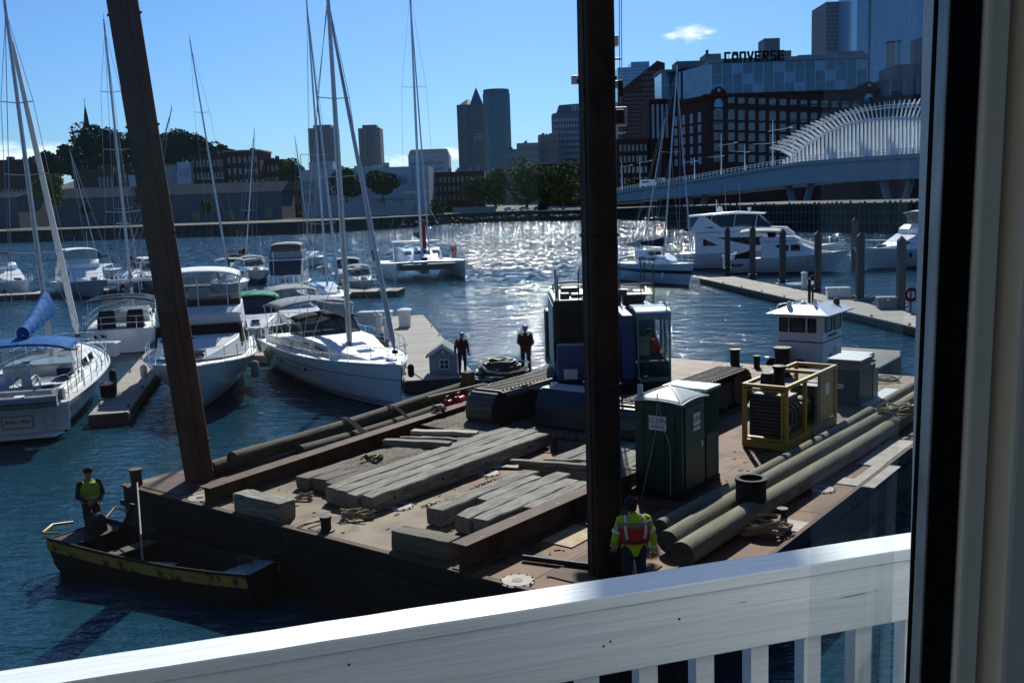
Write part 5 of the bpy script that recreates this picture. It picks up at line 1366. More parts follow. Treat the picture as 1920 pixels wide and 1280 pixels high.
crane_mat('pale timber mat with staggered ends before the upright spud', 1.6, 8.0, [(.42, 0, .1), (.30, 1.0, -1.2), (.40, -.05, .3), (.40, -.02, .0), (.30, 1.0, -1.0)], 3.1, .34)
crane_mat('grey timber mat behind the stacked planks and the spud', 5.3, 8.0, [(.38, .0, 0), (.38, .2, 0), (.38, .1, 0), (.38, .0, 0), (.38, .1, .1)], 3.0, .33)
crane_mat('dark timber mat under the front of the excavator tracks', 8.6, 4.4, [(.4, 0, 0)] * 10, 4.6, .10, 'timber_dark', bolts=False)
# loose planks
for i, (lb_, x, y, z, l, w, h, rz) in enumerate((('thick loose beam on the near mat, closest of three', 722, 834, DK + .30, 1.75, .24, .16, -1.23), ('thin loose plank lying between two others on the near mat', 752, 822, DK + .30, 1.5, .16, .07, -1.2), ('wide loose plank on the near mat, farthest of three', 775, 812, DK + .30, 1.75, .30, .10, -1.2),
        ('long loose beam laid across two mats beside the spud', 958, 868, DK + .36, 3.4, .20, .10, -1.32), ('long loose beam stacked under the edge of the first, darker', 975, 880, DK + .18, 3.1, .22, .16, -1.32), ('pale flat board on the rust deck near the small manhole', 895, 874, DK + .03, 1.4, .22, .03, -1.15), ('short thin plank on the grey mat', 1020, 862, DK + .37, 1.2, .14, .05, -1.2))):
    a, b = BL(x, y, z); timber(lb_, a, b, l, w, h, rz, z, 'timber_pale' if i in (2, 5) else 'timber_grey', 'loose_plank', 'plank', 'loose planks on the mats')
# dirt patches (thin heaped sheets)
def dirt(label, a0, a1, b0, b1, z, seed):
    q = MB(); rg = random.Random(seed); n = 26
    def fn(u, v):
        e = min(u, 1 - u, v, 1 - v) * 4; e = min(1, e + noise.noise((u * 5 + seed, v * 5, 0)) * .6)
        return (a0 + (a1 - a0) * u, -(b0 + (b1 - b0) * v), -.03 + .07 * max(0, e) + noise.noise((u * 22, v * 22, seed)) * .018)
    q.grid(fn, n, n); o = q.done('dirt_heap', 'dirt', loc=(LB.x, LB.y, z), rot=(0, 0, TH), smooth=60); tag(o, label, 'dirt', kind='stuff')
dirt('brown dirt and gravel spread over the dark mat', 2.6, 6.3, 3.7, 5.05, DK + .285, 1); dirt('grey gravel by the end of the steel beam', 7.2, 9.4, 2.75, 4.3, DK + .285, 2)
# logs
def log(label, p, q_, r0, r1, group, seed, mt='log_wood'):
    p, q_ = Vector(p), Vector(q_); d = q_ - p; rg = random.Random(seed); n = 34; m = 16
    r = thing('wood_pile', label, 'wooden pile', p, group=group, rot=d.to_track_quat('X', 'Z').to_euler()); rings = []
    L_ = d.length; off = [rg.uniform(-.02, .02) for _ in range(m)]; ph = rg.uniform(0, 9)
    for i in range(n + 1):
        t = i / n; rr = r0 + (r1 - r0) * t
        cy, cz = .03 * math.sin(t * 5 + ph), .02 * math.sin(t * 7 + ph)
        rings.append([(L_ * t, cy + math.cos(k * 6.2832 / m) * rr * (1 + off[k] + rg.uniform(-.012, .012)), cz + math.sin(k * 6.2832 / m) * rr * (1 + off[k] + rg.uniform(-.012, .012))) for k in range(m)])
    b = MB(); b.loft(rings, False, False); b.done('shaft', mt, r, smooth=50)
    for e, nm in ((0, 'cut_end'), (n, 'cut_end')):
        b = MB(); b.add(rings[e] + [(L_ * e / n, 0, 0)], [(k, (k + 1) % m, m) for k in range(m)]); b.done(nm, 'log_end', r)
    return r
LGL, LGR = 'wooden piles stacked at the left barge edge', 'wooden piles stacked at the right barge edge'
log('longest wooden pile on top of the left stack', bw(1.75, 1.85, DK + .42), bw(11.35, 1.05, DK + .46), .20, .17, LGL, 1, 'log_dark')
log('wooden pile nearest the steel beam in the left stack', bw(3.6, 2.05, DK + .20), bw(11.4, 1.55, DK + .19), .19, .16, LGL, 2, 'log_dark')
log('wooden pile at the outer edge of the left stack', bw(1.55, 1.25, DK + .20), bw(11.1, .62, DK + .19), .19, .16, LGL, 3, 'log_dark')
log('outermost thick wooden pile of the right stack', bw(2.15, 13.25, DK + .22), bw(19.6, 13.55, DK + .2), .225, .19, LGR, 4)
log('middle wooden pile of the right stack', bw(2.6, 12.72, DK + .22), bw(19.9, 13.02, DK + .2), .205, .17, LGR, 5)
log('innermost slender wooden pile of the right stack', bw(3.3, 12.22, DK + .17), bw(20.2, 12.5, DK + .16), .155, .14, LGR, 6)
# rope lashings on the left stack
def ropes(label, pts_list, r, mt, name='rope', cat='rope', group=None):
    q = thing(name, label, cat, pts_list[0][0], 0, group); o = Vector(pts_list[0][0])
    for pts in pts_list:
        m = MB(); m.tube([Vector(p) - o for p in pts], r, 6); m.done('strand', mt, q, smooth=60)
    return q
def lash(a, z0, mt, label, n=3, b0=1.0, b1=2.3):
    L_ = []
    for k in range(n):
        aa = a + k * .07
        L_.append(rope([bw(aa, b1 + .22, DK + .05), bw(aa + .05, b1 + .15, DK + .3), bw(aa + .08, b1 - .2, DK + .43), bw(aa + .1, 1.6, DK + .64), bw(aa + .13, b0 + .2, DK + .5), bw(aa + .1, b0 - .1, DK + .2)], .02))
    ropes(label, L_, .02, mt, 'lashing', 'rope', 'lashings on the left pile stack')
lash(5.4, 0, 'rope_dark', 'dark rope lashing around the left piles, nearer of two'); lash(7.2, 0, 'rope_dark', 'dark rope lashing around the left piles, farther of two', 2)
# tangles of rope
def tangle(label, c, rad, turns, mt, r=.018, seed=1, tail=None, sx=1.2, sy=.8):
    pts = [coil(c, rad, turns, r, .35, seed, .05, 10, sx, sy)]
    if tail: pts.append(rope(tail, r, 6))
    return ropes(label, pts, r, mt, 'rope_tangle', 'rope', 'rope tangles on the barge')
a, b = BL(650, 975); tangle('tan rope tangle on the bollard at the near barge edge', bw(a + .2, b + .1), .22, 4, 'rope_tan', .02, 3)
bollard(BL(612, 995)[0], BL(612, 995)[1], .1, .3)
a, b = BL(572, 935); tangle('small tan rope loop on the deck beside the pale block', bw(a, b), .14, 2.5, 'rope_tan', .022, 4)
a, b = BL(1430, 1000); tangle('heap of thick pale rope beside the right edge bollard', bw(a, b), .34, 5, 'rope_tan', .034, 5)
a, b = BL(1682, 776, DK + .45); tangle('rope coil lying over the right piles near the window edge', bw(a, b, DK + .42), .32, 5, 'rope_tan', .028, 6)
a, b = BL(1660, 715); tangle('rope looped on the far deck corner beside the dark tank', bw(a, b), .35, 3, 'rope_tan', .02, 7)
a, b = BL(795, 778, DK + .4); tangle('frayed rope bunch on the end of the left steel beam', bw(8.3, 2.45, DK + .38), .16, 3.5, 'rope_dark', .02, 8)
a, b = BL(1580, 780); tangle('tangled pale hose behind the yellow generator', bw(a, b - .6), .3, 3, 'rope_white', .015, 9)
# hose coil heap
hc_ = thing('hose_coil', 'big black heap of coiled hoses with one pale hose on top', 'hose', bw(14.2, .15), 0)
for k in range(9):
    pts = coil((0, 0, .06 + .075 * k), .85 - .06 * k, 1.7, .035, .14, 40 + k, .08, 16, 1.25, .9)
    m = MB(); m.tube(pts, .038, 7); m.done('hose', 'hose_black', hc_, smooth=60)
for k in range(3):
    pts = coil((.12, -.12, .66 + .02 * k), .72, 1.1, .02, .05, 60 + k, .05, 18, 1.1, .75)
    m = MB(); m.tube([(p.x, p.y, p.z - .25 * max(0, -p.y / .6) ) for p in pts], .017, 6); m.done('pale_hose', 'rope_white', hc_, smooth=60)
m = MB(); m.tube(rope([bw(14.6, .8, 2.4) - bw(14.2, .15), bw(15.4, .3, 2.3) - bw(14.2, .15), bw(16.2, .2, 1.9) - bw(14.2, .15), bw(17.5, 1.0, 1.45) - bw(14.2, .15)], .02), .02, 6)
# tyre-like black collar on the right logs
a, b = BL(1418, 925, DK + .45)
r_ = thing('black_collar', 'black rubber ring fender standing on the right piles', 'fender', bw(a - .25, b + .0, DK + .36), TH)
m = MB(); m.lathe([(.22, 0), (.27, .0), (.29, .05), (.285, .38), (.30, .40), (.30, .47), (.22, .47), (.20, .42), (.20, .02)], 24); m.done('ring', 'black_rubber', r_, smooth=40)
m = MB(); m.tube(rope([(.29, .05, .45), (.31, .02, .3), (.30, -.05, .1)], .01), .012, 5); m.done('lanyard', 'rope_white', r_)
# ---- steel plate, pipe stub, small deck litter
a, b = BL(1075, 1005); m = MB(); m.bx(-.55, .55, -.33, .33, 0, .016); tag(m.done('steel_plate', 'rust_yellow', loc=bw(a, b, DK + .006), rot=(0, 0, TH)), 'thin steel plate stained yellow with rust near the spud', 'steel plate')
a, b = BL(1050, 1058); m = MB(); m.tube([(-.62, 0, .055), (.62, 0, .055)], .05, 10, False); m.tube([(-.62, 0, .055), (.62, 0, .055)], .04, 10, True); tag(m.done('black_pipe', 'black_steel', loc=bw(a - .05, b - .05, DK + .006), rot=(0, 0, TH - 1.35), smooth=40), 'short black pipe lying on the near deck', 'pipe')
a, b = BL(698, 862, DK + .35)
r_ = thing('yellow_sling', 'crumpled yellow lifting sling on the dirty mat', 'sling', bw(a, b, DK + .34), .3)
m = MB(); m.grid(lambda u, v: (.5 * (u - .5) * 1.0 + .05 * math.sin(v * 9), .12 * (v - .5) + .12 * math.sin(u * 8), .05 + .06 * math.sin(u * 11) + .03 * math.sin(v * 7)), 18, 4); m.done('webbing', 'skiff_yellow', r_, smooth=60, solid=.012)
m = MB(); m.tube(coil((.1, .05, .02), .14, 2, .015, .3, 5), .016, 6); m.done('strap', 'black_rubber', r_)
a, b = BL(1040, 843); r_ = thing('rusty_bracket', 'small rusty steel gusset standing between the mats', 'bracket', bw(a, b, DK + .0), TH + .4)
m = MB(); m.extr([(-.3, -.01, 0), (.3, -.01, 0), (.12, -.01, .34), (-.12, -.01, .34)], (0, .03, 0)); m.done('plate', 'rust_steel', r_); m = MB(); m.bx(-.35, .35, -.2, .2, 0, .02); m.done('foot', 'rust_steel', r_)
# ---- gang tools by the log pile: post, rack, red can, bucket, green hose reel
r_ = thing('timber_post', 'square dark post standing at the end of the left piles', 'post', bw(11.2, 1.15, DK), TH)
m = MB(); m.bx(-.16, .16, -.16, .16, 0, .95); m.done('post_shaft', 'pile_wood', r_, bevel=.02); m = MB(); m.bx(-.28, .28, -.28, .28, 0, .03); m.done('foot_plate', 'rust_steel', r_)
r_ = thing('tool_rack', 'low rusty rack of shackles between red can and log end', 'rack', bw(8.9, 1.75, DK), TH - .08)
for x in (0, 2.1): m = MB(); m.bx(x - .03, x + .03, -.03, .03, 0, .62); m.done('upright', 'rust_steel', r_)
m = MB(); m.bx(-.2, 2.2, -.03, .03, .62, .68); m.done('top_bar', 'timber_pale', r_)
m = MB(); m.tube([(0, 0, .6), (.02, 0, .45), (0, 0, .1), (-.03, 0, .0)], [.03, .04, .03, .045], 7); me = m.mesh('hook', 'engine_grey', 40)
for k in range(8): link('hook', me, r_, (.15 + k * .16, -.05, .02), (0, .05 * (k % 3), 0))
def can(label, a, b, mt, s=1.):
    r = thing('fuel_can', label, 'fuel can', bw(a, b, DK), TH + .3)
    m = MB(); m.loft([[(x * k, y * k, z) for x, y in ((-.17, -.12), (.17, -.12), (.17, .12), (-.17, .12))] for z, k in ((0, .95), (.03, 1), (.36, 1), (.42, .75))]); m.done('body', mt, r, bevel=.02)
    m = MB(); m.tube(rope([(-.1, 0, .41), (-.1, 0, .5), (.06, 0, .5), (.08, 0, .42)], .01), .018, 6); m.done('handle', mt, r)
    m = MB(); m.tube([(.12, 0, .4), (.2, 0, .52)], [.025, .018], 8); m.done('spout', 'black_rubber', r)
    r.scale = (s,) * 3
can('red plastic fuel can behind the steel beam', 9.75, 2.0, 'red_plastic', 1.25); can('second red fuel can touching the first, half hidden', 9.35, 1.9, 'red_plastic', 1.15)
r_ = thing('bucket', 'grey lidded bucket in front of the shackle rack', 'bucket', bw(8.75, 2.05, DK), 0)
m = MB(); m.lathe([(.13, 0), (.16, .4), (.175, .4), (.175, .44), (.02, .45)], 16); m.done('pail', 'canvas_grey', r_, smooth=40)
m = MB(); m.tube(rope([(-.165, 0, .4), (-.12, -.12, .36), (.12, -.12, .36), (.165, 0, .4)], .01), .008, 5); m.done('handle', 'wire', r_)
r_ = thing('green_bag', 'bright green and dark bag beside the red cans', 'bag', bw(10.4, 1.95, DK), TH)
m = MB(); m.loft([[(math.cos(t) * .30 * k, math.sin(t) * .2 * k, z) for t in [i * 6.2832 / 12 for i in range(12)]] for z, k in ((0, .9), (.12, 1.05), (.3, 1.0), (.42, .7), (.46, .3))]); m.done('sack', 'cloth_dark', r_, smooth=60)
m = MB(); m.loft([[(math.cos(t) * .31 * k, math.sin(t) * .21 * k, z) for t in [i * 6.2832 / 12 for i in range(12)]] for z, k in ((.26, 1.04), (.4, .82), (.49, .3))]); m.done('flap', 'green_plastic', r_, smooth=60)
m = MB(); m.tube(rope([(-.2, 0, .42), (0, .05, .62), (.25, 0, .38)], .01), .02, 6); m.done('strap', 'reflective', r_)

# ================================================================== PORTABLE TOILET and green locker
tl = thing('portable_toilet', 'dark green portable toilet with pale domed roof and white signs', 'portable toilet', bw(5.4, 11.55), TH)
W = 1.12
m = MB(); m.bx(.0, W, .0, W, .0, .14); m.done('skid_base', 'black_rubber', tl)
m = MB(); m.bx(.02, W - .02, .02, W - .02, .14, 2.0); m.done('wall', 'toilet_green', tl, bevel=.03)
for k in range(4):
    m = MB(); m.bx(.005, .022, .16 + k * .24, .22 + k * .24, .3, 1.85); m.done('panel_rib', 'toilet_green', tl)
m = MB(); m.bx(.16, .96, -.005, .021, .2, 1.9); dr = m.done('door', 'toilet_green', tl)
m = MB(); m.bx(.84, .90, -.03, -.006, .98, 1.1); m.done('latch', 'sign_white', dr)
def dome(u, v):
    x, y = u * W * 1.06 - .03 * W, v * W * 1.06 - .03 * W
    e = (1 - abs(2 * u - 1) ** 2.2) * .5 + (1 - abs(2 * v - 1) ** 2.2) * .5
    return (x, y, 1.99 + .10 * e + .17 * min(1 - abs(2 * u - 1), 1 - abs(2 * v - 1)))
m = MB(); m.grid(dome, 14, 14); m.done('roof', 'toilet_roof', tl, smooth=35, solid=.03)
for pts in ([dome(t, t) for t in [k / 12 for k in range(13)]], [dome(t, 1 - t) for t in [k / 12 for k in range(13)]], [dome(0, k / 12) for k in range(13)], [dome(k / 12, 0) for k in range(13)]):
    m = MB(); m.tube([Vector(p) + Vector((0, 0, .012)) for p in pts], .022, 6); m.done('roof_rib', 'toilet_roof', tl, smooth=60)
m = MB(); m.tube([(.14, W - .1, 2.0), (.14, W - .1, 2.32)], .055, 10); m.done('vent_pipe', 'toilet_roof', tl)
def clean_sign(loc, rz, w, h):
    m = MB(); m.box((0, 0, 0), (w, .01, h)); o = m.done('sign', 'sign_white', tl, loc=loc, rot=(0, 0, rz))
    text('sign_lettering', 'CLEAN', h * .42, 'text_blue', o, (-.01 * w, -.007, h * .16), (R_(90), 0, 0), .001, .25, .0, 1.0)
    text('sign_lettering', '508-583-0000', h * .20, 'text_blue', o, (0, -.007, -h * .26), (R_(90), 0, 0), .001, 0, .0, .95)
clean_sign((.004, W * .49, 1.58), -math.pi / 2, .40, .30)
clean_sign((W * .58, -.012, 1.55), 0, .32, .36)
m = MB(); m.tube(rope([(-.02, W * .48, 2.2), (-.04, W * .5, 1.5), (-.03, W * .62, .9), (-.3, W * .7, .02)], .01), .007, 5); m.tube(rope([(-.02, W * .48, 2.25), (-.05, W * .36, 1.55), (-.04, W * .22, 1.1), (-.04, W * .22, .1)], .01), .007, 5); m.done('cable', 'rope_white', tl)
lk = thing('green_locker', 'tall dark green mesh-sided unit right behind the toilet', 'portable toilet', bw(6.72, 11.50), TH)
m = MB(); m.bx(0, .62, .05, 1.05, .12, 2.05); m.done('wall', 'toilet_green', lk, bevel=.02)
m = MB(); m.bx(-.03, .66, .02, 1.08, 2.05, 2.10); m.done('roof', 'toilet_roof', lk)
m = MB(); m.bx(0, .62, .03, 1.07, 0, .12); m.done('skid_base', 'black_rubber', lk)
m = MB(); m.bar((.0, 0, .0), (.07, 0, .1), .012); m.bar((.07, 0, 0), (.0, 0, .1), .012); me = m.mesh('lattice', 'toilet_green')
for x in range(7):
    for z in range(9): link('lattice', me, lk, (.05 + x * .075, .04, 1.1 + z * .1))

# ================================================================== GENERATOR in yellow cage
gn = thing('generator_set', 'engine set in an open yellow steel frame', 'generator', bw(10.1, 11.9), TH)
gl_, gw, gh = 3.5, 1.15, 1.6
def gbar(nm, p, q_, w=.09, h=None): m = MB(); m.bar(p, q_, w, h or w); return m.done(nm, 'yellow_paint', gn, bevel=.008)
m = MB(); m.bx(0, gl_, 0, gw, .02, .22); m.done('skid', 'yellow_paint', gn, bevel=.01)
for x in (.046, gl_ * .36, gl_ * .66, gl_ - .046):
    for y in (.046, gw - .046): gbar('post', (x, y, .22), (x, y, gh - .092))
for y in (.045, gw - .045): gbar('top_rail', (0, y, gh - .046), (gl_, y, gh - .046), .088)
for x in (.044, gl_ * .66, gl_ - .044): gbar('cross_rail', (x, .09, gh - .047), (x, gw - .09, gh - .047), .086)
for y in (.03, gw - .13): 
    pass
# front door frame
for p, q_ in (((-.01, .12, .27), (-.01, gw - .12, .27)), ((-.01, .12, gh - .14), (-.01, gw - .12, gh - .14)), ((-.01, .12, .27), (-.01, .12, gh - .14)), ((-.01, gw - .12, .27), (-.01, gw - .12, gh - .14))): gbar('door_frame', p, q_, .05)
m = MB(); m.bx(.10, .34, .16, gw - .16, .3, 1.35); m.done('radiator', 'engine_grey', gn)
for k in range(11): m = MB(); m.bx(.085, .1, .18, gw - .18, .34 + k * .09, .38 + k * .09); m.done('radiator_fin', 'black_steel', gn)
m = MB(); m.bx(.5, 1.9, .3, .85, .3, .85); m.bx(.6, 1.7, .38, .78, .84, 1.12); m.done('engine_block', 'engine_grey', gn, bevel=.03)
for k in range(5): m = MB(); m.tube([(.68 + k * .24, .28, .95), (.68 + k * .24, .16, .85), (.68 + k * .24, .16, .5)], .035, 7); m.done('exhaust_runner', 'engine_grey', gn, smooth=50)
m = MB(); m.tube([(.55, .2, .62), (.55, .27, .62)], .3, 20); m.done('flywheel', 'yellow_paint', gn, smooth=40)
m = MB(); m.tube([(2.0, .57, .6), (2.55, .57, .6)], .32, 18); m.done('alternator', 'engine_grey', gn, smooth=40)
m = MB(); m.bx(2.4, 3.4, .06, .12, .25, gh - .12); m.done('side_panel', 'yellow_paint', gn); m = MB(); m.bx(2.75, 3.05, .05, .059, .9, 1.2); m.done('label_plate', 'sign_white', gn)
m = MB(); m.bx(2.6, 3.35, .2, .95, .25, 1.15); m.done('control_box', 'engine_grey', gn, bevel=.02)
m = MB(); m.lathe([(.17, 1.1), (.17, 1.72), (.15, 1.74), (.15, 1.78), (.02, 1.78)], 18, (.62, .75, 0)); m.done('exhaust_stack', 'black_steel', gn, smooth=40)
m = MB(); m.lathe([(.14, 1.2), (.14, 1.82), (.17, 1.83), (.17, 1.9), (.02, 1.92)], 18, (1.05, .62, 0)); m.done('air_cleaner', 'black_steel', gn, smooth=40)
for k in range(6):
    rg = random.Random(k); m = MB(); m.tube(rope([(rg.uniform(.4, 2), rg.uniform(.15, .9), rg.uniform(.4, 1.2)) for _ in range(4)], .01), .018, 6); m.done('hose', 'hose_black', gn, smooth=60)
for k in range(3): m = MB(); m.box((1.5 + k * .2, .95, 1.2 + .03 * k), (.14, .1, .16)); m.done('valve', 'rust_steel', gn)
# dark tank with "100" and container behind it
tk = thing('steel_tank', 'dark weathered steel tank with white number beside the generator', 'tank', bw(15.9, 11.75), TH)
m = MB(); m.bx(0, 1.5, 0, .95, .02, 1.05); m.done('body', 'black_steel', tk, bevel=.03)
m = MB(); m.bx(-.04, .95, -.03, .9, 1.05, 1.32); m.done('wood_box', 'timber_dark', tk, bevel=.01); m = MB(); m.bx(-.06, 1.0, -.05, .92, 1.32, 1.35); m.done('lid', 'toilet_roof', tk)
m = MB(); m.tube([(1.2, .4, 1.05), (1.2, .4, 1.12), (1.25, .4, 1.2)], [.25, .27, .05], 14); m.done('cap', 'toilet_roof', tk, smooth=40)
text('lettering', '100', .20, 'sign_white', tk, (-.006, .6, .55), (R_(90), 0, -math.pi / 2), .002, 0, .004)
m = MB(); m.bx(1.2, 1.7, -.02, .5, .02, .9); m.done('pump_box', 'engine_grey', tk, bevel=.02)
# far deck plate (bluish) and drum reels
a, b = BL(1650, 735); m = MB(); m.bx(-1.4, 1.4, -1.0, 1.0, 0, .015); tag(m.done('steel_plate', 'toilet_roof', loc=bw(17.5, 12.6, DK + .005), rot=(0, 0, TH)), 'large pale steel plate on the far right of the deck', 'steel plate')

# scrap and chips scattered over the deck
rg = random.Random(77); m = MB()
for k in range(260):
    a, b = rg.uniform(.3, 10), rg.uniform(2.6, 13.6)
    l = rg.uniform(.02, .13); m.box((a, -b, DK + .012), (l, l * rg.uniform(.15, .5), .012), rz=rg.uniform(0, 3.1))
tag(m.done('deck_litter', 'timber_dark', loc=(LB.x, LB.y, 0), rot=(0, 0, TH), fix=False), 'wood chips and scrap littered over the barge deck', 'litter', kind='stuff')
# slack chain along the near mat
ch = thing('deck_chain', 'rusty chain lying slack between the two pale mats', 'chain', bw(2.4, 7.2, DK + .02), TH)
q = MB(); P_ = [Vector((.055 * math.cos(t) * 1.5, .03 * math.sin(t), 0)) for t in [i * math.pi / 5 for i in range(11)]]; q.tube(P_, .009, 5); cme = q.mesh('link', 'rust_steel', 50)
for k in range(26):
    t = k / 25; link('chain_link', cme, ch, (t * 2.6, -.12 * math.sin(t * 6) - .25 * t, .012), (math.pi / 2 * (k % 2) * .7, 0, -.25 * math.cos(t * 6)))
# ================================================================== EXCAVATOR
ex = thing('tracked_excavator', 'big blue tracked excavator with glazed cab on the barge', 'excavator', bw(11.4, 6.1), TH)
TL, TR_, TW = 6.8, .53, .88
per = 2 * (TL - 2 * TR_) + 2 * math.pi * TR_
def track_pt(s):
    s %= per; st = TL - 2 * TR_
    if s < st: return (-st / 2 + s, 2 * TR_, 0)
    s -= st
    if s < math.pi * TR_: a = s / TR_; return (st / 2 + TR_ * math.sin(a), TR_ + TR_ * math.cos(a), -a)
    s -= math.pi * TR_
    if s < st: return (st / 2 - s, 0, -math.pi)
    s -= st; a = s / TR_; return (-st / 2 - TR_ * math.sin(a), TR_ - TR_ * math.cos(a), -math.pi - a)
q = MB(); q.box((0, 0, 0), (.172, TW, .03)); q.box((.055, 0, .030), (.024, TW, .034))
shoe = q.mesh('track_shoe', 'track_steel')
for b in (4.15, 8.55):
    y = -(b - 6.1); m = MB()
    m.loft([[(x, y + w, z) for x, z in ((-2.6, .2), (2.6, .2), (2.75, .5), (2.5, .85), (-2.5, .85), (-2.75, .5))] for w in (-.26, .26)]); fr = m.done('track_frame', 'track_frame', ex)
    n = 84
    for k in range(n):
        x, z, a = track_pt(per * k / n); link('track_shoe', shoe, fr, (x, y, z + .06), (0, -a, 0))
    for sx in (-1, 1):
        m = MB(); m.tube([(sx * (TL / 2 - TR_), y - .30, TR_ + .06), (sx * (TL / 2 - TR_), y + .30, TR_ + .06)], TR_ - .05, 22); m.done('idler_wheel', 'track_frame', ex, smooth=40)
    for k in range(7): m = MB(); m.tube([(-2.1 + k * .7, y - .2, .17), (-2.1 + k * .7, y + .2, .17)], .11, 14); m.done('roller', 'engine_grey', ex, smooth=40)
m = MB(); m.bx(-1.3, 1.3, -1.9, 1.9, .35, .88); m.done('carbody', 'blue_dark', ex, bevel=.04)
m = MB(); m.tube([(0, 0, .85), (0, 0, 1.12)], 1.0, 28); m.done('slew_ring', 'black_steel', ex, smooth=40)
m = MB(); m.loft([[(-2.35, y, .15), (-1.35, y, .15), (-1.35, y, 1.08), (-2.1, y, 1.12), (-2.35, y, .72)] for y in (-1.15, .85)]); m.done('front_ballast', 'blue_dark', ex, bevel=.03)
m = MB(); m.bx(-2.08, -1.4, -1.1, .8, 1.125, 1.15); m.done('ballast_lid', 'toilet_roof', ex)
m = MB(); m.tube([(-1.75, .6, 1.1), (-1.75, .6, 1.24)], .1, 12); m.done('filler_cap', 'sign_white', ex)
# upper house, facing the viewer; built in a frame turned with respect to the tracks
HO = Vector((0, 0, 0)); cen = bw(11.4, 6.1)
def hp(mb_, name, mt, bevel=0., smooth=0, parent=ex, solid=0.):
    o = mb_.done(name, mt, parent, smooth=smooth, bevel=bevel, solid=solid)
    Mi = Matrix.Rotation(-TH, 4, 'Z') @ Matrix.Translation(-Vector((cen.x, cen.y, DK)))
    o.matrix_basis = Mi; return o
# engine side (left in view): toolbox front, open dark bay above, machinery behind
m = MB(); m.bx(1.25, 2.3, 27.2, 30.9, 2.52, 3.52); hp(m, 'toolbox', 'blue_paint', .03)
m = MB(); m.bx(1.20, 2.32, 27.62, 30.95, 3.524, 4.72); hp(m, 'engine_cowl', 'blue_dark', .04)
m = MB(); m.bx(1.17, 1.199, 27.7, 30.9, 2.7, 4.6); hp(m, 'side_door', 'teal_paint', .01)
m = MB(); m.bx(1.22, 2.3, 27.64, 30.9, 4.721, 4.76); hp(m, 'cowl_top', 'toilet_roof', .01)
m = MB(); m.bx(1.34, 2.18, 27.56, 27.66, 3.6, 4.6); hp(m, 'grille', 'blue_dark', .01)
for k in range(9): m = MB(); m.bx(1.36, 2.16, 27.53, 27.555, 3.66 + k * .1, 3.70 + k * .1); hp(m, 'grille_slat', 'black_steel')
m = MB(); m.bx(1.27, 2.28, 27.22, 27.60, 3.523, 3.55); hp(m, 'tread_plate', 'toilet_roof')
m = MB(); m.bx(1.42, 1.80, 27.185, 27.197, 2.58, 2.86); hp(m, 'placard', 'sign_white')
o_ = None
m = MB(); m.bx(1.15, 4.5, 28.6, 31.6, 2.35, 2.52); hp(m, 'house_deck', 'blue_dark', .02)
m = MB(); m.bx(2.35, 4.35, 29.6, 32.0, 2.53, 4.3); hp(m, 'rear_housing', 'blue_paint', .06)
m = MB(); m.bx(1.1, 4.4, 32.0, 32.8, 2.2, 4.0); hp(m, 'counterweight', 'blue_dark', .08)
m = MB(); m.bx(2.36, 2.56, 27.0, 29.4, 2.53, 3.9); hp(m, 'boom_foot', 'blue_dark', .02); m = MB(); m.bx(3.05, 3.36, 27.0, 29.4, 2.53, 4.35); hp(m, 'boom_foot', 'blue_paint', .03)
m = MB(); m.extr([(3.37, 27.05, 2.6), (3.42, 27.05, 2.6), (3.42, 27.05, 4.0), (3.37, 27.05, 3.7)], (0, 1.4, 0)); hp(m, 'side_plate', 'blue_paint')
# roof gear on the engine side
for x in (1.28, 1.34): m = MB(); m.tube([(x, 27.7, 4.7), (x, 27.7, 5.65 - (x - 1.28) * 3)], .028, 6); hp(m, 'mast_tube', 'wire')
def hand(pts, r=.022): m = MB(); m.tube(rope(pts, r, 5), r, 6); hp(m, 'handrail', 'engine_grey', 0, 50)
hand([(1.35, 27.75, 4.7), (1.36, 27.75, 5.12), (1.9, 27.8, 5.16), (2.2, 27.8, 5.1), (2.28, 27.8, 4.7)])
hand([(1.35, 29.9, 4.7), (1.36, 29.9, 5.05), (2.2, 29.9, 5.05), (2.25, 29.9, 4.7)])
hand([(2.0, 28.6, 4.7), (2.0, 28.6, 5.5), (2.15, 28.6, 5.65), (2.4, 28.6, 5.6)])
hand([(3.35, 30.0, 4.3), (3.35, 30.0, 5.55), (3.5, 30.0, 5.75), (3.85, 30.0, 5.75), (3.98, 30.0, 5.55), (3.98, 30.0, 4.3)])
hand([(4.3, 29.6, 4.3), (4.3, 29.6, 5.5), (4.32, 30.6, 5.5), (4.32, 31.6, 5.4), (4.32, 31.6, 4.3)])
hand([(3.3, 29.7, 4.95), (3.98, 29.9, 4.95), (4.3, 29.65, 4.95)])
for c, s_ in (((1.55, 28.1, 4.82), (.26, .3, .2)), ((1.95, 28.4, 4.8), (.4, .5, .14)), ((1.75, 29.2, 4.86), (.5, .6, .26)), ((2.1, 27.8, 4.77), (.2, .15, .08))): m = MB(); m.box(c, s_); hp(m, 'roof_box', 'engine_grey', .02)
for c, s_ in (((3.1, 30.2, 4.5), (.5, .7, .4)), ((3.75, 30.4, 4.45), (.6, .7, .28)), ((3.4, 29.8, 4.72), (.25, .3, .2)), ((4.0, 30.8, 4.5), (.35, .5, .35))): m = MB(); m.box(c, s_); hp(m, 'roof_box', 'engine_grey', .03)
m = MB(); m.bx(3.5, 4.3, 29.65, 30.2, 4.62, 4.66); hp(m, 'walkway', 'toilet_roof')
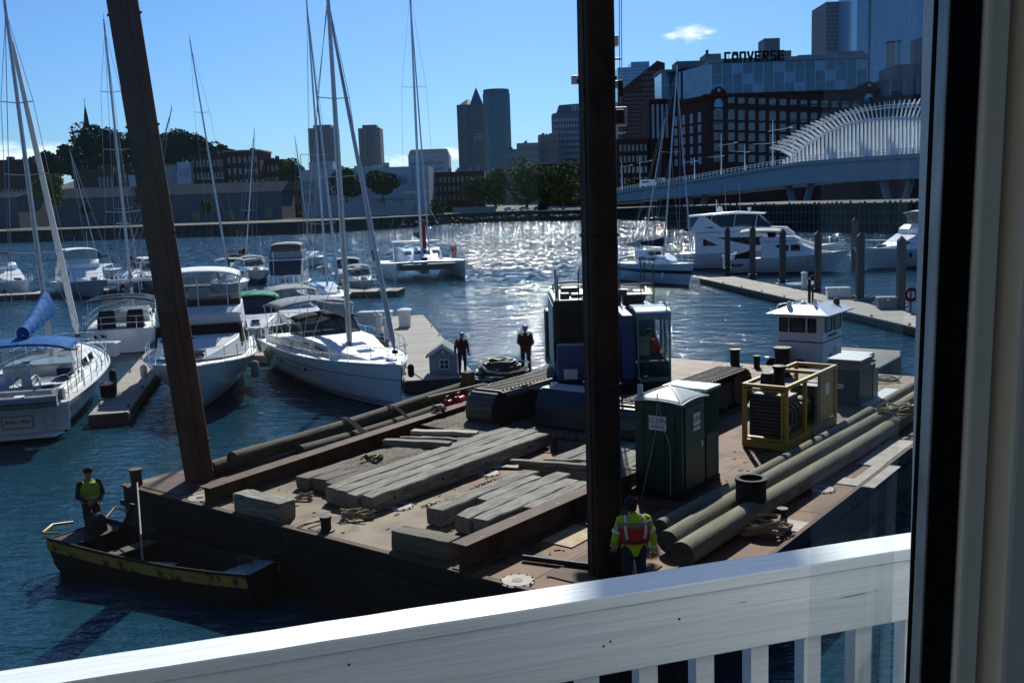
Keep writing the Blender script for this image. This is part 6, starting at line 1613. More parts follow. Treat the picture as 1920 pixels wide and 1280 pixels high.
# cab: frame, curved roof, panes, seat
cx0, cx1, cy0, cy1, cz0, cz1 = 3.46, 4.40, 27.0, 28.65, 2.46, 4.42
m = MB(); m.bx(cx0, cx1, cy0, cy1, cz0 - .25, cz0 + .0); hp(m, 'cab_base', 'blue_dark', .03)
m = MB(); m.bx(cx0, cx1, cy0 + .0, cy0 + .05, cz0 + .002, cz0 + .12); hp(m, 'cab_sill', 'teal_paint', .01)
roofp = [(cy0, cz1 - .16), (cy0 + .05, cz1 - .05), (cy0 + .17, cz1 + .03), (cy0 + .5, cz1 + .07), (cy1 - .1, cz1 + .05), (cy1, cz1)]
m = MB(); m.loft([[(x, y, z) for y, z in roofp] + [(x, y, z - .07) for y, z in reversed(roofp)] for x in (cx0 - .02, cx1 + .02)]); hp(m, 'cab_roof', 'teal_paint', .015, 40)
def cbar(p, q_, w=.06): m = MB(); m.bar(p, q_, w, w); hp(m, 'cab_pillar', 'teal_paint', .012)
for x in (cx0 + .03, cx1 - .03):
    cbar((x, cy0 + .03, cz0 + .1), (x, cy0 + .03, cz1 - .1), .055); cbar((x, cy1 - .03, cz0), (x, cy1 - .03, cz1), .07)
    cbar((x, cy0 + .95, cz0), (x, cy0 + .95, cz1), .05); cbar((x, cy0 + .05, cz0 + .5), (x, cy1 - .05, cz0 + .5), .035)
cbar((cx0 + .06, cy0 + .03, cz0 + .58), (cx1 - .06, cy0 + .03, cz0 + .58), .035)
def cpane(*a): m = MB(); m.quad(*a); hp(m, 'cab_pane', 'cab_glass')
cpane((cx0 + .06, cy1 - .03, cz0 + .9), (cx1 - .06, cy1 - .03, cz0 + .9), (cx1 - .06, cy1 - .03, cz1 - .1), (cx0 + .06, cy1 - .03, cz1 - .1))
cpane((cx0 + .06, cy0 + .02, cz0 + .6), (cx1 - .06, cy0 + .02, cz0 + .6), (cx1 - .06, cy0 + .02, cz1 - .1), (cx0 + .06, cy0 + .02, cz1 - .1)); cpane((cx0 + .06, cy0 + .02, cz0 + .12), (cx1 - .06, cy0 + .02, cz0 + .12), (cx1 - .06, cy0 + .02, cz0 + .56), (cx0 + .06, cy0 + .02, cz0 + .56))
for x in (cx0 + .015, cx1 - .015):
    cpane((x, cy0 + .06, cz0 + .52), (x, cy0 + .92, cz0 + .52), (x, cy0 + .92, cz1 - .03), (x, cy0 + .06, cz1 - .08)); cpane((x, cy0 + .98, cz0 + .52), (x, cy1 - .07, cz0 + .52), (x, cy1 - .07, cz1 - .02), (x, cy0 + .98, cz1 - .02))
    m = MB(); m.bx(x - .008, x + .008, cy0 + .06, cy1 - .06, cz0, cz0 + .48); hp(m, 'door_panel', 'teal_paint')
m = MB(); m.bx(cx0 + .06, cx1 - .06, cy1 - .04, cy1 - .02, cz0, cz0 + .88); hp(m, 'rear_wall', 'blue_dark')
m = MB(); m.bx(cx0 + .25, cx1 - .22, cy0 + .85, cy0 + 1.4, cz0 + .02, cz0 + .5); m.bx(cx0 + .25, cx1 - .22, cy0 + 1.3, cy0 + 1.45, cz0 + .5, cz0 + 1.15); hp(m, 'seat', 'cloth_dark', .05)
m = MB(); m.box((cx0 + .22, cy0 + .3, cz0 + .92), (.28, .2, .4)); m.box((cx0 + .22, cy0 + .3, cz0 + 1.18), (.3, .24, .1)); hp(m, 'control_screen', 'toilet_roof', .02)
m = MB(); m.box((cx0 + .2, cy0 - .05, cz0 + .14), (.14, .1, .09)); hp(m, 'work_light', 'engine_grey', .015)
m = MB(); m.tube(rope([(cx1 - .22, cy0 - .01, cz1 - .3), (cx1 - .14, cy0 - .02, cz0 + 1.2), (cx1 - .13, cy0 - .02, cz0 + .75)], .01), .010, 5); hp(m, 'wiper', 'black_steel')
m = MB(); m.tube(rope([(cx1 - .12, cy0 + .15, cz1 + .0), (cx1 - .06, cy0 + .25, cz1 + .16), (cx1 - .05, cy0 + .5, cz1 + .2), (cx1 - .05, cy0 + .8, cz1 + .05)], .01), .015, 6); hp(m, 'roof_rail', 'toilet_roof', 0, 50)
# boom raised straight up behind the upright spud, with hammer leads, lights and cables
bt0, bt1 = D(1128, 690, 27.3), D(1119, -60, 27.6)
m = MB(); m.loft([[c + Vector((x * w, y * w, 0)) for x, y in ((-1, -1), (1, -1), (1, 1), (-1, 1))] for c, w in ((bt0, .30), (bt0.lerp(bt1, .3), .34), (bt1, .30))]); hp(m, 'boom', 'canvas_grey', .03)
e_ = bt0.lerp(bt1, 1.0)
for px0, px1, y0_, y1_, mt_, nm in ((1152, 1160, 66, 86, 'sign_white', 'lamp'), (1072, 1092, 141, 157, 'sign_white', 'lamp'), (1150, 1163, 151, 165, 'sign_white', 'bracket'), (1160, 1168, 150, 182, 'black_steel', 'sheave'), (1150, 1176, 200, 236, 'toilet_roof', 'winch_box'), (1156, 1170, 205, 232, 'black_steel', 'winch_opening'), (1160, 1174, 247, 250, 'sign_white', 'bracket'), (1150, 1166, 108, 111, 'sign_white', 'bracket')):
    a_, b_ = D(px0, y1_, 27.1 if mt_ == 'black_steel' else 27.3), D(px1, y0_, 27.1 if mt_ == 'black_steel' else 27.3)
    m = MB(); m.bx(a_.x, b_.x, a_.y, a_.y + .25, a_.z, b_.z); hp(m, nm, mt_, .015)
for px_ in (1161, 1165):
    m = MB(); m.tube([D(px_, -20, 27.2), D(px_ + 1, 150, 27.2)], .012, 5); hp(m, 'cable', 'wire')
m = MB(); m.tube([D(1152, 250, 27.25), D(1153, 420, 27.25), D(1156, 600, 27.1)], .03, 6); hp(m, 'hydraulic_hose', 'sign_white', 0, 50)
# operator
person('person', 'person in orange jacket seated in the excavator cab', (3.95, 28.12, 2.46 - .42), 0,
       dict(pel=(0, 0, .98), chest=(0, -.02, 1.34), neck=(0, -.02, 1.50), head=(0, -.05, 1.63), wrl=(-.30, -.38, 1.10), wrr=(.30, -.38, 1.10), ell=(-.30, -.08, 1.14), elr=(.30, -.08, 1.14), hpl=(-.1, -.02, .93), hpr=(.1, -.02, .93), knl=(-.14, -.46, .98), knr=(.14, -.46, .98), anl=(-.14, -.55, .54), anr=(.14, -.55, .54)),
       ('skin', 'cloth_orange', 'cloth_jeans', 'black_rubber'), (('hair', 'hair_dark'), ('hat', 'cloth_dark', False)), bulky=1.2)

# ================================================================== SKIFF at the barge end
sk = thing('work_skiff', 'open black steel skiff with yellow gunwale band beside the barge', 'skiff', bw(0, 0, 0), TH)
# outline (a, b) of the gunwale, near side then far side
near = [(-2.05, .42), (-1.78, 1.5), (-1.55, 2.6), (-1.33, 3.7), (-1.12, 4.8), (-.98, 5.7)]
far_ = [(-.62, .30), (-.42, 1.5), (-.30, 2.6), (-.22, 3.7), (-.15, 4.8), (-.12, 5.55)]
zg = [.82, .70, .64, .62, .66, .74]
rings = []
for (n_, f_, z) in zip(near, far_, zg):
    A, B_ = Vector((n_[0], -n_[1], z)), Vector((f_[0], -f_[1], z)); dn = Vector((.16, 0, 0))
    rings.append([A, A + Vector((.03, 0, -.24)), A + Vector((.12, 0, -.62)), A + Vector((.30, 0, -.95)), B_ + Vector((-.30, 0, -.95)), B_ + Vector((-.12, 0, -.62)), B_ + Vector((-.03, 0, -.24)), B_])
m = MB(); m.loft(rings, False, False, closed=False); m.add(rings[0], [tuple(range(8))]); m.add(rings[-1], [tuple(reversed(range(8)))])
m.done('hull', 'dark_hull', sk, solid=.03)
for side_, o_ in ((0, -.02), (7, .02)):
    m = MB(); m.loft([[r[side_] + Vector((o_, 0, -.02)), r[side_] + Vector((o_ + (-.012 if side_ == 0 else .012), 0, -.02)), r[side_] + Vector((o_ + (-.0 if side_ == 0 else .0), 0, -.24)), r[side_] + Vector((o_ + (.03 if side_ == 0 else -.03), 0, -.24))] for r in rings]); m.done('gunwale_band', 'skiff_yellow', sk)
    m = MB(); m.tube([r[side_] + Vector((0, 0, .012)) for r in rings], .03, 8); m.done('gunwale', 'black_rubber', sk, smooth=50)
m = MB(); m.add([rings[0][3] + Vector((.05, 0, .2)), rings[-1][3] + Vector((.02, 0, .2)), rings[-1][4] + Vector((-.02, 0, .2)), rings[0][4] + Vector((-.05, 0, .2))], [(0, 1, 2, 3)]); m.done('floor', 'dark_hull', sk)
# pale bow deck, stern deck, thwart
def deckpiece(i0, i1, z, mt, nm):
    m = MB(); P = []
    for t in (i0, i1):
        k = min(int(t), 4); u = t - k; a_ = rings[k][0].lerp(rings[k + 1][0], u); b_ = rings[k][7].lerp(rings[k + 1][7], u); P.append((a_.lerp(b_, .04), b_.lerp(a_, .04)))
    up_ = Vector((0, 0, z)); m.extr([P[0][0] + up_, P[1][0] + up_, P[1][1] + up_, P[0][1] + up_], (0, 0, -.03)); m.done(nm, mt, sk)
deckpiece(4.2, 5.0, .0, 'canvas_grey', 'bow_deck'); deckpiece(0, .55, -.02, 'dark_hull', 'stern_deck'); deckpiece(1.15, 1.4, -.12, 'timber_dark', 'thwart')
m = MB(); m.box((-.95, -2.75, .30), (.55, .5, .02), rz=.4); m.done('floor_board', 'timber_pale', sk)
m = MB(); m.box((-.80, -3.9, .30), (.4, .7, .02), rz=-.3); m.done('floor_board', 'canvas_grey', sk)
# yellow rail at the stern corner, outboard engine housing, hose
m = MB(); m.tube([(-1.1, .25, .80), (-1.55, .30, .86), (-1.95, -.05, .86), (-1.75, -.35, .84)], .03, 8); m.done('stern_rail', 'yellow_paint', sk, smooth=40)
m = MB(); m.tube([(-.6, -.25, .84), (-.25, -.05, .95), (-.2, -.5, .92)], .025, 8); m.done('stern_rail', 'yellow_paint', sk, smooth=40)
m = MB(); m.loft([[( -1.05 + x * k, -.62 + y * k, z) for x, y in ((-.16, -.2), (.16, -.2), (.16, .2), (-.16, .2))] for z, k in ((.35, .8), (.75, 1), (1.05, .95), (1.15, .6))]); m.done('engine_box', 'cloth_dark', sk, bevel=.03)
m = MB(); m.tube([(-.75, -1.0, .7), (-.6, -1.15, 1.0), (-.5, -1.22, 1.3)], .05, 8); m.done('tiller', 'black_rubber', sk, smooth=50)
m = MB(); m.loft([[(-.55, -1.2, .35), (-.35, -1.2, .35), (-.3, -1.2, .75), (-.5, -1.2, .7)], [(-.5, -1.9, .35), (-.3, -1.9, .35), (-.25, -1.9, .8), (-.42, -1.9, .82)]]); m.done('gear_bag', 'black_rubber', sk, bevel=.04)
# mooring lines and pole
tp = [bw(BL(612, 995)[0], BL(612, 995)[1], DK + .2), bw(.1, 6.0, DK + .06), bw(-.12, 5.8, 1.15), bw(-.25, 5.2, .82), bw(-.45, 4.9, .76)]
ropes('dark mooring lines from the skiff bow to the barge bollard', [rope(tp, .012), rope([p + Vector((.06, .03, -.03 - .1 * math.sin(k))) for k, p in enumerate(tp)], .012), rope([p + Vector((-.05, .06, .02 - .14 * math.sin(k * .8))) for k, p in enumerate(tp)], .012)], .012, 'rope_dark', 'mooring_line', 'rope')
a0 = G(258, 912, DK + .35); 
pl = thing('pale_pole', 'thin pale pole leaning from the corner bollard down into the skiff', 'pole', D(268, 1058, 19.3), 0)
p1 = D(257, 905, 21.6) - D(268, 1058, 19.3)
m = MB(); m.tube([(0, 0, 0), p1], .02, 8); m.done('shaft', 'rope_white', pl, smooth=50); m = MB(); m.tube([(0, 0, 0), p1 * .35], .023, 8); m.done('lower_half', 'rope_tan', pl, smooth=50)
tangle('dark rope coil on the pale bow deck of the skiff', bw(-.6, 5.15, .74), .12, 3, 'rope_dark', .014, 12)

# ================================================================== TUG behind the barge
tg = thing('tugboat', 'white tugboat wheelhouse rising behind the far end of the barge', 'tugboat', bw(23.4, 7.15, 0), TH)
m = MB(); m.loft([[(x, y * k, z) for y in (-2.1, 2.1)] + [(x, 2.1 * k, -.6), (x, -2.1 * k, -.6)] for x, k, z in ((-2.0, .95, .75), (2, 1, .72), (6, .95, .7), (7.2, .8, .75))]); m.done('hull', 'black_steel', tg, bevel=.06)
m = MB(); m.bx(2.6, 4.8, -1.3, 1.3, .74, 1.0); m.done('stern_deck', 'toilet_roof', tg, bevel=.05)
m = MB(); m.bx(0, 2.1, -.86, .86, .72, 2.99); wh = m.done('wheelhouse', 'gel_white', tg, bevel=.04)
m = MB(); m.bx(-.012, 2.112, -.872, .872, 1.98, 2.02); m.done('trim_stripe', 'text_navy', tg)
m = MB(); m.loft([[(x0, y0, z), (x1, y0, z), (x1, y1, z), (x0, y1, z)] for x0, x1, y0, y1, z in ((-.34, 2.45, -1.18, 1.18, 3.0), (-.36, 2.47, -1.2, 1.2, 3.05), (.3, 1.9, -.55, .55, 3.32), (.35, 1.85, -.5, .5, 3.34))]); m.done('roof', 'gel_white', tg, bevel=.01)
def twin(c, w, h, side):
    m = MB()
    if side: m.box(c, (w, .03, h))
    else: m.box(c, (.03, w, h))
    o = m.done('window', 'boat_glass', tg, bevel=.012)
    m = MB(); z0, z1 = c[2] - h / 2, c[2] + h / 2
    P = [(w / 2, z0), (w / 2, z1), (-w / 2, z1), (-w / 2, z0)]
    P3 = [Vector((c[0] + a, c[1] - .02, z)) if side else Vector((c[0] - .02, c[1] + a, z)) for a, z in P]
    for a_, b_ in zip(P3, P3[1:] + P3[:1]): m.bar(a_, b_, .03, .03)
    m.done('window_frame', 'black_rubber', o)
for y, w in ((.63, .30), (.10, .56), (-.45, .28)): twin((-.01, y, 2.62), w, .5, False)
for x, w in ((.55, .62), (1.5, .72)): twin((x, -.868, 2.62), w, .52, True)
marks(tg, (.55, -.873, 2.14), (1, 0, 0), 11, .11, seed=3)
m = MB(); m.bx(1.25, 1.75, -.885, -.861, .8, 1.75); dd = m.done('door', 'gel_white', tg, bevel=.01); m = MB(); m.tube(rope([(1.3, -.90, 1.0), (1.3, -.93, 1.5), (1.42, -.93, 1.62), (1.55, -.9, 1.55)], .01), .02, 6); m.done('grab_rail', 'steel_bright', dd)
m = MB(); m.bx(.75, .95, -.885, -.861, .9, 1.5); m.done('vent', 'win_dark', tg)
for y in (.9, -.05): m = MB(); m.tube([(-.28, y, 1.05), (-.12, y, 1.05)], .32, 18); m.tube([(-.29, y, 1.05), (-.11, y, 1.05)], .2, 12); m.done('tyre_fender', 'black_rubber', tg, smooth=40)
m = MB(); m.tube([(-.4, .48, .7), (-.4, .48, 1.75)], .24, 16); m.done('push_knee', 'black_steel', tg, smooth=40)
for x, y, h, r in ((.2, .5, 3.42, .10), (.6, .1, 3.40, .12), (1.0, -.2, 3.45, .07), (1.9, -.7, 3.42, .12)): m = MB(); m.lathe([(r, 3.15), (r, h), (r * .6, h + .05), (.01, h + .06)], 12, (x, y, 0)); m.done('deck_light', 'gel_white' if y > -.5 else 'black_rubber', tg, smooth=40)
m = MB(); m.tube([(1.2, .1, 3.3), (1.2, .1, 4.25)], .06, 8); m.tube([(1.28, .0, 3.3), (1.28, .0, 4.0)], .04, 8); m.done('mast', 'black_steel', tg)
m = MB(); m.tube(rope([(.0, .95, 3.15), (.2, .9, 3.35), (.6, .5, 3.4), (1.2, .3, 3.45), (1.8, -.4, 3.3)], .01), .018, 6); m.tube([(-.2, 1.0, 3.1), (-.35, 1.1, 3.3)], .02, 6); m.done('roof_rail', 'steel_bright', tg, smooth=50)
# ================================================================== BOATS
class Hull:
    def __init__(s, L, B, fb, fs, draft=.35, transom=.8, rake=.9, p=2.2, k0=.28, k1=.75, tmid=.45):
        s.__dict__.update(locals())
    def hb(s, t):
        if t < s.tmid: return s.B / 2 * (s.transom + (1 - s.transom) * math.sin(math.pi / 2 * t / s.tmid))
        return s.B / 2 * max(0.012, 1 - ((t - s.tmid) / (1 - s.tmid)) ** s.p)
    def zs(s, t): return s.fs + (s.fb - s.fs) * t ** 1.7
    def pt(s, t, q, side):
        zb = -s.draft * (1 - t ** 8); z = zb + (s.zs(t) - zb) * q
        k = s.k0 + (s.k1 - s.k0) * t ** 2
        return Vector((-s.L / 2 + s.L * t + s.rake * (q - 1) * t ** 3 - (1 - t) ** 4 * .0, side * s.hb(t) * (q ** k if q > 0 else 0), z))
    def sheer(s, t, side, dz=0., inset=0.):
        v = s.pt(t, 1, side); v.y -= side * inset; v.z += dz; return v
    def build(s, root, mt, deck='deck_white', rubmt='black_rubber', n=22):
        qs = [0, .12, .3, .5, .7, .86, 1]; rings = []
        for i in range(n + 1):
            t = i / n; rings.append([s.pt(t, q, -1) for q in reversed(qs)] + [s.pt(t, q, 1) for q in qs[1:]])
        m = MB(); m.loft(rings, False, False, closed=False); m.add(rings[0], [tuple(range(len(rings[0])))]); m.done('hull', mt, root, smooth=50)
        m = MB(); w = 6
        def fn(u, v): a, b = s.sheer(u, -1, -.03, .02), s.sheer(u, 1, -.03, .02); p = a.lerp(b, v); p.z += .05 * math.sin(math.pi * v) * min(1, (1 - u) * 6); return p
        m.grid(fn, n, w); m.done('deck', deck, root, smooth=50)
        for sd in (-1, 1):
            m = MB(); m.tube([s.sheer(i / n, sd, .01) for i in range(n + 1)], .035, 6); m.done('rub_rail', rubmt, root, smooth=50)
    def rails(s, root, t0, t1, n, h=.62, inset=.1, mt='steel_bright', lines=2, bow=False, r=.014):
        for sd in (-1, 1):
            for i in range(n + 1):
                t = t0 + (t1 - t0) * i / n; a = s.sheer(t, sd, 0, inset); m = MB(); m.tube([a, a + Vector((0, 0, h))], r, 6); m.done('stanchion', mt, root)
            for l in range(lines):
                m = MB(); m.tube([s.sheer(t0 + (t1 - t0) * i / 12, sd, h * (1 - .5 * l), inset) for i in range(13)], r * (1.0 if bow else .6), 5); m.done('lifeline', mt, root, smooth=50)
        if bow:
            for z in (h, h * .5):
                m = MB(); P = [s.sheer(t1, -1, z, inset), s.sheer(min(.985, t1 + .03), -1, z, .02) + Vector((.12, 0, 0)), s.sheer(min(.985, t1 + .03), 1, z, .02) + Vector((.12, 0, 0)), s.sheer(t1, 1, z, inset)]
                m.tube(rope(P, .01, 4), r, 6); m.done('pulpit', mt, root, smooth=50)
def house(root, secs, mt, name='cabin', bevel=.04, smooth=35):
    """loft of rectangular sections along x: (x, halfwidth_bottom, halfwidth_top, z0, z1)"""
    m = MB(); m.loft([[(x, -wb, z0), (x, wb, z0), (x, wt, z1), (x, -wt, z1)] for x, wb, wt, z0, z1 in secs]); return m.done(name, mt, root, smooth=smooth, bevel=bevel)
def side_windows(root, spans, wb, wt, z0, z1, Z0, Z1, mt='dark_glass', name='window'):
    """windows on both cabin sides, follow the tumblehome between (wb at Z0) and (wt at Z1)"""
    f = lambda z: wb + (wt - wb) * (z - Z0) / (Z1 - Z0)
    for xa, xb in spans:
        for sd in (-1, 1):
            m = MB(); m.extr([(xa, sd * (f(z0) + .012), z0), (xb, sd * (f(z0) + .012), z0), (xb, sd * (f(z1) + .012), z1), (xa, sd * (f(z1) + .012), z1)], (0, sd * -.02, 0)); m.done(name, mt, root)
def tube_part(root, pts, r, name, mt, sm=50, n=7): m = MB(); m.tube(pts, r, n); return m.done(name, mt, root, smooth=sm)
def to_local(root, w):
    M = Matrix.Translation(root.location) @ Matrix.Rotation(root.rotation_euler.z, 4, 'Z'); return M.inverted() @ Vector(w)
def mast(root, base, top_px, hull=None, spreaders=(.45, .72), sw=.9, r=.075, mt='alu', fore=None, furl=None, back=None, boom=None, cover=None, chain=None, dark=False):
    base = Vector(base); wb = root.matrix_basis @ base
    top = to_local(root, D(top_px[0], top_px[1], wb.y)); d = top - base
    tube_part(root, [base, base + d * .5, top], [r, r * .95, r * .6], 'mast', mt)
    for k, s_ in enumerate(spreaders):
        c = base + d * s_; w = sw * (1 - .22 * k)
        tube_part(root, [c + Vector((-.12, -w, .06)), c, c + Vector((-.12, w, .06))], .022, 'spreader', mt, n=6)
    for sd in (-1, 1):
        ch = Vector(chain if chain else (base.x - .2, 1.5, base.z)); ch = Vector((ch.x, sd * ch.y, ch.z)); pts = [ch]
        for k, s_ in enumerate(spreaders): pts.append(base + d * s_ + Vector((-.12, sd * sw * (1 - .22 * k), .06)))
        pts.append(base + d * .97); tube_part(root, pts, .014, 'shroud', 'wire', n=4)
        if spreaders: tube_part(root, [Vector((ch.x + .3, ch.y * .97, ch.z)), base + d * spreaders[0]], .014, 'shroud', 'wire', n=4)
    if fore is not None: tube_part(root, [fore, base + d * .97], .015, 'forestay', 'wire', n=4)
    if furl is not None:
        f0 = Vector(fore); f1 = base + d * .95; tube_part(root, [f0 + (f1 - f0) * t for t in (.03, .06, .3, .7, .93, .96)], [.03, furl, furl * .95, furl * .75, furl * .5, .02], 'furled_sail', 'canvas_white', n=9)
        m = MB(); c = f0 + (f1 - f0) * .025; m.lathe([(.08, -.06), (.11, -.06), (.11, .06), (.08, .06)], 12, c); m.done('furler_drum', 'black_rubber', root, smooth=40)
    if back is not None: tube_part(root, [back, base + d * .99], .014, 'backstay', 'wire', n=4)
    if boom is not None:
        b0 = base + Vector((-.05, 0, boom[1])); b1 = b0 + Vector((-boom[0], 0, boom[2])); tube_part(root, [b0, b1], .065, 'boom', mt)
        if cover:
            n = 16; m = MB(); rings = []
            for i in range(n + 1):
                t = i / n; c = b0.lerp(b1, t); h = (.62 * (1 - t) ** 1.6 + .26) * (1 if len(boom) < 4 else boom[3]); w = (.30 if len(boom) > 3 and boom[3] >= 1 else .16) * (1 - .35 * t) + .03 * math.sin(i * 2.1)
                rings.append([c + Vector((0, math.cos(a) * w, .08 + max(-.15, math.sin(a) * h))) for a in [k * math.pi / 6 for k in range(12)]])
            m.loft(rings); m.done('sail_cover', cover, root, smooth=60)
    m = MB(); m.tube([top, top + Vector((0, 0, .5))], .012, 5); m.box(top + Vector((0, 0, .1)), (.3, .06, .06)); m.done('masthead', 'alu_dark', root)
    return base, d
def canopy(root, x0, x1, w, z, crown, mt, name='bimini', legs=True, drop=.12, zlegs=1.2):
    m = MB(); m.grid(lambda u, v: (x0 + (x1 - x0) * u, (v - .5) * 2 * w, z + crown * (1 - (2 * v - 1) ** 2) - drop * abs(2 * u - 1) ** 3 - drop * .9 * abs(2 * v - 1) ** 6), 12, 12); m.done(name, mt, root, smooth=60, solid=.025)
    if legs:
        for x in (x0 + .05, (x0 + x1) / 2, x1 - .05):
            for sd in (-1, 1): tube_part(root, [((x0 + x1) / 2 + (x - (x0 + x1) / 2) * .4, sd * w * .97, zlegs), (x, sd * w * .97, z - drop)], .016, name + '_frame', 'steel_bright', n=6)
def fender(root, p, r=.13, l=.55, mt='gel_white'):
    m = MB(); m.lathe([(.02, 0), (r * .8, .05), (r, .12), (r, l - .12), (r * .8, l - .05), (.02, l)], 12, p); m.done('fender', mt, root, smooth=50)
def wheel(root, c, r, name='steering_wheel'):
    m = MB(); P = [Vector(c) + Vector((0, math.cos(a) * r, math.sin(a) * r)) for a in [k * math.pi / 10 for k in range(21)]]; m.tube(P, .018, 6)
    for k in range(3): m.tube([Vector(c), P[k * 7]], .012, 5)
    m.done(name, 'steel_bright', root, smooth=50)
def place(name, label, cat, bow, direction, L, group='boats in the marina', z=0.):
    """bow point on the water + unit vector from stern to bow"""
    d = Vector((direction[0], direction[1], 0)).normalized(); c = Vector((bow[0], bow[1], 0)) - d * (L / 2)
    return thing(name, label, cat, (c.x, c.y, z), math.atan2(d.y, d.x), group)
SL = Vector((-.249, .969, 0))
def hullmat(name, base, stripes, rough=.2): mat(name, base, tuple(c * .93 for c in base), 1.2, rough, coat=.3, stripes=stripes); return name
hullmat('hull_stella', (.70, .72, .74), [(-1, .10, (.02, .03, .06)), (.62, .66, (.05, .08, .2))])
hullmat('hull_center', (.76, .79, .82), [(-1, .05, (.015, .02, .04)), (.14, .18, (.015, .02, .05)), (.24, .28, (.015, .02, .05)), (1.16, 1.19, (.05, .07, .12))])
hullmat('hull_cruiser', (.72, .72, .71), [(-1, .06, (.02, .02, .03))])
hullmat('hull_grey', (.40, .42, .44), [(-1, .08, (.02, .02, .03)), (.9, .94, (.6, .6, .6))])
hullmat('hull_maroon', (.60, .60, .60), [(-1, .55, (.10, .012, .02))])
hullmat('hull_navy', (.62, .63, .65), [(-1, .06, (.02, .02, .03)), (.10, .35, (.02, .03, .09))])
hullmat('hull_plain', (.74, .76, .78), [(-1, .06, (.02, .03, .05))])
hullmat('hull_ketch', (.62, .70, .74), [(-1, .08, (.02, .03, .05)), (1.0, 1.3, (.03, .05, .09))])

# ---- sailboat with dinghy on davits, stern toward us
r = place('sailboat', 'white sailboat with blue sail cover and grey dinghy hung on its stern', 'sailboat', Vector((-17.2, 33.3, 0)) + SL * 14.2, SL, 14.2)
h = Hull(14.2, 4.3, 1.55, 1.20, .4, .82, 1.0); h.build(r, 'hull_stella', 'deck_white', 'gel_white'); h.rails(r, .03, .88, 11, .66, .08, bow=True)
m = MB(); m.loft([[(-7.1 - o, -w, z) for w, z in ((-1.75, .22), (1.75, .22), (1.78, 1.17), (-1.78, 1.17))] for o in (-.05, .03)]); m.done('transom', 'gel_white', r, bevel=.03)
m = MB(); m.loft([[(-7.12, -1.6, .12), (-7.12, 1.6, .12), (-7.12, 1.55, .2), (-7.12, -1.55, .2)], [(-7.75, -1.3, .12), (-7.75, 1.3, .12), (-7.75, 1.25, .2), (-7.75, -1.25, .2)]]); m.done('swim_platform', 'gel_white', r, bevel=.03)
m = MB(); m.box((-7.155, -.1, .62), (.02, .95, .40)); nb_ = m.done('name_board', 'sign_white', r)
text('boat_name', 'Stella ~ Blue', .16, 'text_navy', nb_, (-7.17, -.1, .64), (R_(90), 0, -math.pi / 2), .002, .1, .002)
m = MB()
for a_, b_ in (((-7.168, -.585, .41), (-7.168, .385, .41)), ((-7.168, -.585, .83), (-7.168, .385, .83)), ((-7.168, -.585, .41), (-7.168, -.585, .83)), ((-7.168, .385, .41), (-7.168, .385, .83))): m.bar(a_, b_, .018)
m.done('name_frame', 'text_navy', nb_)
for y in (-1.3, -1.0): tube_part(r, [(-7.2, y, .25), (-7.22, y, 1.2)], .018, 'ladder_rail', 'steel_bright')
house(r, [(-2.6, 1.35, 1.25, 1.25, 1.95), (-1, 1.4, 1.2, 1.25, 1.95), (2.2, 1.05, .85, 1.3, 1.8), (3.4, .5, .4, 1.4, 1.5)], 'gel_white', 'cabin_trunk')
side_windows(r, ((-2.2, -1.2), (-.8, .4), (.8, 1.9)), 1.39, 1.2, 1.45, 1.75, 1.25, 1.95)
house(r, [(-6.2, 1.5, 1.4, 1.15, 1.42), (-2.7, 1.6, 1.5, 1.2, 1.5)], 'deck_white', 'cockpit_coaming'); house(r, [(-5.9, .9, .9, 1.43, 1.44), (-3, .9, .9, 1.5, 1.52)], 'nonskid', 'cockpit_sole', 0)
canopy(r, -5.6, -2.9, 1.75, 3.0, .18, 'canvas_blue', 'bimini', zlegs=1.4)
m = MB(); m.loft([[(-2.9, -1.4, 1.9), (-2.9, 1.4, 1.9), (-2.9, 1.25, 2.55), (-2.9, -1.25, 2.55)], [(-1.7, -1.2, 1.93), (-1.7, 1.2, 1.93), (-2.3, 1.1, 2.5), (-2.3, -1.1, 2.5)]]); m.done('dodger', 'clear_vinyl', r)
wheel(r, (-4.9, 0, 1.9), .45); house(r, [(-4.75, .2, .15, 1.43, 2.1), (-4.5, .2, .15, 1.43, 2.1)], 'gel_white', 'binnacle')
mast(r, (.1, 0, 1.9), (8, 0), spreaders=(.30, .52, .72), sw=1.05, r=.10, fore=(6.75, 0, 1.6), furl=.15, back=(-6.9, 0, 1.3), boom=(4.6, 1.75, -.35, 1.0), cover='canvas_blue', chain=(-.1, 1.95, 1.4))
for y in (-.9, .9): tube_part(r, rope([(-6.9, y, 1.25), (-7.0, y, 1.9), (-7.4, y, 2.25), (-8.3, y, 2.25)], .01), .035, 'davit', 'steel_bright')
for sd in (-1, 1): tube_part(r, rope([(-5.9, sd * 1.7, 1.3), (-6.3, sd * 1.7, 2.0), (-6.9, sd * 1.3, 2.05), (-6.95, sd * .5, 2.05)], .01), .016, 'stern_rail', 'steel_bright')
for x, y in ((3.0, -.2), (4.3, 0)): house(r, [(x - .3, .3, .28, 1.55, 1.62), (x + .3, .3, .28, 1.52, 1.6)], 'dark_glass', 'hatch', .01)
tube_part(r, [(-5.3, 1.5, 3.0), (-5.0, 1.5, 3.9), (-5.0, 1.5, 4.2)], .03, 'pole', 'steel_bright'); m = MB(); m.tube([(-5.3, 1.2, 4.2), (-4.7, 1.8, 4.3)], .12, 10); m.done('wind_generator', 'gel_white', r, smooth=50)
for t in (.35, .55): fender(r, h.sheer(t, -1, -.85, -.1), .15, .6, 'black_rubber')
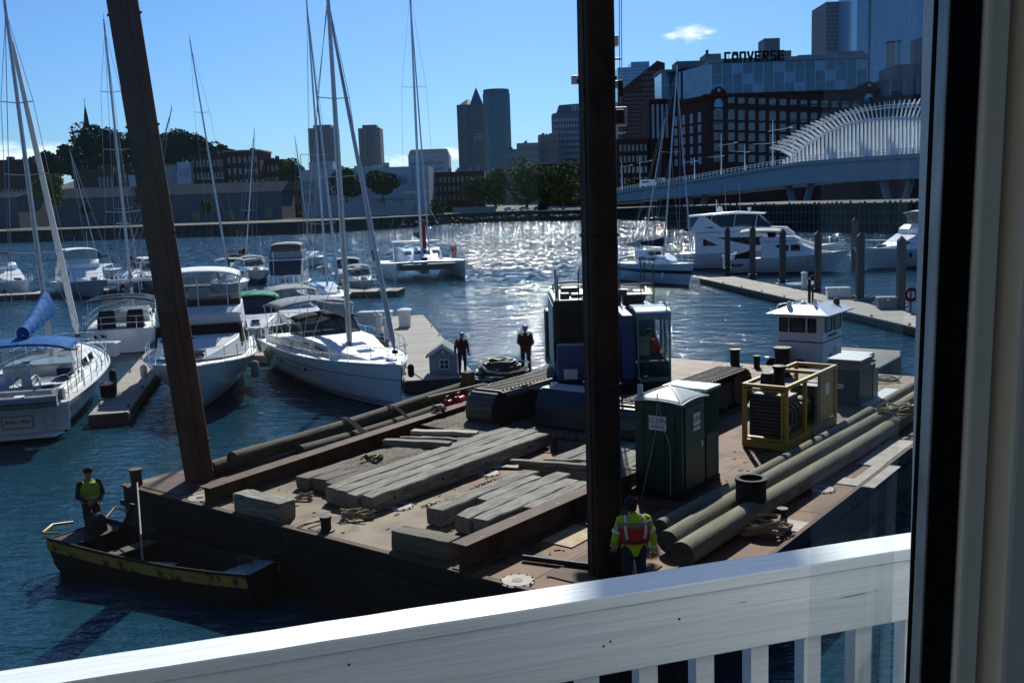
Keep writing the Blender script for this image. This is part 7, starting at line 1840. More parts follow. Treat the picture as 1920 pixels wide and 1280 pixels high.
for k2, (x, y, z, sx, sy, sz, mt_) in enumerate(((-3.4, -1.1, 1.75, .8, .5, .35, 'canvas_navy'), (-4.2, 1.15, 1.7, 1.0, .4, .3, 'canvas_white'), (-6.4, .9, 1.55, .5, .6, .45, 'gel_white'), (-6.5, -1.0, 1.5, .4, .4, .4, 'canvas_black'), (1.6, .7, 2.0, .7, .25, .2, 'canvas_blue'))):
    m = MB(); m.box((x, y, z), (sx, sy, sz)); m.done('deck_gear', mt_, r, bevel=.06)
for k2 in range(5): tube_part(r, coil((-2.2 + k2 * 1.7, .5 * (-1) ** k2, 1.98 - .05 * k2), .14, 2, .014, .25, k2, .02, 8), .016, 'coiled_line', 'rope_white' if k2 % 2 else 'rope_dark', n=5)
for sd in (-1, 1): tube_part(r, [(-4.6, sd * 1.9, 1.3), (-4.7, sd * 1.9, 2.1), (-6.6, sd * 1.75, 2.1)], .018, 'stern_rail', 'steel_bright')
# inflatable on the davits
dk = thing('inflatable_dinghy', 'grey inflatable dinghy hanging across the stern of the blue-covered sailboat', 'dinghy', r.matrix_basis @ Vector((-8.0, -.2, 1.32)), r.rotation_euler.z + math.pi / 2, 'dinghies')
U = rope([(-1.5, -.62, .22), (-.6, -.66, .22), (.7, -.62, .24), (1.35, -.3, .34), (1.5, 0, .38), (1.35, .3, .34), (.7, .62, .24), (-.6, .66, .22), (-1.5, .62, .22)], .1, 5)
tube_part(dk, U, .21, 'tube', 'canvas_grey', n=12); tube_part(dk, [Vector((p.x * 1.0, p.y * 1.31, p.z - .02)) for p in U], .02, 'rub_strake', 'black_rubber', n=6)
m = MB(); m.grid(lambda u, v: (-1.4 + 2.6 * u, (v - .5) * 1.1 * (1 - .5 * max(0, u - .6)), .05 + .1 * u - .1 * (1 - (2 * v - 1) ** 2)), 6, 6); m.done('floor', 'canvas_white', dk, smooth=60, solid=.02)
house(dk, [(-1.35, .5, .5, .1, .5), (-1.3, .5, .5, .1, .5)], 'canvas_grey', 'transom', .01); house(dk, [(-.3, .55, .55, .26, .30), (.0, .55, .55, .26, .30)], 'canvas_white', 'thwart', .01)

# ---- sailboat with navy bimini, stern to us
r = place('sailboat', 'white sailboat with navy bimini and rail-mounted stern seats', 'sailboat', Vector((-21.4, 53.5, 0)) + SL * 12, SL, 12.0)
h = Hull(12, 4.0, 1.5, 1.35, .4, .9, .9); h.build(r, 'hull_plain', 'deck_white'); h.rails(r, .02, .9, 9, .66, .08, bow=True)
house(r, [(-2.4, 1.3, 1.2, 1.35, 2.0), (2.5, .9, .8, 1.4, 1.85), (3.2, .4, .3, 1.45, 1.55)], 'gel_white', 'cabin_trunk'); side_windows(r, ((-2, -.6), (-.2, 1.4)), 1.25, 1.12, 1.52, 1.8, 1.35, 2.0)
canopy(r, -5.6, -2.6, 1.85, 2.95, .16, 'canvas_navy', 'bimini', zlegs=1.5)
for y in (-.75, .75): house(r, [(-5.5, .45, .4, 1.3, 2.0), (-4.6, .45, .4, 1.3, 2.3)], 'canvas_black', 'seat_cover', .05).location = (0, y, 0)
m = MB(); m.loft([[(-2.7, -1.3, 1.95), (-2.7, 1.3, 1.95), (-2.8, 1.2, 2.8), (-2.8, -1.2, 2.8)], [(-1.6, -1.1, 1.97), (-1.6, 1.1, 1.97), (-2.2, 1.0, 2.75), (-2.2, -1.0, 2.75)]]); m.done('dodger', 'clear_vinyl', r)
for z in (1.7, 2.05): tube_part(r, rope([(-4.6, -1.85, z), (-5.85, -1.75, z), (-5.9, 0, z), (-5.85, 1.75, z), (-4.6, 1.85, z)], .01), .018, 'stern_rail', 'steel_bright')
for y in (-1.7, -.9, 0, .9, 1.7): tube_part(r, [(-5.88, y, 1.3), (-5.88, y, 2.05)], .018, 'stanchion', 'steel_bright')
mast(r, (1.2, 0, 1.95), (195, 42), spreaders=(.34, .56, .76), sw=1.0, r=.09, fore=(5.7, 0, 1.6), furl=None, back=(-5.8, 0, 1.4), chain=(1.0, 1.85, 1.4), boom=(4, 1.3, .1, .8), cover='canvas_navy')
for x, y, a in ((-3.9, .1, .25), (-3.6, -1.1, 0)): m = MB(); m.box((x, y, 3.85), (.35, 1.1, .16), rz=a * .2); m.tube([(x, y, 3.3), (x, y, 3.8)], .03, 6); m.done('radar', 'gel_white', r, bevel=.03)
marks(r, (-6.03, 1.3, .92), (0, -1, 0), 4, .2, seed=5, nrm=(-1, 0, 0))

# ---- big cruiser, bow to us, brown windscreen cover and vinyl flybridge
r = place('cabin_cruiser', 'big white cruiser with brown windscreen cover and clear flybridge enclosure', 'motorboat', (-11.6, 35.4), -SL, 12.5)
h = Hull(12.5, 4.5, 2.0, 1.45, .4, .92, 1.5, 2.6, .30, 1.1, .5); h.build(r, 'hull_cruiser', 'deck_white', 'gel_white'); h.rails(r, .45, .95, 7, .6, .1, bow=True)
house(r, [(-4.6, 1.95, 1.8, 1.5, 2.75), (-.6, 1.95, 1.75, 1.55, 2.85), (1.9, 1.7, 1.55, 1.75, 2.45), (3.6, .9, .7, 1.9, 2.15), (4.1, .4, .3, 1.93, 1.97)], 'gel_white', 'cabin')
house(r, [(.7, 1.80, 1.72, 2.12, 2.92), (.95, 1.80, 1.70, 2.10, 2.9), (1.65, 1.66, 1.66, 2.05, 2.12)], 'canvas_brown', 'windscreen_cover', .03)
side_windows(r, ((-4, -2.4), (-2.1, -.4)), 1.96, 1.8, 2.0, 2.6, 1.5, 2.8)
house(r, [(-3.6, 1.8, 1.75, 2.8, 3.55), (.0, 1.8, 1.72, 2.85, 3.6), (.75, 1.72, 1.6, 2.9, 3.35)], 'canvas_white', 'flybridge_front', .05)
m = MB(); m.bar((.62, -1.7, 3.28), (.62, 1.7, 3.28), .03, .06); m.done('bridge_stripe', 'canvas_navy', r)
canopy(r, -3.3, -.1, 1.75, 5.0, .16, 'canvas_white', 'hardtop', zlegs=3.5)
house(r, [(-3.1, 1.66, 1.66, 3.6, 4.86), (-.25, 1.66, 1.66, 3.6, 4.86)], 'clear_vinyl', 'enclosure', 0, 0)
house(r, [(-3.12, 1.69, 1.69, 3.58, 3.85), (-.2, 1.69, 1.69, 3.58, 3.85)], 'canvas_brown', 'enclosure_skirt', 0, 0)
for y in (-1.2, 0, 1.2): tube_part(r, [(.0, y, 3.6), (-.22, y, 4.9)], .025, 'enclosure_seam', 'canvas_white')
house(r, [(-1.6, .5, .4, 3.6, 4.25), (-1.2, .5, .4, 3.6, 4.3)], 'gel_white', 'helm_seat', .06)
tube_part(r, coil((4.3, -.2, 2.05), .4, 2, .012, .2, 4, .02), .014, 'line', 'rope_dark'); house(r, [(3.4, .35, .3, 2.16, 2.24), (4.0, .3, .26, 2.1, 2.18)], 'dark_glass', 'hatch', .01)
tube_part(r, [(5.6, 0, 2.05), (6.4, 0, 2.12)], .05, 'bow_roller', 'steel_bright'); fender(r, h.sheer(.72, 1, -.9, -.15), .16, .7, 'canvas_grey'); fender(r, h.sheer(.5, -1, -.9, -.15), .14, .6)

# ---- centre sailboat, bow to us
CD = Vector((.47, -.883, 0))
r = place('sailboat', 'large white sailboat moored beside the little dock house', 'sailboat', (-4.05, 35.6), CD, 13.6)
h = Hull(13.6, 4.25, 1.75, 1.45, .45, .9, .35, 2.3, .26, .55, .42); h.build(r, 'hull_center', 'deck_white', 'gel_white', 28); h.rails(r, .05, .9, 10, .64, .06, bow=True)
house(r, [(-2.4, 1.5, 1.4, 1.5, 2.12), (.4, 1.45, 1.3, 1.55, 2.08), (2.8, 1.05, .9, 1.6, 1.85), (4.3, .5, .4, 1.66, 1.7)], 'deck_white', 'cabin_trunk')
side_windows(r, ((-2.2, -.2), (.2, 1.8)), 1.5, 1.34, 1.66, 1.92, 1.5, 2.1)
for x, w in ((1.6, .5), (2.9, .36), (4.4, .32)): house(r, [(x - .28, w, w - .03, 1.70 + (1.6 - x) * .10 + .2, 1.80 + (1.6 - x) * .10 + .2), (x + .28, w, w - .03, 1.66 + (1.6 - x) * .10 + .2, 1.76 + (1.6 - x) * .10 + .2)], 'dark_glass', 'hatch', .01)
house(r, [(-6.2, 1.7, 1.6, 1.4, 1.7), (-2.5, 1.6, 1.5, 1.5, 1.85)], 'deck_white', 'cockpit_coaming')
m = MB(); m.loft([[(-2.7, -1.45, 2.05), (-2.7, 1.45, 2.05), (-2.7, 1.3, 2.85), (-2.7, -1.3, 2.85)], [(-1.1, -1.25, 2.06), (-1.1, 1.25, 2.06), (-1.9, 1.15, 2.75), (-1.9, -1.15, 2.75)]]); m.done('dodger_window', 'boat_glass', r)
canopy(r, -3.1, -1.75, 1.45, 2.86, .12, 'canvas_black', 'dodger', legs=False, drop=.1)
m = MB()
for y in (-1.25, -.45, .45, 1.25): m.tube([(-1.1, y, 2.06), (-1.9, y * .92, 2.78)], .03, 6)
m.done('dodger_seam', 'canvas_black', r)
canopy(r, -5.9, -3.2, 1.8, 3.3, .2, 'canvas_grey', 'bimini', zlegs=1.7)
for y in (-.8, .8): wheel(r, (-5.0, y, 2.1), .42)
mast(r, (1.05, 0, 2.0), (614, -20), spreaders=(.26, .48, .70), sw=1.2, r=.125, fore=(6.3, 0, 1.85), furl=.10, back=(-6.7, 0, 1.5), chain=(.8, 2.0, 1.55), boom=(4.6, 1.1, .15, .5), cover='canvas_grey')
for t, sd in ((.25, -1), (.3, -1), (.55, -1)): m = MB(); p = h.pt(t, .72, sd); m.box(p + Vector((0, sd * .005, 0)), (.32, .02, .12)); m.done('portlight', 'dark_glass', r)
for t in (.62, .8): fender(r, h.sheer(t, 1, -.9, -.12), .13, .55, 'black_rubber')
tube_part(r, rope([(6.2, .2, 1.8), (6.6, .5, 1.4), (6.9, 1.4, .7), (7.2, 2.2, .5)], .01), .018, 'dock_line', 'rope_dark'); house(r, [(5.6, .2, .15, 1.75, 1.9), (6.0, .15, .1, 1.78, 1.88)], 'steel_bright', 'windlass', .02)

# ---- generic small cruisers in the background rows
def cruiser(label, bow, direction, L, B, hm, kind, cov='canvas_white', fb=1.5, name='cabin_cruiser', group='boats in the marina', win='dark_glass'):
    r = place(name, label, 'motorboat', bow, direction, L, group); k = L / 10
    h = Hull(L, B, fb, fb * .72, .35, .9, 1.2 * k, 2.4, .3, 1.0, .45); h.build(r, hm, 'deck_white', 'gel_white', 16); h.rails(r, .5, .95, 5, .5 * k + .1, .08, bow=True, lines=1, r=.018)
    w = B * .42; z = fb * .75
    if kind == 'express':
        house(r, [(-L * .1, w, w * .9, z, z + .75 * k), (L * .16, w * .85, w * .7, z, z + .62 * k), (L * .33, w * .4, w * .3, z + .1, z + .3 * k)], 'gel_white', 'cabin')
        m = MB(); zz = z + .72 * k; m.loft([[(-L * .1, -w * .95, zz), (-L * .1, w * .95, zz), (-L * .12, w * .85, zz + .65 * k), (-L * .12, -w * .85, zz + .65 * k)], [(L * .1, -w * .7, zz - .05), (L * .1, w * .7, zz - .05), (L * .0, w * .62, zz + .6 * k), (L * .0, -w * .62, zz + .6 * k)]]); m.done('windshield', 'boat_glass', r)
        tube_part(r, rope([(-L * .2, -w, z), (-L * .17, -w * .95, z + 1.5 * k), (-L * .17, 0, z + 1.75 * k), (-L * .17, w * .95, z + 1.5 * k), (-L * .2, w, z)], .01), .07 * k, 'arch', 'gel_white')
        canopy(r, -L * .36, -L * .08, w * .95, z + 1.75 * k, .12, cov, 'top', zlegs=z + .3)
    elif kind == 'hardtop':
        house(r, [(-L * .3, w, w * .92, z, z + .9 * k), (L * .14, w * .9, w * .78, z, z + .75 * k), (L * .32, w * .45, w * .3, z + .1, z + .3 * k)], 'gel_white', 'cabin')
        house(r, [(-L * .26, w * .93, w * .86, z + .85 * k, z + 1.75 * k), (-L * .02, w * .9, w * .8, z + .8 * k, z + 1.72 * k), (L * .08, w * .78, w * .7, z + .75 * k, z + .8 * k)], win, 'windshield', .02)
        canopy(r, -L * .32, L * .0, w * .95, z + 1.74 * k, .14, cov, 'hardtop', zlegs=z + .8 * k)
    elif kind == 'flybridge':
        house(r, [(-L * .34, w, w * .93, z, z + 1.15 * k), (L * .06, w * .95, w * .85, z, z + 1.15 * k), (L * .2, w * .8, w * .65, z, z + .45 * k), (L * .34, w * .3, w * .2, z + .1, z + .25 * k)], 'gel_white', 'cabin')
        house(r, [(L * .065, w * .85, w * .78, z + .55 * k, z + 1.08 * k), (L * .15, w * .8, w * .75, z + .52 * k, z + .6 * k)], win, 'windshield', .02)
        side_windows(r, ((-L * .3, -L * .13), (-L * .1, L * .04)), w, w * .9, z + .5 * k, z + 1.0 * k, z, z + 1.15 * k)
        house(r, [(-L * .3, w * .9, w * .88, z + 1.16 * k, z + 1.75 * k), (L * .0, w * .88, w * .82, z + 1.16 * k, z + 1.8 * k), (L * .05, w * .8, w * .75, z + 1.16 * k, z + 1.5 * k)], 'gel_white', 'flybridge')
        house(r, [(-L * .27, w * .82, w * .82, z + 1.78 * k, z + 2.65 * k), (-L * .02, w * .78, w * .78, z + 1.8 * k, z + 2.65 * k)], 'clear_vinyl', 'enclosure', 0, 0)
        canopy(r, -L * .3, L * .0, w * .9, z + 2.7 * k, .12, cov, 'top', zlegs=z + 1.7 * k)
    elif kind == 'trawler':
        house(r, [(-L * .35, w, w * .97, z, z + 1.9 * k), (L * .12, w, w * .95, z, z + 1.95 * k), (L * .18, w * .92, w * .85, z, z + .6 * k)], 'gel_white', 'cabin')
        house(r, [(L * .126, w * .9, w * .88, z + .9 * k, z + 1.86 * k), (L * .174, w * .88, w * .82, z + .7 * k, z + .84 * k)], win, 'windshield', .01)
        side_windows(r, ((-L * .3, -L * .1), (-L * .07, L * .09)), w, w * .96, z + 1.0 * k, z + 1.7 * k, z, z + 1.9 * k)
        house(r, [(-L * .33, w * .95, w * .95, z + 1.96 * k, z + 2.5 * k), (L * .08, w * .95, w * .9, z + 1.98 * k, z + 2.55 * k)], 'canvas_grey', 'flybridge')
        canopy(r, -L * .3, L * .05, w * .9, z + 3.1 * k, .1, cov, 'top', zlegs=z + 2.5 * k); house(r, [(-L * .28, w * .8, w * .8, z + 2.5 * k, z + 3.0 * k), (L * .03, w * .8, w * .8, z + 2.55 * k, z + 3.0 * k)], 'boat_glass', 'enclosure', 0, 0)
    tube_part(r, [(-L * .25, w * .8, z + 1.5 * k), (-L * .27, w * .85, z + 4.2 * k)], .014, 'antenna', 'gel_white', n=5)
    rg = random.Random(int(L * 100 + bow[0] * 7))
    for k2 in range(3): fender(r, h.sheer(.25 + .2 * k2, rg.choice((-1, 1)), -.75, -.12), .12, .5, rg.choice(('gel_white', 'canvas_navy', 'black_rubber')))
    tube_part(r, rope([h.sheer(.93, 1, .05), h.sheer(.93, 1, -.5) + Vector((.8, .7, 0)), h.sheer(.93, 1, -1.0) + Vector((1.8, 1.6, 0))], .01), .016, 'dock_line', 'rope_dark', n=5)
    m = MB(); m.box((-L * .42, 0, fb * .8 + .25), (.5, B * .5, .5)); m.done('stern_seat', rg.choice(('canvas_white', 'canvas_navy', 'canvas_grey')), r, bevel=.08)
    tube_part(r, coil((L * .36, .1, fb * .97), .16, 2, .015, .2, k2, .02, 8), .018, 'coiled_line', 'rope_white', n=5)
    house(r, [(L * .24, .25, .22, fb * .93, fb * .93 + .3), (L * .30, .24, .2, fb * .95, fb * .95 + .2)], 'dark_glass', 'hatch', .01)
    return r
def wp(px, py, z=0.): g = G(px, py, z); return (g.x, g.y)
cruiser('white cruiser with green canvas top right behind the big cruiser', (-13.2, 50.6), -SL, 9.5, 3.5, 'hull_grey', 'hardtop', 'canvas_green', 1.5)
cruiser('express cruiser with grey enclosure behind the large sailboat', (-10.8, 52.5), Vector((.35, -.93, 0)), 10.5, 3.7, 'hull_navy', 'hardtop', 'canvas_grey', 1.4, win='clear_vinyl')
cruiser('tall dark-windowed trawler with flybridge in the far row', (wp(562, 548)[0] + .5, 80), Vector((.12, -.99, 0)), 11, 3.6, 'hull_plain', 'trawler', 'canvas_grey', 1.5)
cruiser('maroon-hulled express cruiser in the far row', wp(486, 534), Vector((.35, -.93, 0)), 8.5, 3.3, 'hull_maroon', 'express', 'canvas_grey', 1.5)
cruiser('small white runabout right of the maroon cruiser', wp(505, 530), Vector((.5, -.86, 0)), 7.5, 2.9, 'hull_grey', 'express', 'canvas_white', 1.2)
cruiser('small dark-topped cruiser behind the maroon one', (wp(440, 520)[0], 112), Vector((.2, -.97, 0)), 8, 3, 'hull_plain', 'hardtop', 'canvas_navy', 1.2)
cruiser('white cruiser with tall arch behind the leaning spud', (wp(382, 515)[0], 100), Vector((.4, -.92, 0)), 9.5, 3.4, 'hull_plain', 'express', 'canvas_white', 1.5)
cruiser('white express cruiser with blue-grey hull left of the leaning spud', wp(288, 552), Vector((.25, -.97, 0)), 10.5, 3.9, 'hull_grey', 'express', 'canvas_white', 1.7)
cruiser('grey-hulled flybridge cruiser with clear enclosure at the far left', wp(196, 560), Vector((.62, -.78, 0)), 11.5, 4.0, 'hull_grey', 'flybridge', 'canvas_white', 1.7)
cruiser('white sportfisher cut by the left edge of the view', wp(62, 556), Vector((.80, -.6, 0)), 11, 4.0, 'hull_plain', 'flybridge', 'canvas_navy', 1.6)
cruiser('small white cuddy boat beside the catamaran dock', wp(690, 552), Vector((.3, -.95, 0)), 7.5, 2.8, 'hull_grey', 'express', 'canvas_grey', 1.2)
cruiser('grey cruiser left of the cuddy boat near the catamaran dock', (wp(652, 540)[0], 92), Vector((.15, -.98, 0)), 8.5, 3.2, 'hull_navy', 'hardtop', 'canvas_grey', 1.3)
# dinghies of the left row
def small_dinghy(label, px, py, rz, mt='canvas_white', motor=True, L=2.9):
    g = G(px, py, 0); d = thing('inflatable_dinghy', label, 'dinghy', (g.x, g.y, -.05), rz, 'dinghies'); k = L / 3
    U = rope([(-1.5 * k, -.62, .22), (-.6 * k, -.66, .22), (.7 * k, -.62, .24), (1.35 * k, -.3, .34), (1.5 * k, 0, .38), (1.35 * k, .3, .34), (.7 * k, .62, .24), (-.6 * k, .66, .22), (-1.5 * k, .62, .22)], .1, 4)
    tube_part(d, U, .2, 'tube', mt, n=10); house(d, [(-1.3 * k, .55, .55, .1, .15), (1.0 * k, .4, .4, .12, .17)], 'nonskid', 'floor', 0); house(d, [(-1.35 * k, .5, .5, .1, .55), (-1.28 * k, .5, .5, .1, .55)], 'gel_white', 'transom', 0); house(d, [(-.2, .5, .5, .36, .4), (.05, .5, .5, .36, .4)], 'gel_white', 'thwart', 0)
    if motor: m = MB(); m.loft([[(-1.45 * k + x * s_, y * s_, z) for x, y in ((-.18, -.13), (.18, -.13), (.18, .13), (-.18, .13))] for z, s_ in ((.3, .5), (.55, 1), (.85, .95), (.95, .5))]); m.tube([(-1.5 * k, 0, .3), (-1.55 * k, 0, -.3)], .05, 6); m.done('outboard', 'black_rubber', d, bevel=.02)
    return d
small_dinghy('white dinghy with black outboard at the far left floats', 42, 558, R_(20)); small_dinghy('white dinghy tied beside the maroon cruiser', 505, 552, R_(-150), L=2.6, motor=False)
small_dinghy('white inflatable with canopy frame beside the right dock', 1492, 540, R_(-160), L=3.2)

# ---- extra sailboats that own the other masts
def small_sail(label, bow, direction, L, B, hm, top_px, mast_x=.08, r_=.07, dark=False, cover=None, furl=None, fb=1.25, sw=.85, spr=(.5,), group='boats in the marina', cov2=None):
    r = place('sailboat', label, 'sailboat', bow, direction, L, group); h = Hull(L, B, fb, fb * .85, .4, .75, .8, 2.1, .32, .8); h.build(r, hm, 'deck_white', 'gel_white', 16); h.rails(r, .06, .9, 6, .6, .08, bow=True, lines=2)
    house(r, [(-L * .18, B * .32, B * .28, fb * .9, fb + .55), (L * .14, B * .24, B * .2, fb * .9, fb + .45), (L * .24, B * .1, B * .08, fb * .95, fb + .1)], 'gel_white', 'cabin_trunk'); side_windows(r, ((-L * .14, -L * .03), (0, L * .1)), B * .31, B * .27, fb + .12, fb + .38, fb * .9, fb + .55)
    mast(r, (L * mast_x, 0, fb + .45), top_px, spreaders=spr, sw=sw, r=r_, mt='alu_dark' if dark else 'alu', fore=(L * .47, 0, fb + .1), furl=furl, back=(-L * .49, 0, fb), chain=(L * mast_x - .2, B * .46, fb), boom=(L * .34, .9, .05, .75), cover=cover or 'canvas_navy')
    if cov2: canopy(r, -L * .42, -L * .2, B * .4, fb + 1.75, .12, cov2, 'bimini', zlegs=fb + .2)
    return r
small_sail('sailboat with white bare mast behind the big cruiser', wp(430, 560), Vector((.25, -.97, 0)), 11, 3.5, 'hull_plain', (356, 76), r_=.09, spr=(.42, .70), cov2='canvas_grey')
small_sail('sailboat with dark mast left of the arch cruiser', (wp(372, 515)[0] - .6, 97), Vector((.1, -.99, 0)), 9, 3, 'hull_plain', (322, 203), dark=True, spr=(.45,))
small_sail('small sailboat with bundled dark sail in the far row', (wp(512, 512)[0], 108), Vector((.45, -.89, 0)), 8.5, 2.9, 'hull_grey', (477, 246), r_=.07, spr=(.4, .7), cover='canvas_black', cov2='canvas_black')
small_sail('distant sailboat with thin mast left of the white building', (wp(585, 500)[0], 125), Vector((.1, -.99, 0)), 9, 3, 'hull_plain', (553, 258), r_=.06, spr=(.35, .62))
small_sail('sailboat with furled jib and beige sail behind the express cruiser', wp(640, 590), Vector((.35, -.93, 0)), 11.5, 3.6, 'hull_plain', (574, -10), r_=.09, furl=.09, spr=(.46, .22), cover='canvas_grey', sw=1.25)
small_sail('sailboat with slim mast beside the far-left flybridge cruiser', wp(232, 556), Vector((.2, -.98, 0)), 10, 3.3, 'hull_plain', (212, 216), r_=.07, spr=(.42,))
small_sail('sailboat with twin slim shrouded mast at far left', wp(170, 530), Vector((.1, -.99, 0)), 9, 3, 'hull_plain', (131, 283), r_=.06, spr=())
small_sail('sailboat moored left of the blue-covered one, bow rail toward it', Vector((-23.0, 36.5, 0)) + SL * 11, SL, 12, 3.8, 'hull_plain', (-6, 0), mast_x=.08, r_=.09, spr=(.3, .55), sw=1.1, furl=.1, cover='canvas_black')

# ---- catamaran
cdv = Vector((.22, -.975, 0)); cw = Vector((-7.8, 97.6, 0))
r = thing('catamaran', 'white sailing catamaran moored alone with its two bows toward us', 'catamaran', cw - cdv * 6.2, math.atan2(cdv.y, cdv.x))
for sd in (-1, 1):
    h = Hull(12.6, 1.9, 1.75, 1.3, .35, .8, .5, 2.2, .3, .6, .45); e = bpy.data.objects.new('hull_group', None)
    qs = [0, .12, .3, .5, .7, .86, 1]; rings = []
    for i in range(19):
        t = i / 18; rings.append([h.pt(t, q, -1) + Vector((0, sd * 3.15, 0)) for q in reversed(qs)] + [h.pt(t, q, 1) + Vector((0, sd * 3.15, 0)) for q in qs[1:]])
    m = MB(); m.loft(rings, False, False, closed=False); m.add(rings[0], [tuple(range(13))]); ho = m.done('hull', 'hull_plain', r, smooth=50); bpy.data.objects.remove(e)
    m = MB(); m.grid(lambda u, v: h.sheer(u, -1, -.02, .02).lerp(h.sheer(u, 1, -.02, .02), v) + Vector((0, sd * 3.15, .04 * math.sin(math.pi * v))), 18, 4); m.done('side_deck', 'deck_white', r, smooth=50)
    for i in range(8): t = .06 + .11 * i; p = h.sheer(t, sd, 0, .1) + Vector((0, sd * 3.15, 0)); tube_part(r, [p, p + Vector((0, 0, .65))], .018, 'stanchion', 'steel_bright')
    for z in (.65, .33): tube_part(r, [h.sheer(.06 + .11 * i, sd, z, .1) + Vector((0, sd * 3.15, 0)) for i in range(8)], .012, 'lifeline', 'steel_bright', n=5)
    m = MB(); m.loft([[(-5.6, sd * 4.1 + y, z) for y, z in ((-.2, 1.4), (.2, 1.4), (.25, 2.5), (-.25, 2.6))], [(-4.9, sd * 4.1 + y, z) for y, z in ((-.2, 1.4), (.2, 1.4), (.25, 2.5), (-.25, 2.6))]]); m.done('life_ring_bag', 'canvas_red', r, bevel=.08)
m = MB(); m.loft([[(x, -2.5, z0), (x, 2.5, z0), (x, 2.5, z1), (x, -2.5, z1)] for x, z0, z1 in ((-5.8, .75, 1.35), (2.4, .75, 1.5), (2.9, 1.2, 1.5))]); m.done('bridge_deck', 'gel_white', r, bevel=.05)
m = MB(); m.loft([[(x, y, z) for y, z in ((-.35, .35), (.35, .35), (.45, .8), (-.45, .8))] for x in (-4, 2.0)]); m.done('nacelle', 'gel_white', r, bevel=.1)
tube_part(r, [(5.6, -3.1, 1.65), (5.7, 0, 1.7), (5.6, 3.1, 1.65)], .11, 'cross_beam', 'alu')
m = MB(); m.grid(lambda u, v: (2.9 + 2.6 * u, (v - .5) * 4.9, 1.47 - .08 * math.sin(math.pi * v) * math.sin(math.pi * u)), 8, 8); m.done('trampoline', 'canvas_grey', r, smooth=60, solid=.02)
house(r, [(-4.8, 2.2, 2.0, 1.35, 2.7), (-.5, 2.2, 1.9, 1.45, 2.7), (1.4, 1.9, 1.3, 1.5, 1.95), (2.2, 1.4, .9, 1.5, 1.55)], 'gel_white', 'saloon')
for y in (-1.35, -.45, .45, 1.35): house(r, [(.0, .34, .32, 2.1, 2.45), (.55, .34, .3, 2.0, 2.25)], 'dark_glass', 'window', .01).location = (.15, y, .06)
house(r, [(-6.0, 2.3, 2.3, 3.2, 3.28), (-3.0, 2.3, 2.3, 3.25, 3.33)], 'canvas_white', 'cockpit_top')
for sd in (-1, 1): tube_part(r, [(-5.8, sd * 2.1, 1.4), (-5.8, sd * 2.1, 3.2)], .05, 'post', 'alu'); house(r, [(-1.6, .25, .2, 2.7, 2.95), (-1.2, .2, .15, 2.7, 2.9)], 'gel_white', 'winch_box').location = (0, sd * 1.2, 0)
mast(r, (.2, 0, 2.7), (770, 14), spreaders=(.22, .62), sw=1.5, r=.13, fore=(5.65, 0, 1.8), furl=.08, chain=(-1.2, 4.0, 1.6), boom=(4.5, 1.0, .2, .9), cover='canvas_black')
r.scale = (1.08,) * 3
house(r, [(-.2, .28, .2, 2.9, 5.6), (.05, .25, .15, 2.9, 5.4)], 'canvas_red', 'sail_bag').location = (-.5, .35, -.2)
tube_part(r, [(2.6, 0, 1.5), (5.7, 0, 1.75)], .09, 'catwalk', 'alu'); m = MB(); m.box((3.4, -.2, 1.75), (.7, .5, .5)); m.done('windlass', 'black_rubber', r, bevel=.05)

# ---- right side: ketch, motor yachts
r = small_sail('pale blue ketch with two masts at the end of the right dock', (15.2, 81.2), Vector((.42, -.9, 0)), 10.5, 3.7, 'hull_ketch', (1270, 122), r_=.075, spr=(.55,), fb=1.9, sw=1.0, group='boats at the right dock', furl=.07)
mast(r, (-2.6, 0, 2.3), (1247, 222), spreaders=(.4,), sw=.7, r=.06, chain=(-2.8, 1.5, 1.7), boom=(2.2, .8, .05, .7), cover='canvas_grey')
house(r, [(-2.3, 1.0, .9, 1.8, 2.85), (-.6, 1.0, .85, 1.8, 2.9)], 'gel_white', 'deckhouse')
for y in (-.5, .2): house(r, [(-.58, .28, .26, 2.25, 2.7), (-.53, .28, .26, 2.25, 2.7)], 'dark_glass', 'window', .01).location = (0, y + .15, 0)
fender(r, (3.0, -1.6, .6)); tube_part(r, [(4.6, -.6, 1.9), (4.8, -.7, 3.2), (5.0, -.5, 3.2)], .02, 'rail_frame', 'steel_bright')
# big motor yacht, side on, bow right
yd = Vector((.95, -.31, 0)); r = place('motor_yacht', 'large white flybridge motor yacht with swept black windows', 'yacht', (33.2, 97.2), yd, 16.2, 'boats at the right dock')
h = Hull(16.2, 4.8, 2.35, 1.55, .4, .92, 1.9, 2.6, .3, 1.1, .5); h.build(r, 'hull_plain', 'deck_white', 'gel_white'); h.rails(r, .5, .96, 8, .6, .1, bow=True, lines=1)
house(r, [(-6.4, 2.1, 1.95, 1.5, 3.6), (-1.0, 2.15, 1.9, 1.6, 3.75), (2.2, 2.0, 1.6, 1.8, 3.15), (4.6, 1.3, 1.0, 2.0, 2.5), (5.6, .6, .5, 2.1, 2.2)], 'gel_white', 'cabin', .08)
side_windows(r, ((-5.6, -3.4), (-3.1, .6)), 2.13, 1.93, 2.35, 3.15, 1.5, 3.65); side_windows(r, ((.9, 2.8),), 2.08, 1.8, 2.2, 2.75, 1.7, 3.2)
house(r, [(-7.6, 2.1, 2.1, 3.62, 3.8), (-2, 2.15, 2.1, 3.72, 4.25), (2.4, 1.9, 1.6, 3.4, 4.0), (3.2, 1.4, 1.2, 3.2, 3.35)], 'gel_white', 'flybridge', .08)
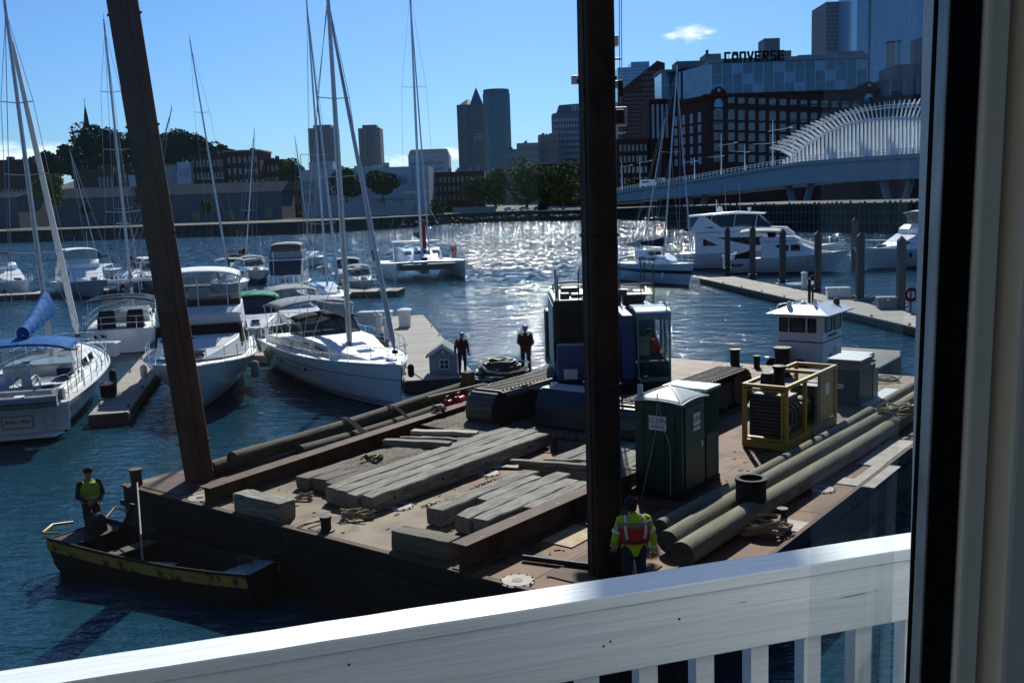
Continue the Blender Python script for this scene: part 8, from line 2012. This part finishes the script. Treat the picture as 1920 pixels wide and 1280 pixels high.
house(r, [(-7.3, 1.9, 1.7, 3.82, 5.05), (-5.2, 1.95, 1.75, 3.9, 5.25)], 'clear_vinyl', 'aft_enclosure', 0, 0); house(r, [(-7.35, 1.93, 1.93, 3.8, 4.1), (-4.6, 1.98, 1.98, 3.85, 4.25)], 'canvas_navy', 'enclosure_skirt', 0, 0)
house(r, [(-7.2, 1.95, 1.7, 5.2, 5.42), (-2.5, 2.0, 1.6, 5.45, 5.7), (.4, 1.7, 1.4, 5.35, 5.48)], 'gel_white', 'hardtop', .06)
house(r, [(-4.8, 1.85, 1.8, 4.2, 5.3), (-.4, 1.8, 1.6, 4.2, 5.42), (.9, 1.6, 1.4, 4.15, 4.3)], 'boat_glass', 'bridge_glass', .02)
m = MB()
for x in (-4.9, -2.6, -.5): m.bar((x, -1.88, 4.15), (x + .2, -1.75, 5.45), .12, .06); m.bar((x, 1.88, 4.15), (x + .2, 1.75, 5.45), .12, .06)
m.extr([(-6.9, -1.99, 3.85), (-3.6, -1.99, 4.0), (-5.4, -1.86, 5.3), (-6.0, -1.86, 5.3)], (0, .08, 0)); m.done('arch_side', 'gel_white', r)
m = MB(); m.lathe([(.28, 5.6), (.3, 5.9), (.2, 6.15), (.02, 6.2)], 14, (-4.2, .6, 0)); m.done('radar_dome', 'gel_white', r, smooth=50); tube_part(r, [(-4.4, -.6, 5.6), (-4.4, -.6, 6.9)], .05, 'mast', 'gel_white'); m = MB(); m.box((-1.2, 0, 5.95), (.3, 1.3, .14)); m.tube([(-1.2, 0, 5.6), (-1.2, 0, 5.9)], .12, 8); m.done('radar', 'gel_white', r, bevel=.03)
for x in (-3.4, -2.0): tube_part(r, [(x, -1.2, 5.5), (x - .1, -1.25, 8.4)], .015, 'antenna', 'gel_white', n=5)
for t in (.3, .42): m = MB(); p = h.pt(t, .75, -1); m.box(p, (.6, .04, .16)); m.done('portlight', 'dark_glass', r)
r = place('motor_yacht', 'white sedan cruiser with tan bimini in front of the large yacht', 'yacht', (31.2, 90.4), Vector((.93, -.36, 0)), 10.8, 'boats at the right dock')
h = Hull(10.8, 3.9, 2.0, 1.35, .35, .92, 1.5, 2.6, .3, 1.1, .5); h.build(r, 'hull_plain', 'deck_white', 'gel_white'); h.rails(r, .5, .95, 6, .55, .1, bow=True, lines=1)
house(r, [(-2.4, 1.7, 1.6, 1.35, 2.9), (.6, 1.7, 1.5, 1.45, 2.95), (2.6, 1.4, 1.1, 1.65, 2.0), (3.8, .6, .5, 1.8, 1.9)], 'gel_white', 'cabin', .06); side_windows(r, ((-1.9, .1), (.3, 1.1)), 1.71, 1.55, 2.1, 2.65, 1.35, 2.95)
house(r, [(.62, 1.45, 1.4, 2.3, 2.9), (1.7, 1.4, 1.3, 2.2, 2.28)], 'boat_glass', 'windshield', .02); house(r, [(-2.5, 1.6, 1.6, 2.92, 3.3), (.5, 1.55, 1.45, 2.96, 3.4), (1.1, 1.3, 1.2, 2.97, 3.1)], 'gel_white', 'flybridge', .05)
canopy(r, -4.3, -.6, 1.7, 3.95, .2, 'rope_white', 'bimini', zlegs=2.9); house(r, [(-4.9, 1.4, 1.3, 1.3, 1.75), (-3.3, 1.4, 1.3, 1.3, 2.2)], 'canvas_black', 'cockpit_cover', .08)
m = MB(); m.box((-1.6, .4, 3.6), (.7, .9, .6)); m.done('helm_cover', 'canvas_black', r, bevel=.1); m = MB(); m.box((-5.0, -1.2, 1.6), (.5, .3, .5)); m.box((-4.95, .2, 1.65), (.4, .5, .6)); m.done('cockpit_gear', 'gel_white', r, bevel=.04)
for t in (.12, .2, .68): m = MB(); p = h.pt(t, .7, -1); m.box(p, (.42, .04, .15)); m.done('portlight', 'dark_glass', r)
marks(r, (-5.0, -1.86, .7), (1, 0, 0), 4, .28, seed=6)
r = cruiser('white sportfisher with clear tower enclosure at the right window edge', (32.0, 92.0), Vector((-.96, -.28, 0)), 13.5, 4.4, 'hull_plain', 'flybridge', 'canvas_white', 2.1, 'sport_fisher', 'boats at the right dock')
# small open boats near the right dock
g = G(1588, 574); r = thing('rowing_boat', 'small dark rowing boat beside the right dock', 'rowing boat', (g.x, g.y, 0), R_(-15), 'boats at the right dock')
h = Hull(3.6, 1.4, .6, .42, .1, .7, .4, 2.2, .4, .8, .45); qs = [0, .3, .7, 1]; rings = [[h.pt(i / 12, q, -1) for q in reversed(qs)] + [h.pt(i / 12, q, 1) for q in qs[1:]] for i in range(13)]
m = MB(); m.loft(rings, False, False, closed=False); m.add(rings[0], [tuple(range(7))]); m.done('hull', 'canvas_grey', r, smooth=50, solid=.03)
for x in (-.9, .2): house(r, [(x - .12, .55, .55, .3, .34), (x + .12, .55, .55, .3, .34)], 'timber_pale', 'thwart', 0)
tube_part(r, [h.sheer(i / 12, 1, .02) for i in range(13)], .03, 'gunwale', 'canvas_red')
tube_part(r, [h.sheer(i / 12, -1, .02) for i in range(13)], .03, 'gunwale', 'timber_pale')
g = G(1030, 411); r = thing('moored_barge', 'low dark boat moored under the far seawall', 'boat', (g.x + 4, g.y - 6, 0), 0); m = MB(); m.loft([[(x, -1.6 * k, z), (x, 1.6 * k, z), (x, 1.5 * k, -.3), (x, -1.5 * k, -.3)] for x, k, z in ((-7, .8, 1.1), (0, 1, 1.0), (5, .8, 1.2), (7, .1, 1.6))]); m.done('hull', 'hull_navy', r); house(r, [(-5, 1.2, 1.1, 1.0, 2.4), (-1, 1.2, 1.1, 1.0, 2.4)], 'gel_white', 'cabin')
g = G(133, 450); r = thing('small_workboat', 'small pale cabin boat under the far left seawall', 'boat', (g.x, g.y - 3, 0), 2.8); m = MB(); m.loft([[(x, -1.3 * k, z), (x, 1.3 * k, z), (x, 1.2 * k, -.3), (x, -1.2 * k, -.3)] for x, k, z in ((-4, .9, 1.0), (1, 1, 1.0), (4, .1, 1.5))]); m.done('hull', 'hull_plain', r); house(r, [(-2, .9, .8, 1.0, 2.6), (0.5, .9, .8, 1.0, 2.5)], 'gel_white', 'cabin')

# ================================================================== DOCKS
def dock(label, p0, p1, width, zt=.5, side=1, group='floating docks', boards=True, bw_=.15, th=.4, maxn=290):
    """p0 near end to p1 far end along one edge; width to the left (side=1) or right (-1)"""
    p0, p1 = Vector((p0[0], p0[1], 0)), Vector((p1[0], p1[1], 0)); d = p1 - p0; L_ = d.length; a = math.atan2(d.y, d.x)
    r = thing('floating_dock', label, 'dock', (p0.x, p0.y, 0), a, group); y0, y1 = (0, width) if side > 0 else (-width, 0)
    m = MB(); m.bx(0, L_, y0 + .03, y1 - .03, -.25, zt - .05); m.done('float', 'pile_wood', r)
    for y in (y0, y1): m = MB(); m.bx(0, L_, y - .04, y + .04, zt - .35, zt - .052); m.done('stringer', 'timber_dark', r)
    n = min(maxn, int(L_ / bw_)); s_ = L_ / n
    q = MB(); q.box((0, (y0 + y1) / 2, zt - .025), (s_ * .94, width, .045)); me = q.mesh('board', 'dock_wood')
    for k in range(n): link('board', me, r, (s_ * (k + .5), 0, random.uniform(-.003, .003)))
    q = MB(); q.box((0, 0, .03), (.08, .06, .06)); q.box((0, 0, .075), (.30, .05, .04)); me = q.mesh('cleat', 'black_steel')
    for k in range(max(2, int(L_ / 4))): link('cleat', me, r, (1 + k * 4, y0 + .12, zt), (0, 0, 0)); link('cleat', me, r, (1.6 + k * 4, y1 - .12, zt), (0, 0, 0))
    return r
e0, e1 = G(893, 705, .5), G(793, 590, .5)
dk1 = dock('wide plank dock running away between sailboat and open water', (e0.x, e0.y), (e1.x, e1.y), 2.9, .5, 1, bw_=.145)
l0, l1 = G(240, 772, .45), G(292, 664, .45)
dock('narrow plank finger dock between blue-covered sailboat and big cruiser', (l0.x, l0.y), (l1.x + .3, l1.y + 2), 1.35, .45, 1)
e0, e1 = G(560, 668, .4), G(430, 668, .4)
dock('short cross dock between big cruiser and centre sailboat', (e0.x, e0.y), (e1.x, e1.y), 1.6, .45, -1)
e0, e1 = G(745, 545, .5), G(610, 552, .5); dock('far plank dock where the catamaran lies', (e0.x, e0.y), (e1.x - 3, e1.y + 2), 3.0, .5, -1)
e0, e1 = G(0, 562, .5), G(420, 542, .5); dock('far left floating walkway behind the first boats', (e0.x - 8, e0.y + 6), (e1.x, e1.y + 8), 2.2, .5, -1, bw_=.2)
e0, e1 = G(1733, 617, .5), G(1312, 521, .5); rd = dock('long plank dock with tall piles on the right', (e0.x, e0.y), (e1.x, e1.y), 3.0, .5, -1, bw_=.13)
# guide piles beside the right dock
for k, (px_, yt, yb, lb_) in enumerate(((1364, 431, 506, 'leftmost front guide pile of the right dock'), (1394, 428, 470, 'guide pile farther back between the yachts'), (1411, 430, 518, 'second front guide pile, before the sedan cruiser'), (1467, 436, 530, 'third front guide pile, before the sedan cabin'), (1533, 440, 545, 'fourth front guide pile, above the tug roof'), (1612, 444, 560, 'fifth front guide pile, beside the grey crate'), (1602, 413, 494, 'far guide pile beyond the yacht bow'), (1688, 452, 578, 'rightmost and nearest guide pile of the right dock'))):
    g = G(px_, yb, .5); zt = D(px_, yt, g.y).z
    r = thing('dock_pile', lb_, 'pile', (g.x, g.y, -1), 0, 'guide piles of the right dock')
    m = MB(); m.box((0, 0, (zt + 1) / 2), (.42 if px_ not in (1394, 1602) else .5, .42, zt + 1)); m.done('shaft', 'pile_wood', r, bevel=.02)
    m = MB(); m.lathe([(.30, zt + 1), (.26, zt + 1.08), (.02, zt + 1.3)], 4); c_ = m.done('cap', 'pile_wood', r); c_.rotation_euler = (0, 0, math.pi / 4)
    m = MB(); m.bx(-.32, .32, -.32, .32, 1.6, 1.68); m.done('pile_guide', 'black_steel', r)
# dock furniture
def dbox(label, px_, py_, s_, rz, mt, name='dock_box', lid='gel_white', z=.5):
    g = G(px_, py_, z); r = thing(name, label, 'dock box', (g.x, g.y, z), rz, 'dock boxes')
    m = MB(); m.loft([[(x * s_[0] / 2 * k, y * s_[1] / 2 * k, zz) for x, y in ((-1, -1), (1, -1), (1, 1), (-1, 1))] for zz, k in ((0, .92), (s_[2] * .85, 1))]); m.done('bin', mt, r, bevel=.02)
    m = MB(); m.loft([[(x * s_[0] / 2 * k, y * s_[1] / 2 * k, zz) for x, y in ((-1, -1), (1, -1), (1, 1), (-1, 1))] for zz, k in ((s_[2] * .86, 1.06), (s_[2] * .95, 1.05), (s_[2], .9))]); m.done('lid', lid, r, bevel=.015); m = MB(); m.box((0, -s_[1] / 2 * 1.03, s_[2] * .8), (.1, .03, .1)); m.done('latch', 'steel_bright', r)
    return r
da = math.atan2(SL.y, SL.x)
dbox('long white dock box at the far end of the wide dock', 705, 606, (2.0, .8, .75), 0, 'gel_cream')
dbox('white dock box standing by the finger dock behind the blue-covered sailboat', 193, 668, (1.6, .7, .75), 0, 'gel_white', z=.45)
dbox('white dock box on the right dock near the piles', 1571, 558, (1.5, .8, .7), R_(-10), 'gel_white'); dbox('grey wooden crate on the right dock', 1662, 578, (1.1, .8, .7), R_(-10), 'canvas_grey', lid='canvas_grey')
dbox('dark square planter box on the finger dock end', 205, 742, (.75, .55, .5), da, 'canvas_black', lid='canvas_black', z=.45)
def pedestal(label, px_, py_, hgt=1.0, s_=.32, mt='gel_white', z=.5, panel=False):
    g = G(px_, py_, z); r = thing('power_pedestal', label, 'pedestal', (g.x, g.y, z), 0, 'dock pedestals')
    m = MB(); m.bx(-s_ / 2, s_ / 2, -s_ / 2, s_ / 2, 0, hgt); m.done('post', mt, r, bevel=.02); m = MB(); m.loft([[(x * k, y * k, zz) for x, y in ((-1, -1), (1, -1), (1, 1), (-1, 1))] for zz, k in ((hgt, s_ * .6), (hgt + .05, s_ * .6), (hgt + .14, s_ * .2))]); m.done('cap', 'gel_white', r)
    if panel: m = MB(); m.box((0, -s_ / 2 - .012, hgt * .62), (s_ * .6, .02, hgt * .42)); m.done('panel', 'sign_white', r)
pedestal('white cabinet with pale panel on the wide dock edge', 760, 612, .95, .68, 'gel_white', panel=True); pedestal('slim white power pedestal amid the wide dock', 728, 637, 1.15, .36); pedestal('second slim pedestal near the bow of the centre sailboat', 712, 626, 1.0, .3)
pedestal('white lantern pedestal at the cross dock', 503, 652, 1.0, .22, z=.45); pedestal('white pedestal on the right dock by the first pile', 1358, 503, 1.1, .35); pedestal('white pedestal on the right dock by the white inflatable', 1508, 541, 1.1, .35); pedestal('pedestal by the catamaran dock', 672, 535, 1.6, .5, 'gel_cream')
# fire hose cabinet / red ring on the right dock
g = G(1707, 585, .5); r = thing('life_ring_stand', 'red life ring on a post at the right dock', 'life ring', (g.x, g.y, .5), 0)
tube_part(r, [(0, 0, 0), (0, 0, 1.3)], .05, 'post', 'pile_wood'); m = MB(); P = [Vector((.32 * math.cos(a), -.06, 1.0 + .32 * math.sin(a))) for a in [k * math.pi / 10 for k in range(21)]]; m.tube(P, .09, 8); m.done('ring', 'canvas_red', r, smooth=60)
# little dock house
g0, g1 = G(806, 702, .5), G(855, 698, .5)
r = thing('dock_house', 'little pale blue shed with gabled shingle roof on the dock', 'shed', (g0.x, g0.y, .5), R_(-3))
w_ = 1.15; dp = 1.25; hh = .82
m = MB(); m.extr([(0, 0, 0), (w_, 0, 0), (w_, 0, hh), (w_ / 2, 0, hh + .36), (0, 0, hh)], (0, dp, 0)); 
mat('house_blue', (.30, .37, .46), (.26, .33, .42), 4, .6); wall_ = m.done('wall', 'house_blue', r)
for k in range(6): m = MB(); m.bx(-.008, w_ + .008, -.008, -.001, .02 + k * .135, .10 + k * .135); m.done('siding', 'house_blue', wall_)
for sd in (0, 1):
    e = Vector((w_ / 2, 0, hh + .40)); f = Vector((-.12 if sd == 0 else w_ + .12, 0, hh - .05)); m = MB()
    m.extr([e + Vector((0, -.1, 0)), f + Vector((0, -.1, 0)), f + Vector((0, dp + .1, 0)), e + Vector((0, dp + .1, 0))], (0, 0, .035)); ro = m.done('roof', 'canvas_grey', r)
    dd_ = (e - f)
    sh_ = MB(); sh_.box((0, 0, 0), (dd_.length / 4 * 1.02, .155, .018)); me = sh_.mesh('shingle', 'canvas_grey')
    for i in range(4):
        for j_ in range(9): link('shingle', me, ro, f + dd_ * ((i + .5) / 4) + Vector((0, -.05 + (j_ + .5) * (dp + .1) / 9, .05 + .004 * (i % 2))), (0, -math.atan2(dd_.z, dd_.x) if sd == 0 else -math.atan2(dd_.z, dd_.x), 0))
    m = MB(); m.bar(e + Vector((0, -.115, -.03)), f + Vector((0, -.115, -.03)), .03, .1); m.done('barge_board', 'gel_white', r)
m = MB(); m.box((w_ * .55, -.015, .42), (.34, .02, .36)); wi = m.done('window', 'win_dark', r); m = MB(); m.bar((w_ * .55 - .17, -.03, .42), (w_ * .55 + .17, -.03, .42), .03); m.bar((w_ * .55, -.03, .24), (w_ * .55, -.03, .6), .03)
for a_, b_ in (((-.19, .22), (.19, .22)), ((-.19, .62), (.19, .62)), ((-.19, .22), (-.19, .62)), ((.19, .22), (.19, .62))): m.bar((w_ * .55 + a_[0], -.03, a_[1]), (w_ * .55 + b_[0], -.03, b_[1]), .05)
m.done('window_frame', 'gel_white', wi); m = MB(); m.box((w_ / 2, -.014, hh + .12), (.13, .02, .15)); m.done('gable_panel', 'gel_white', r)
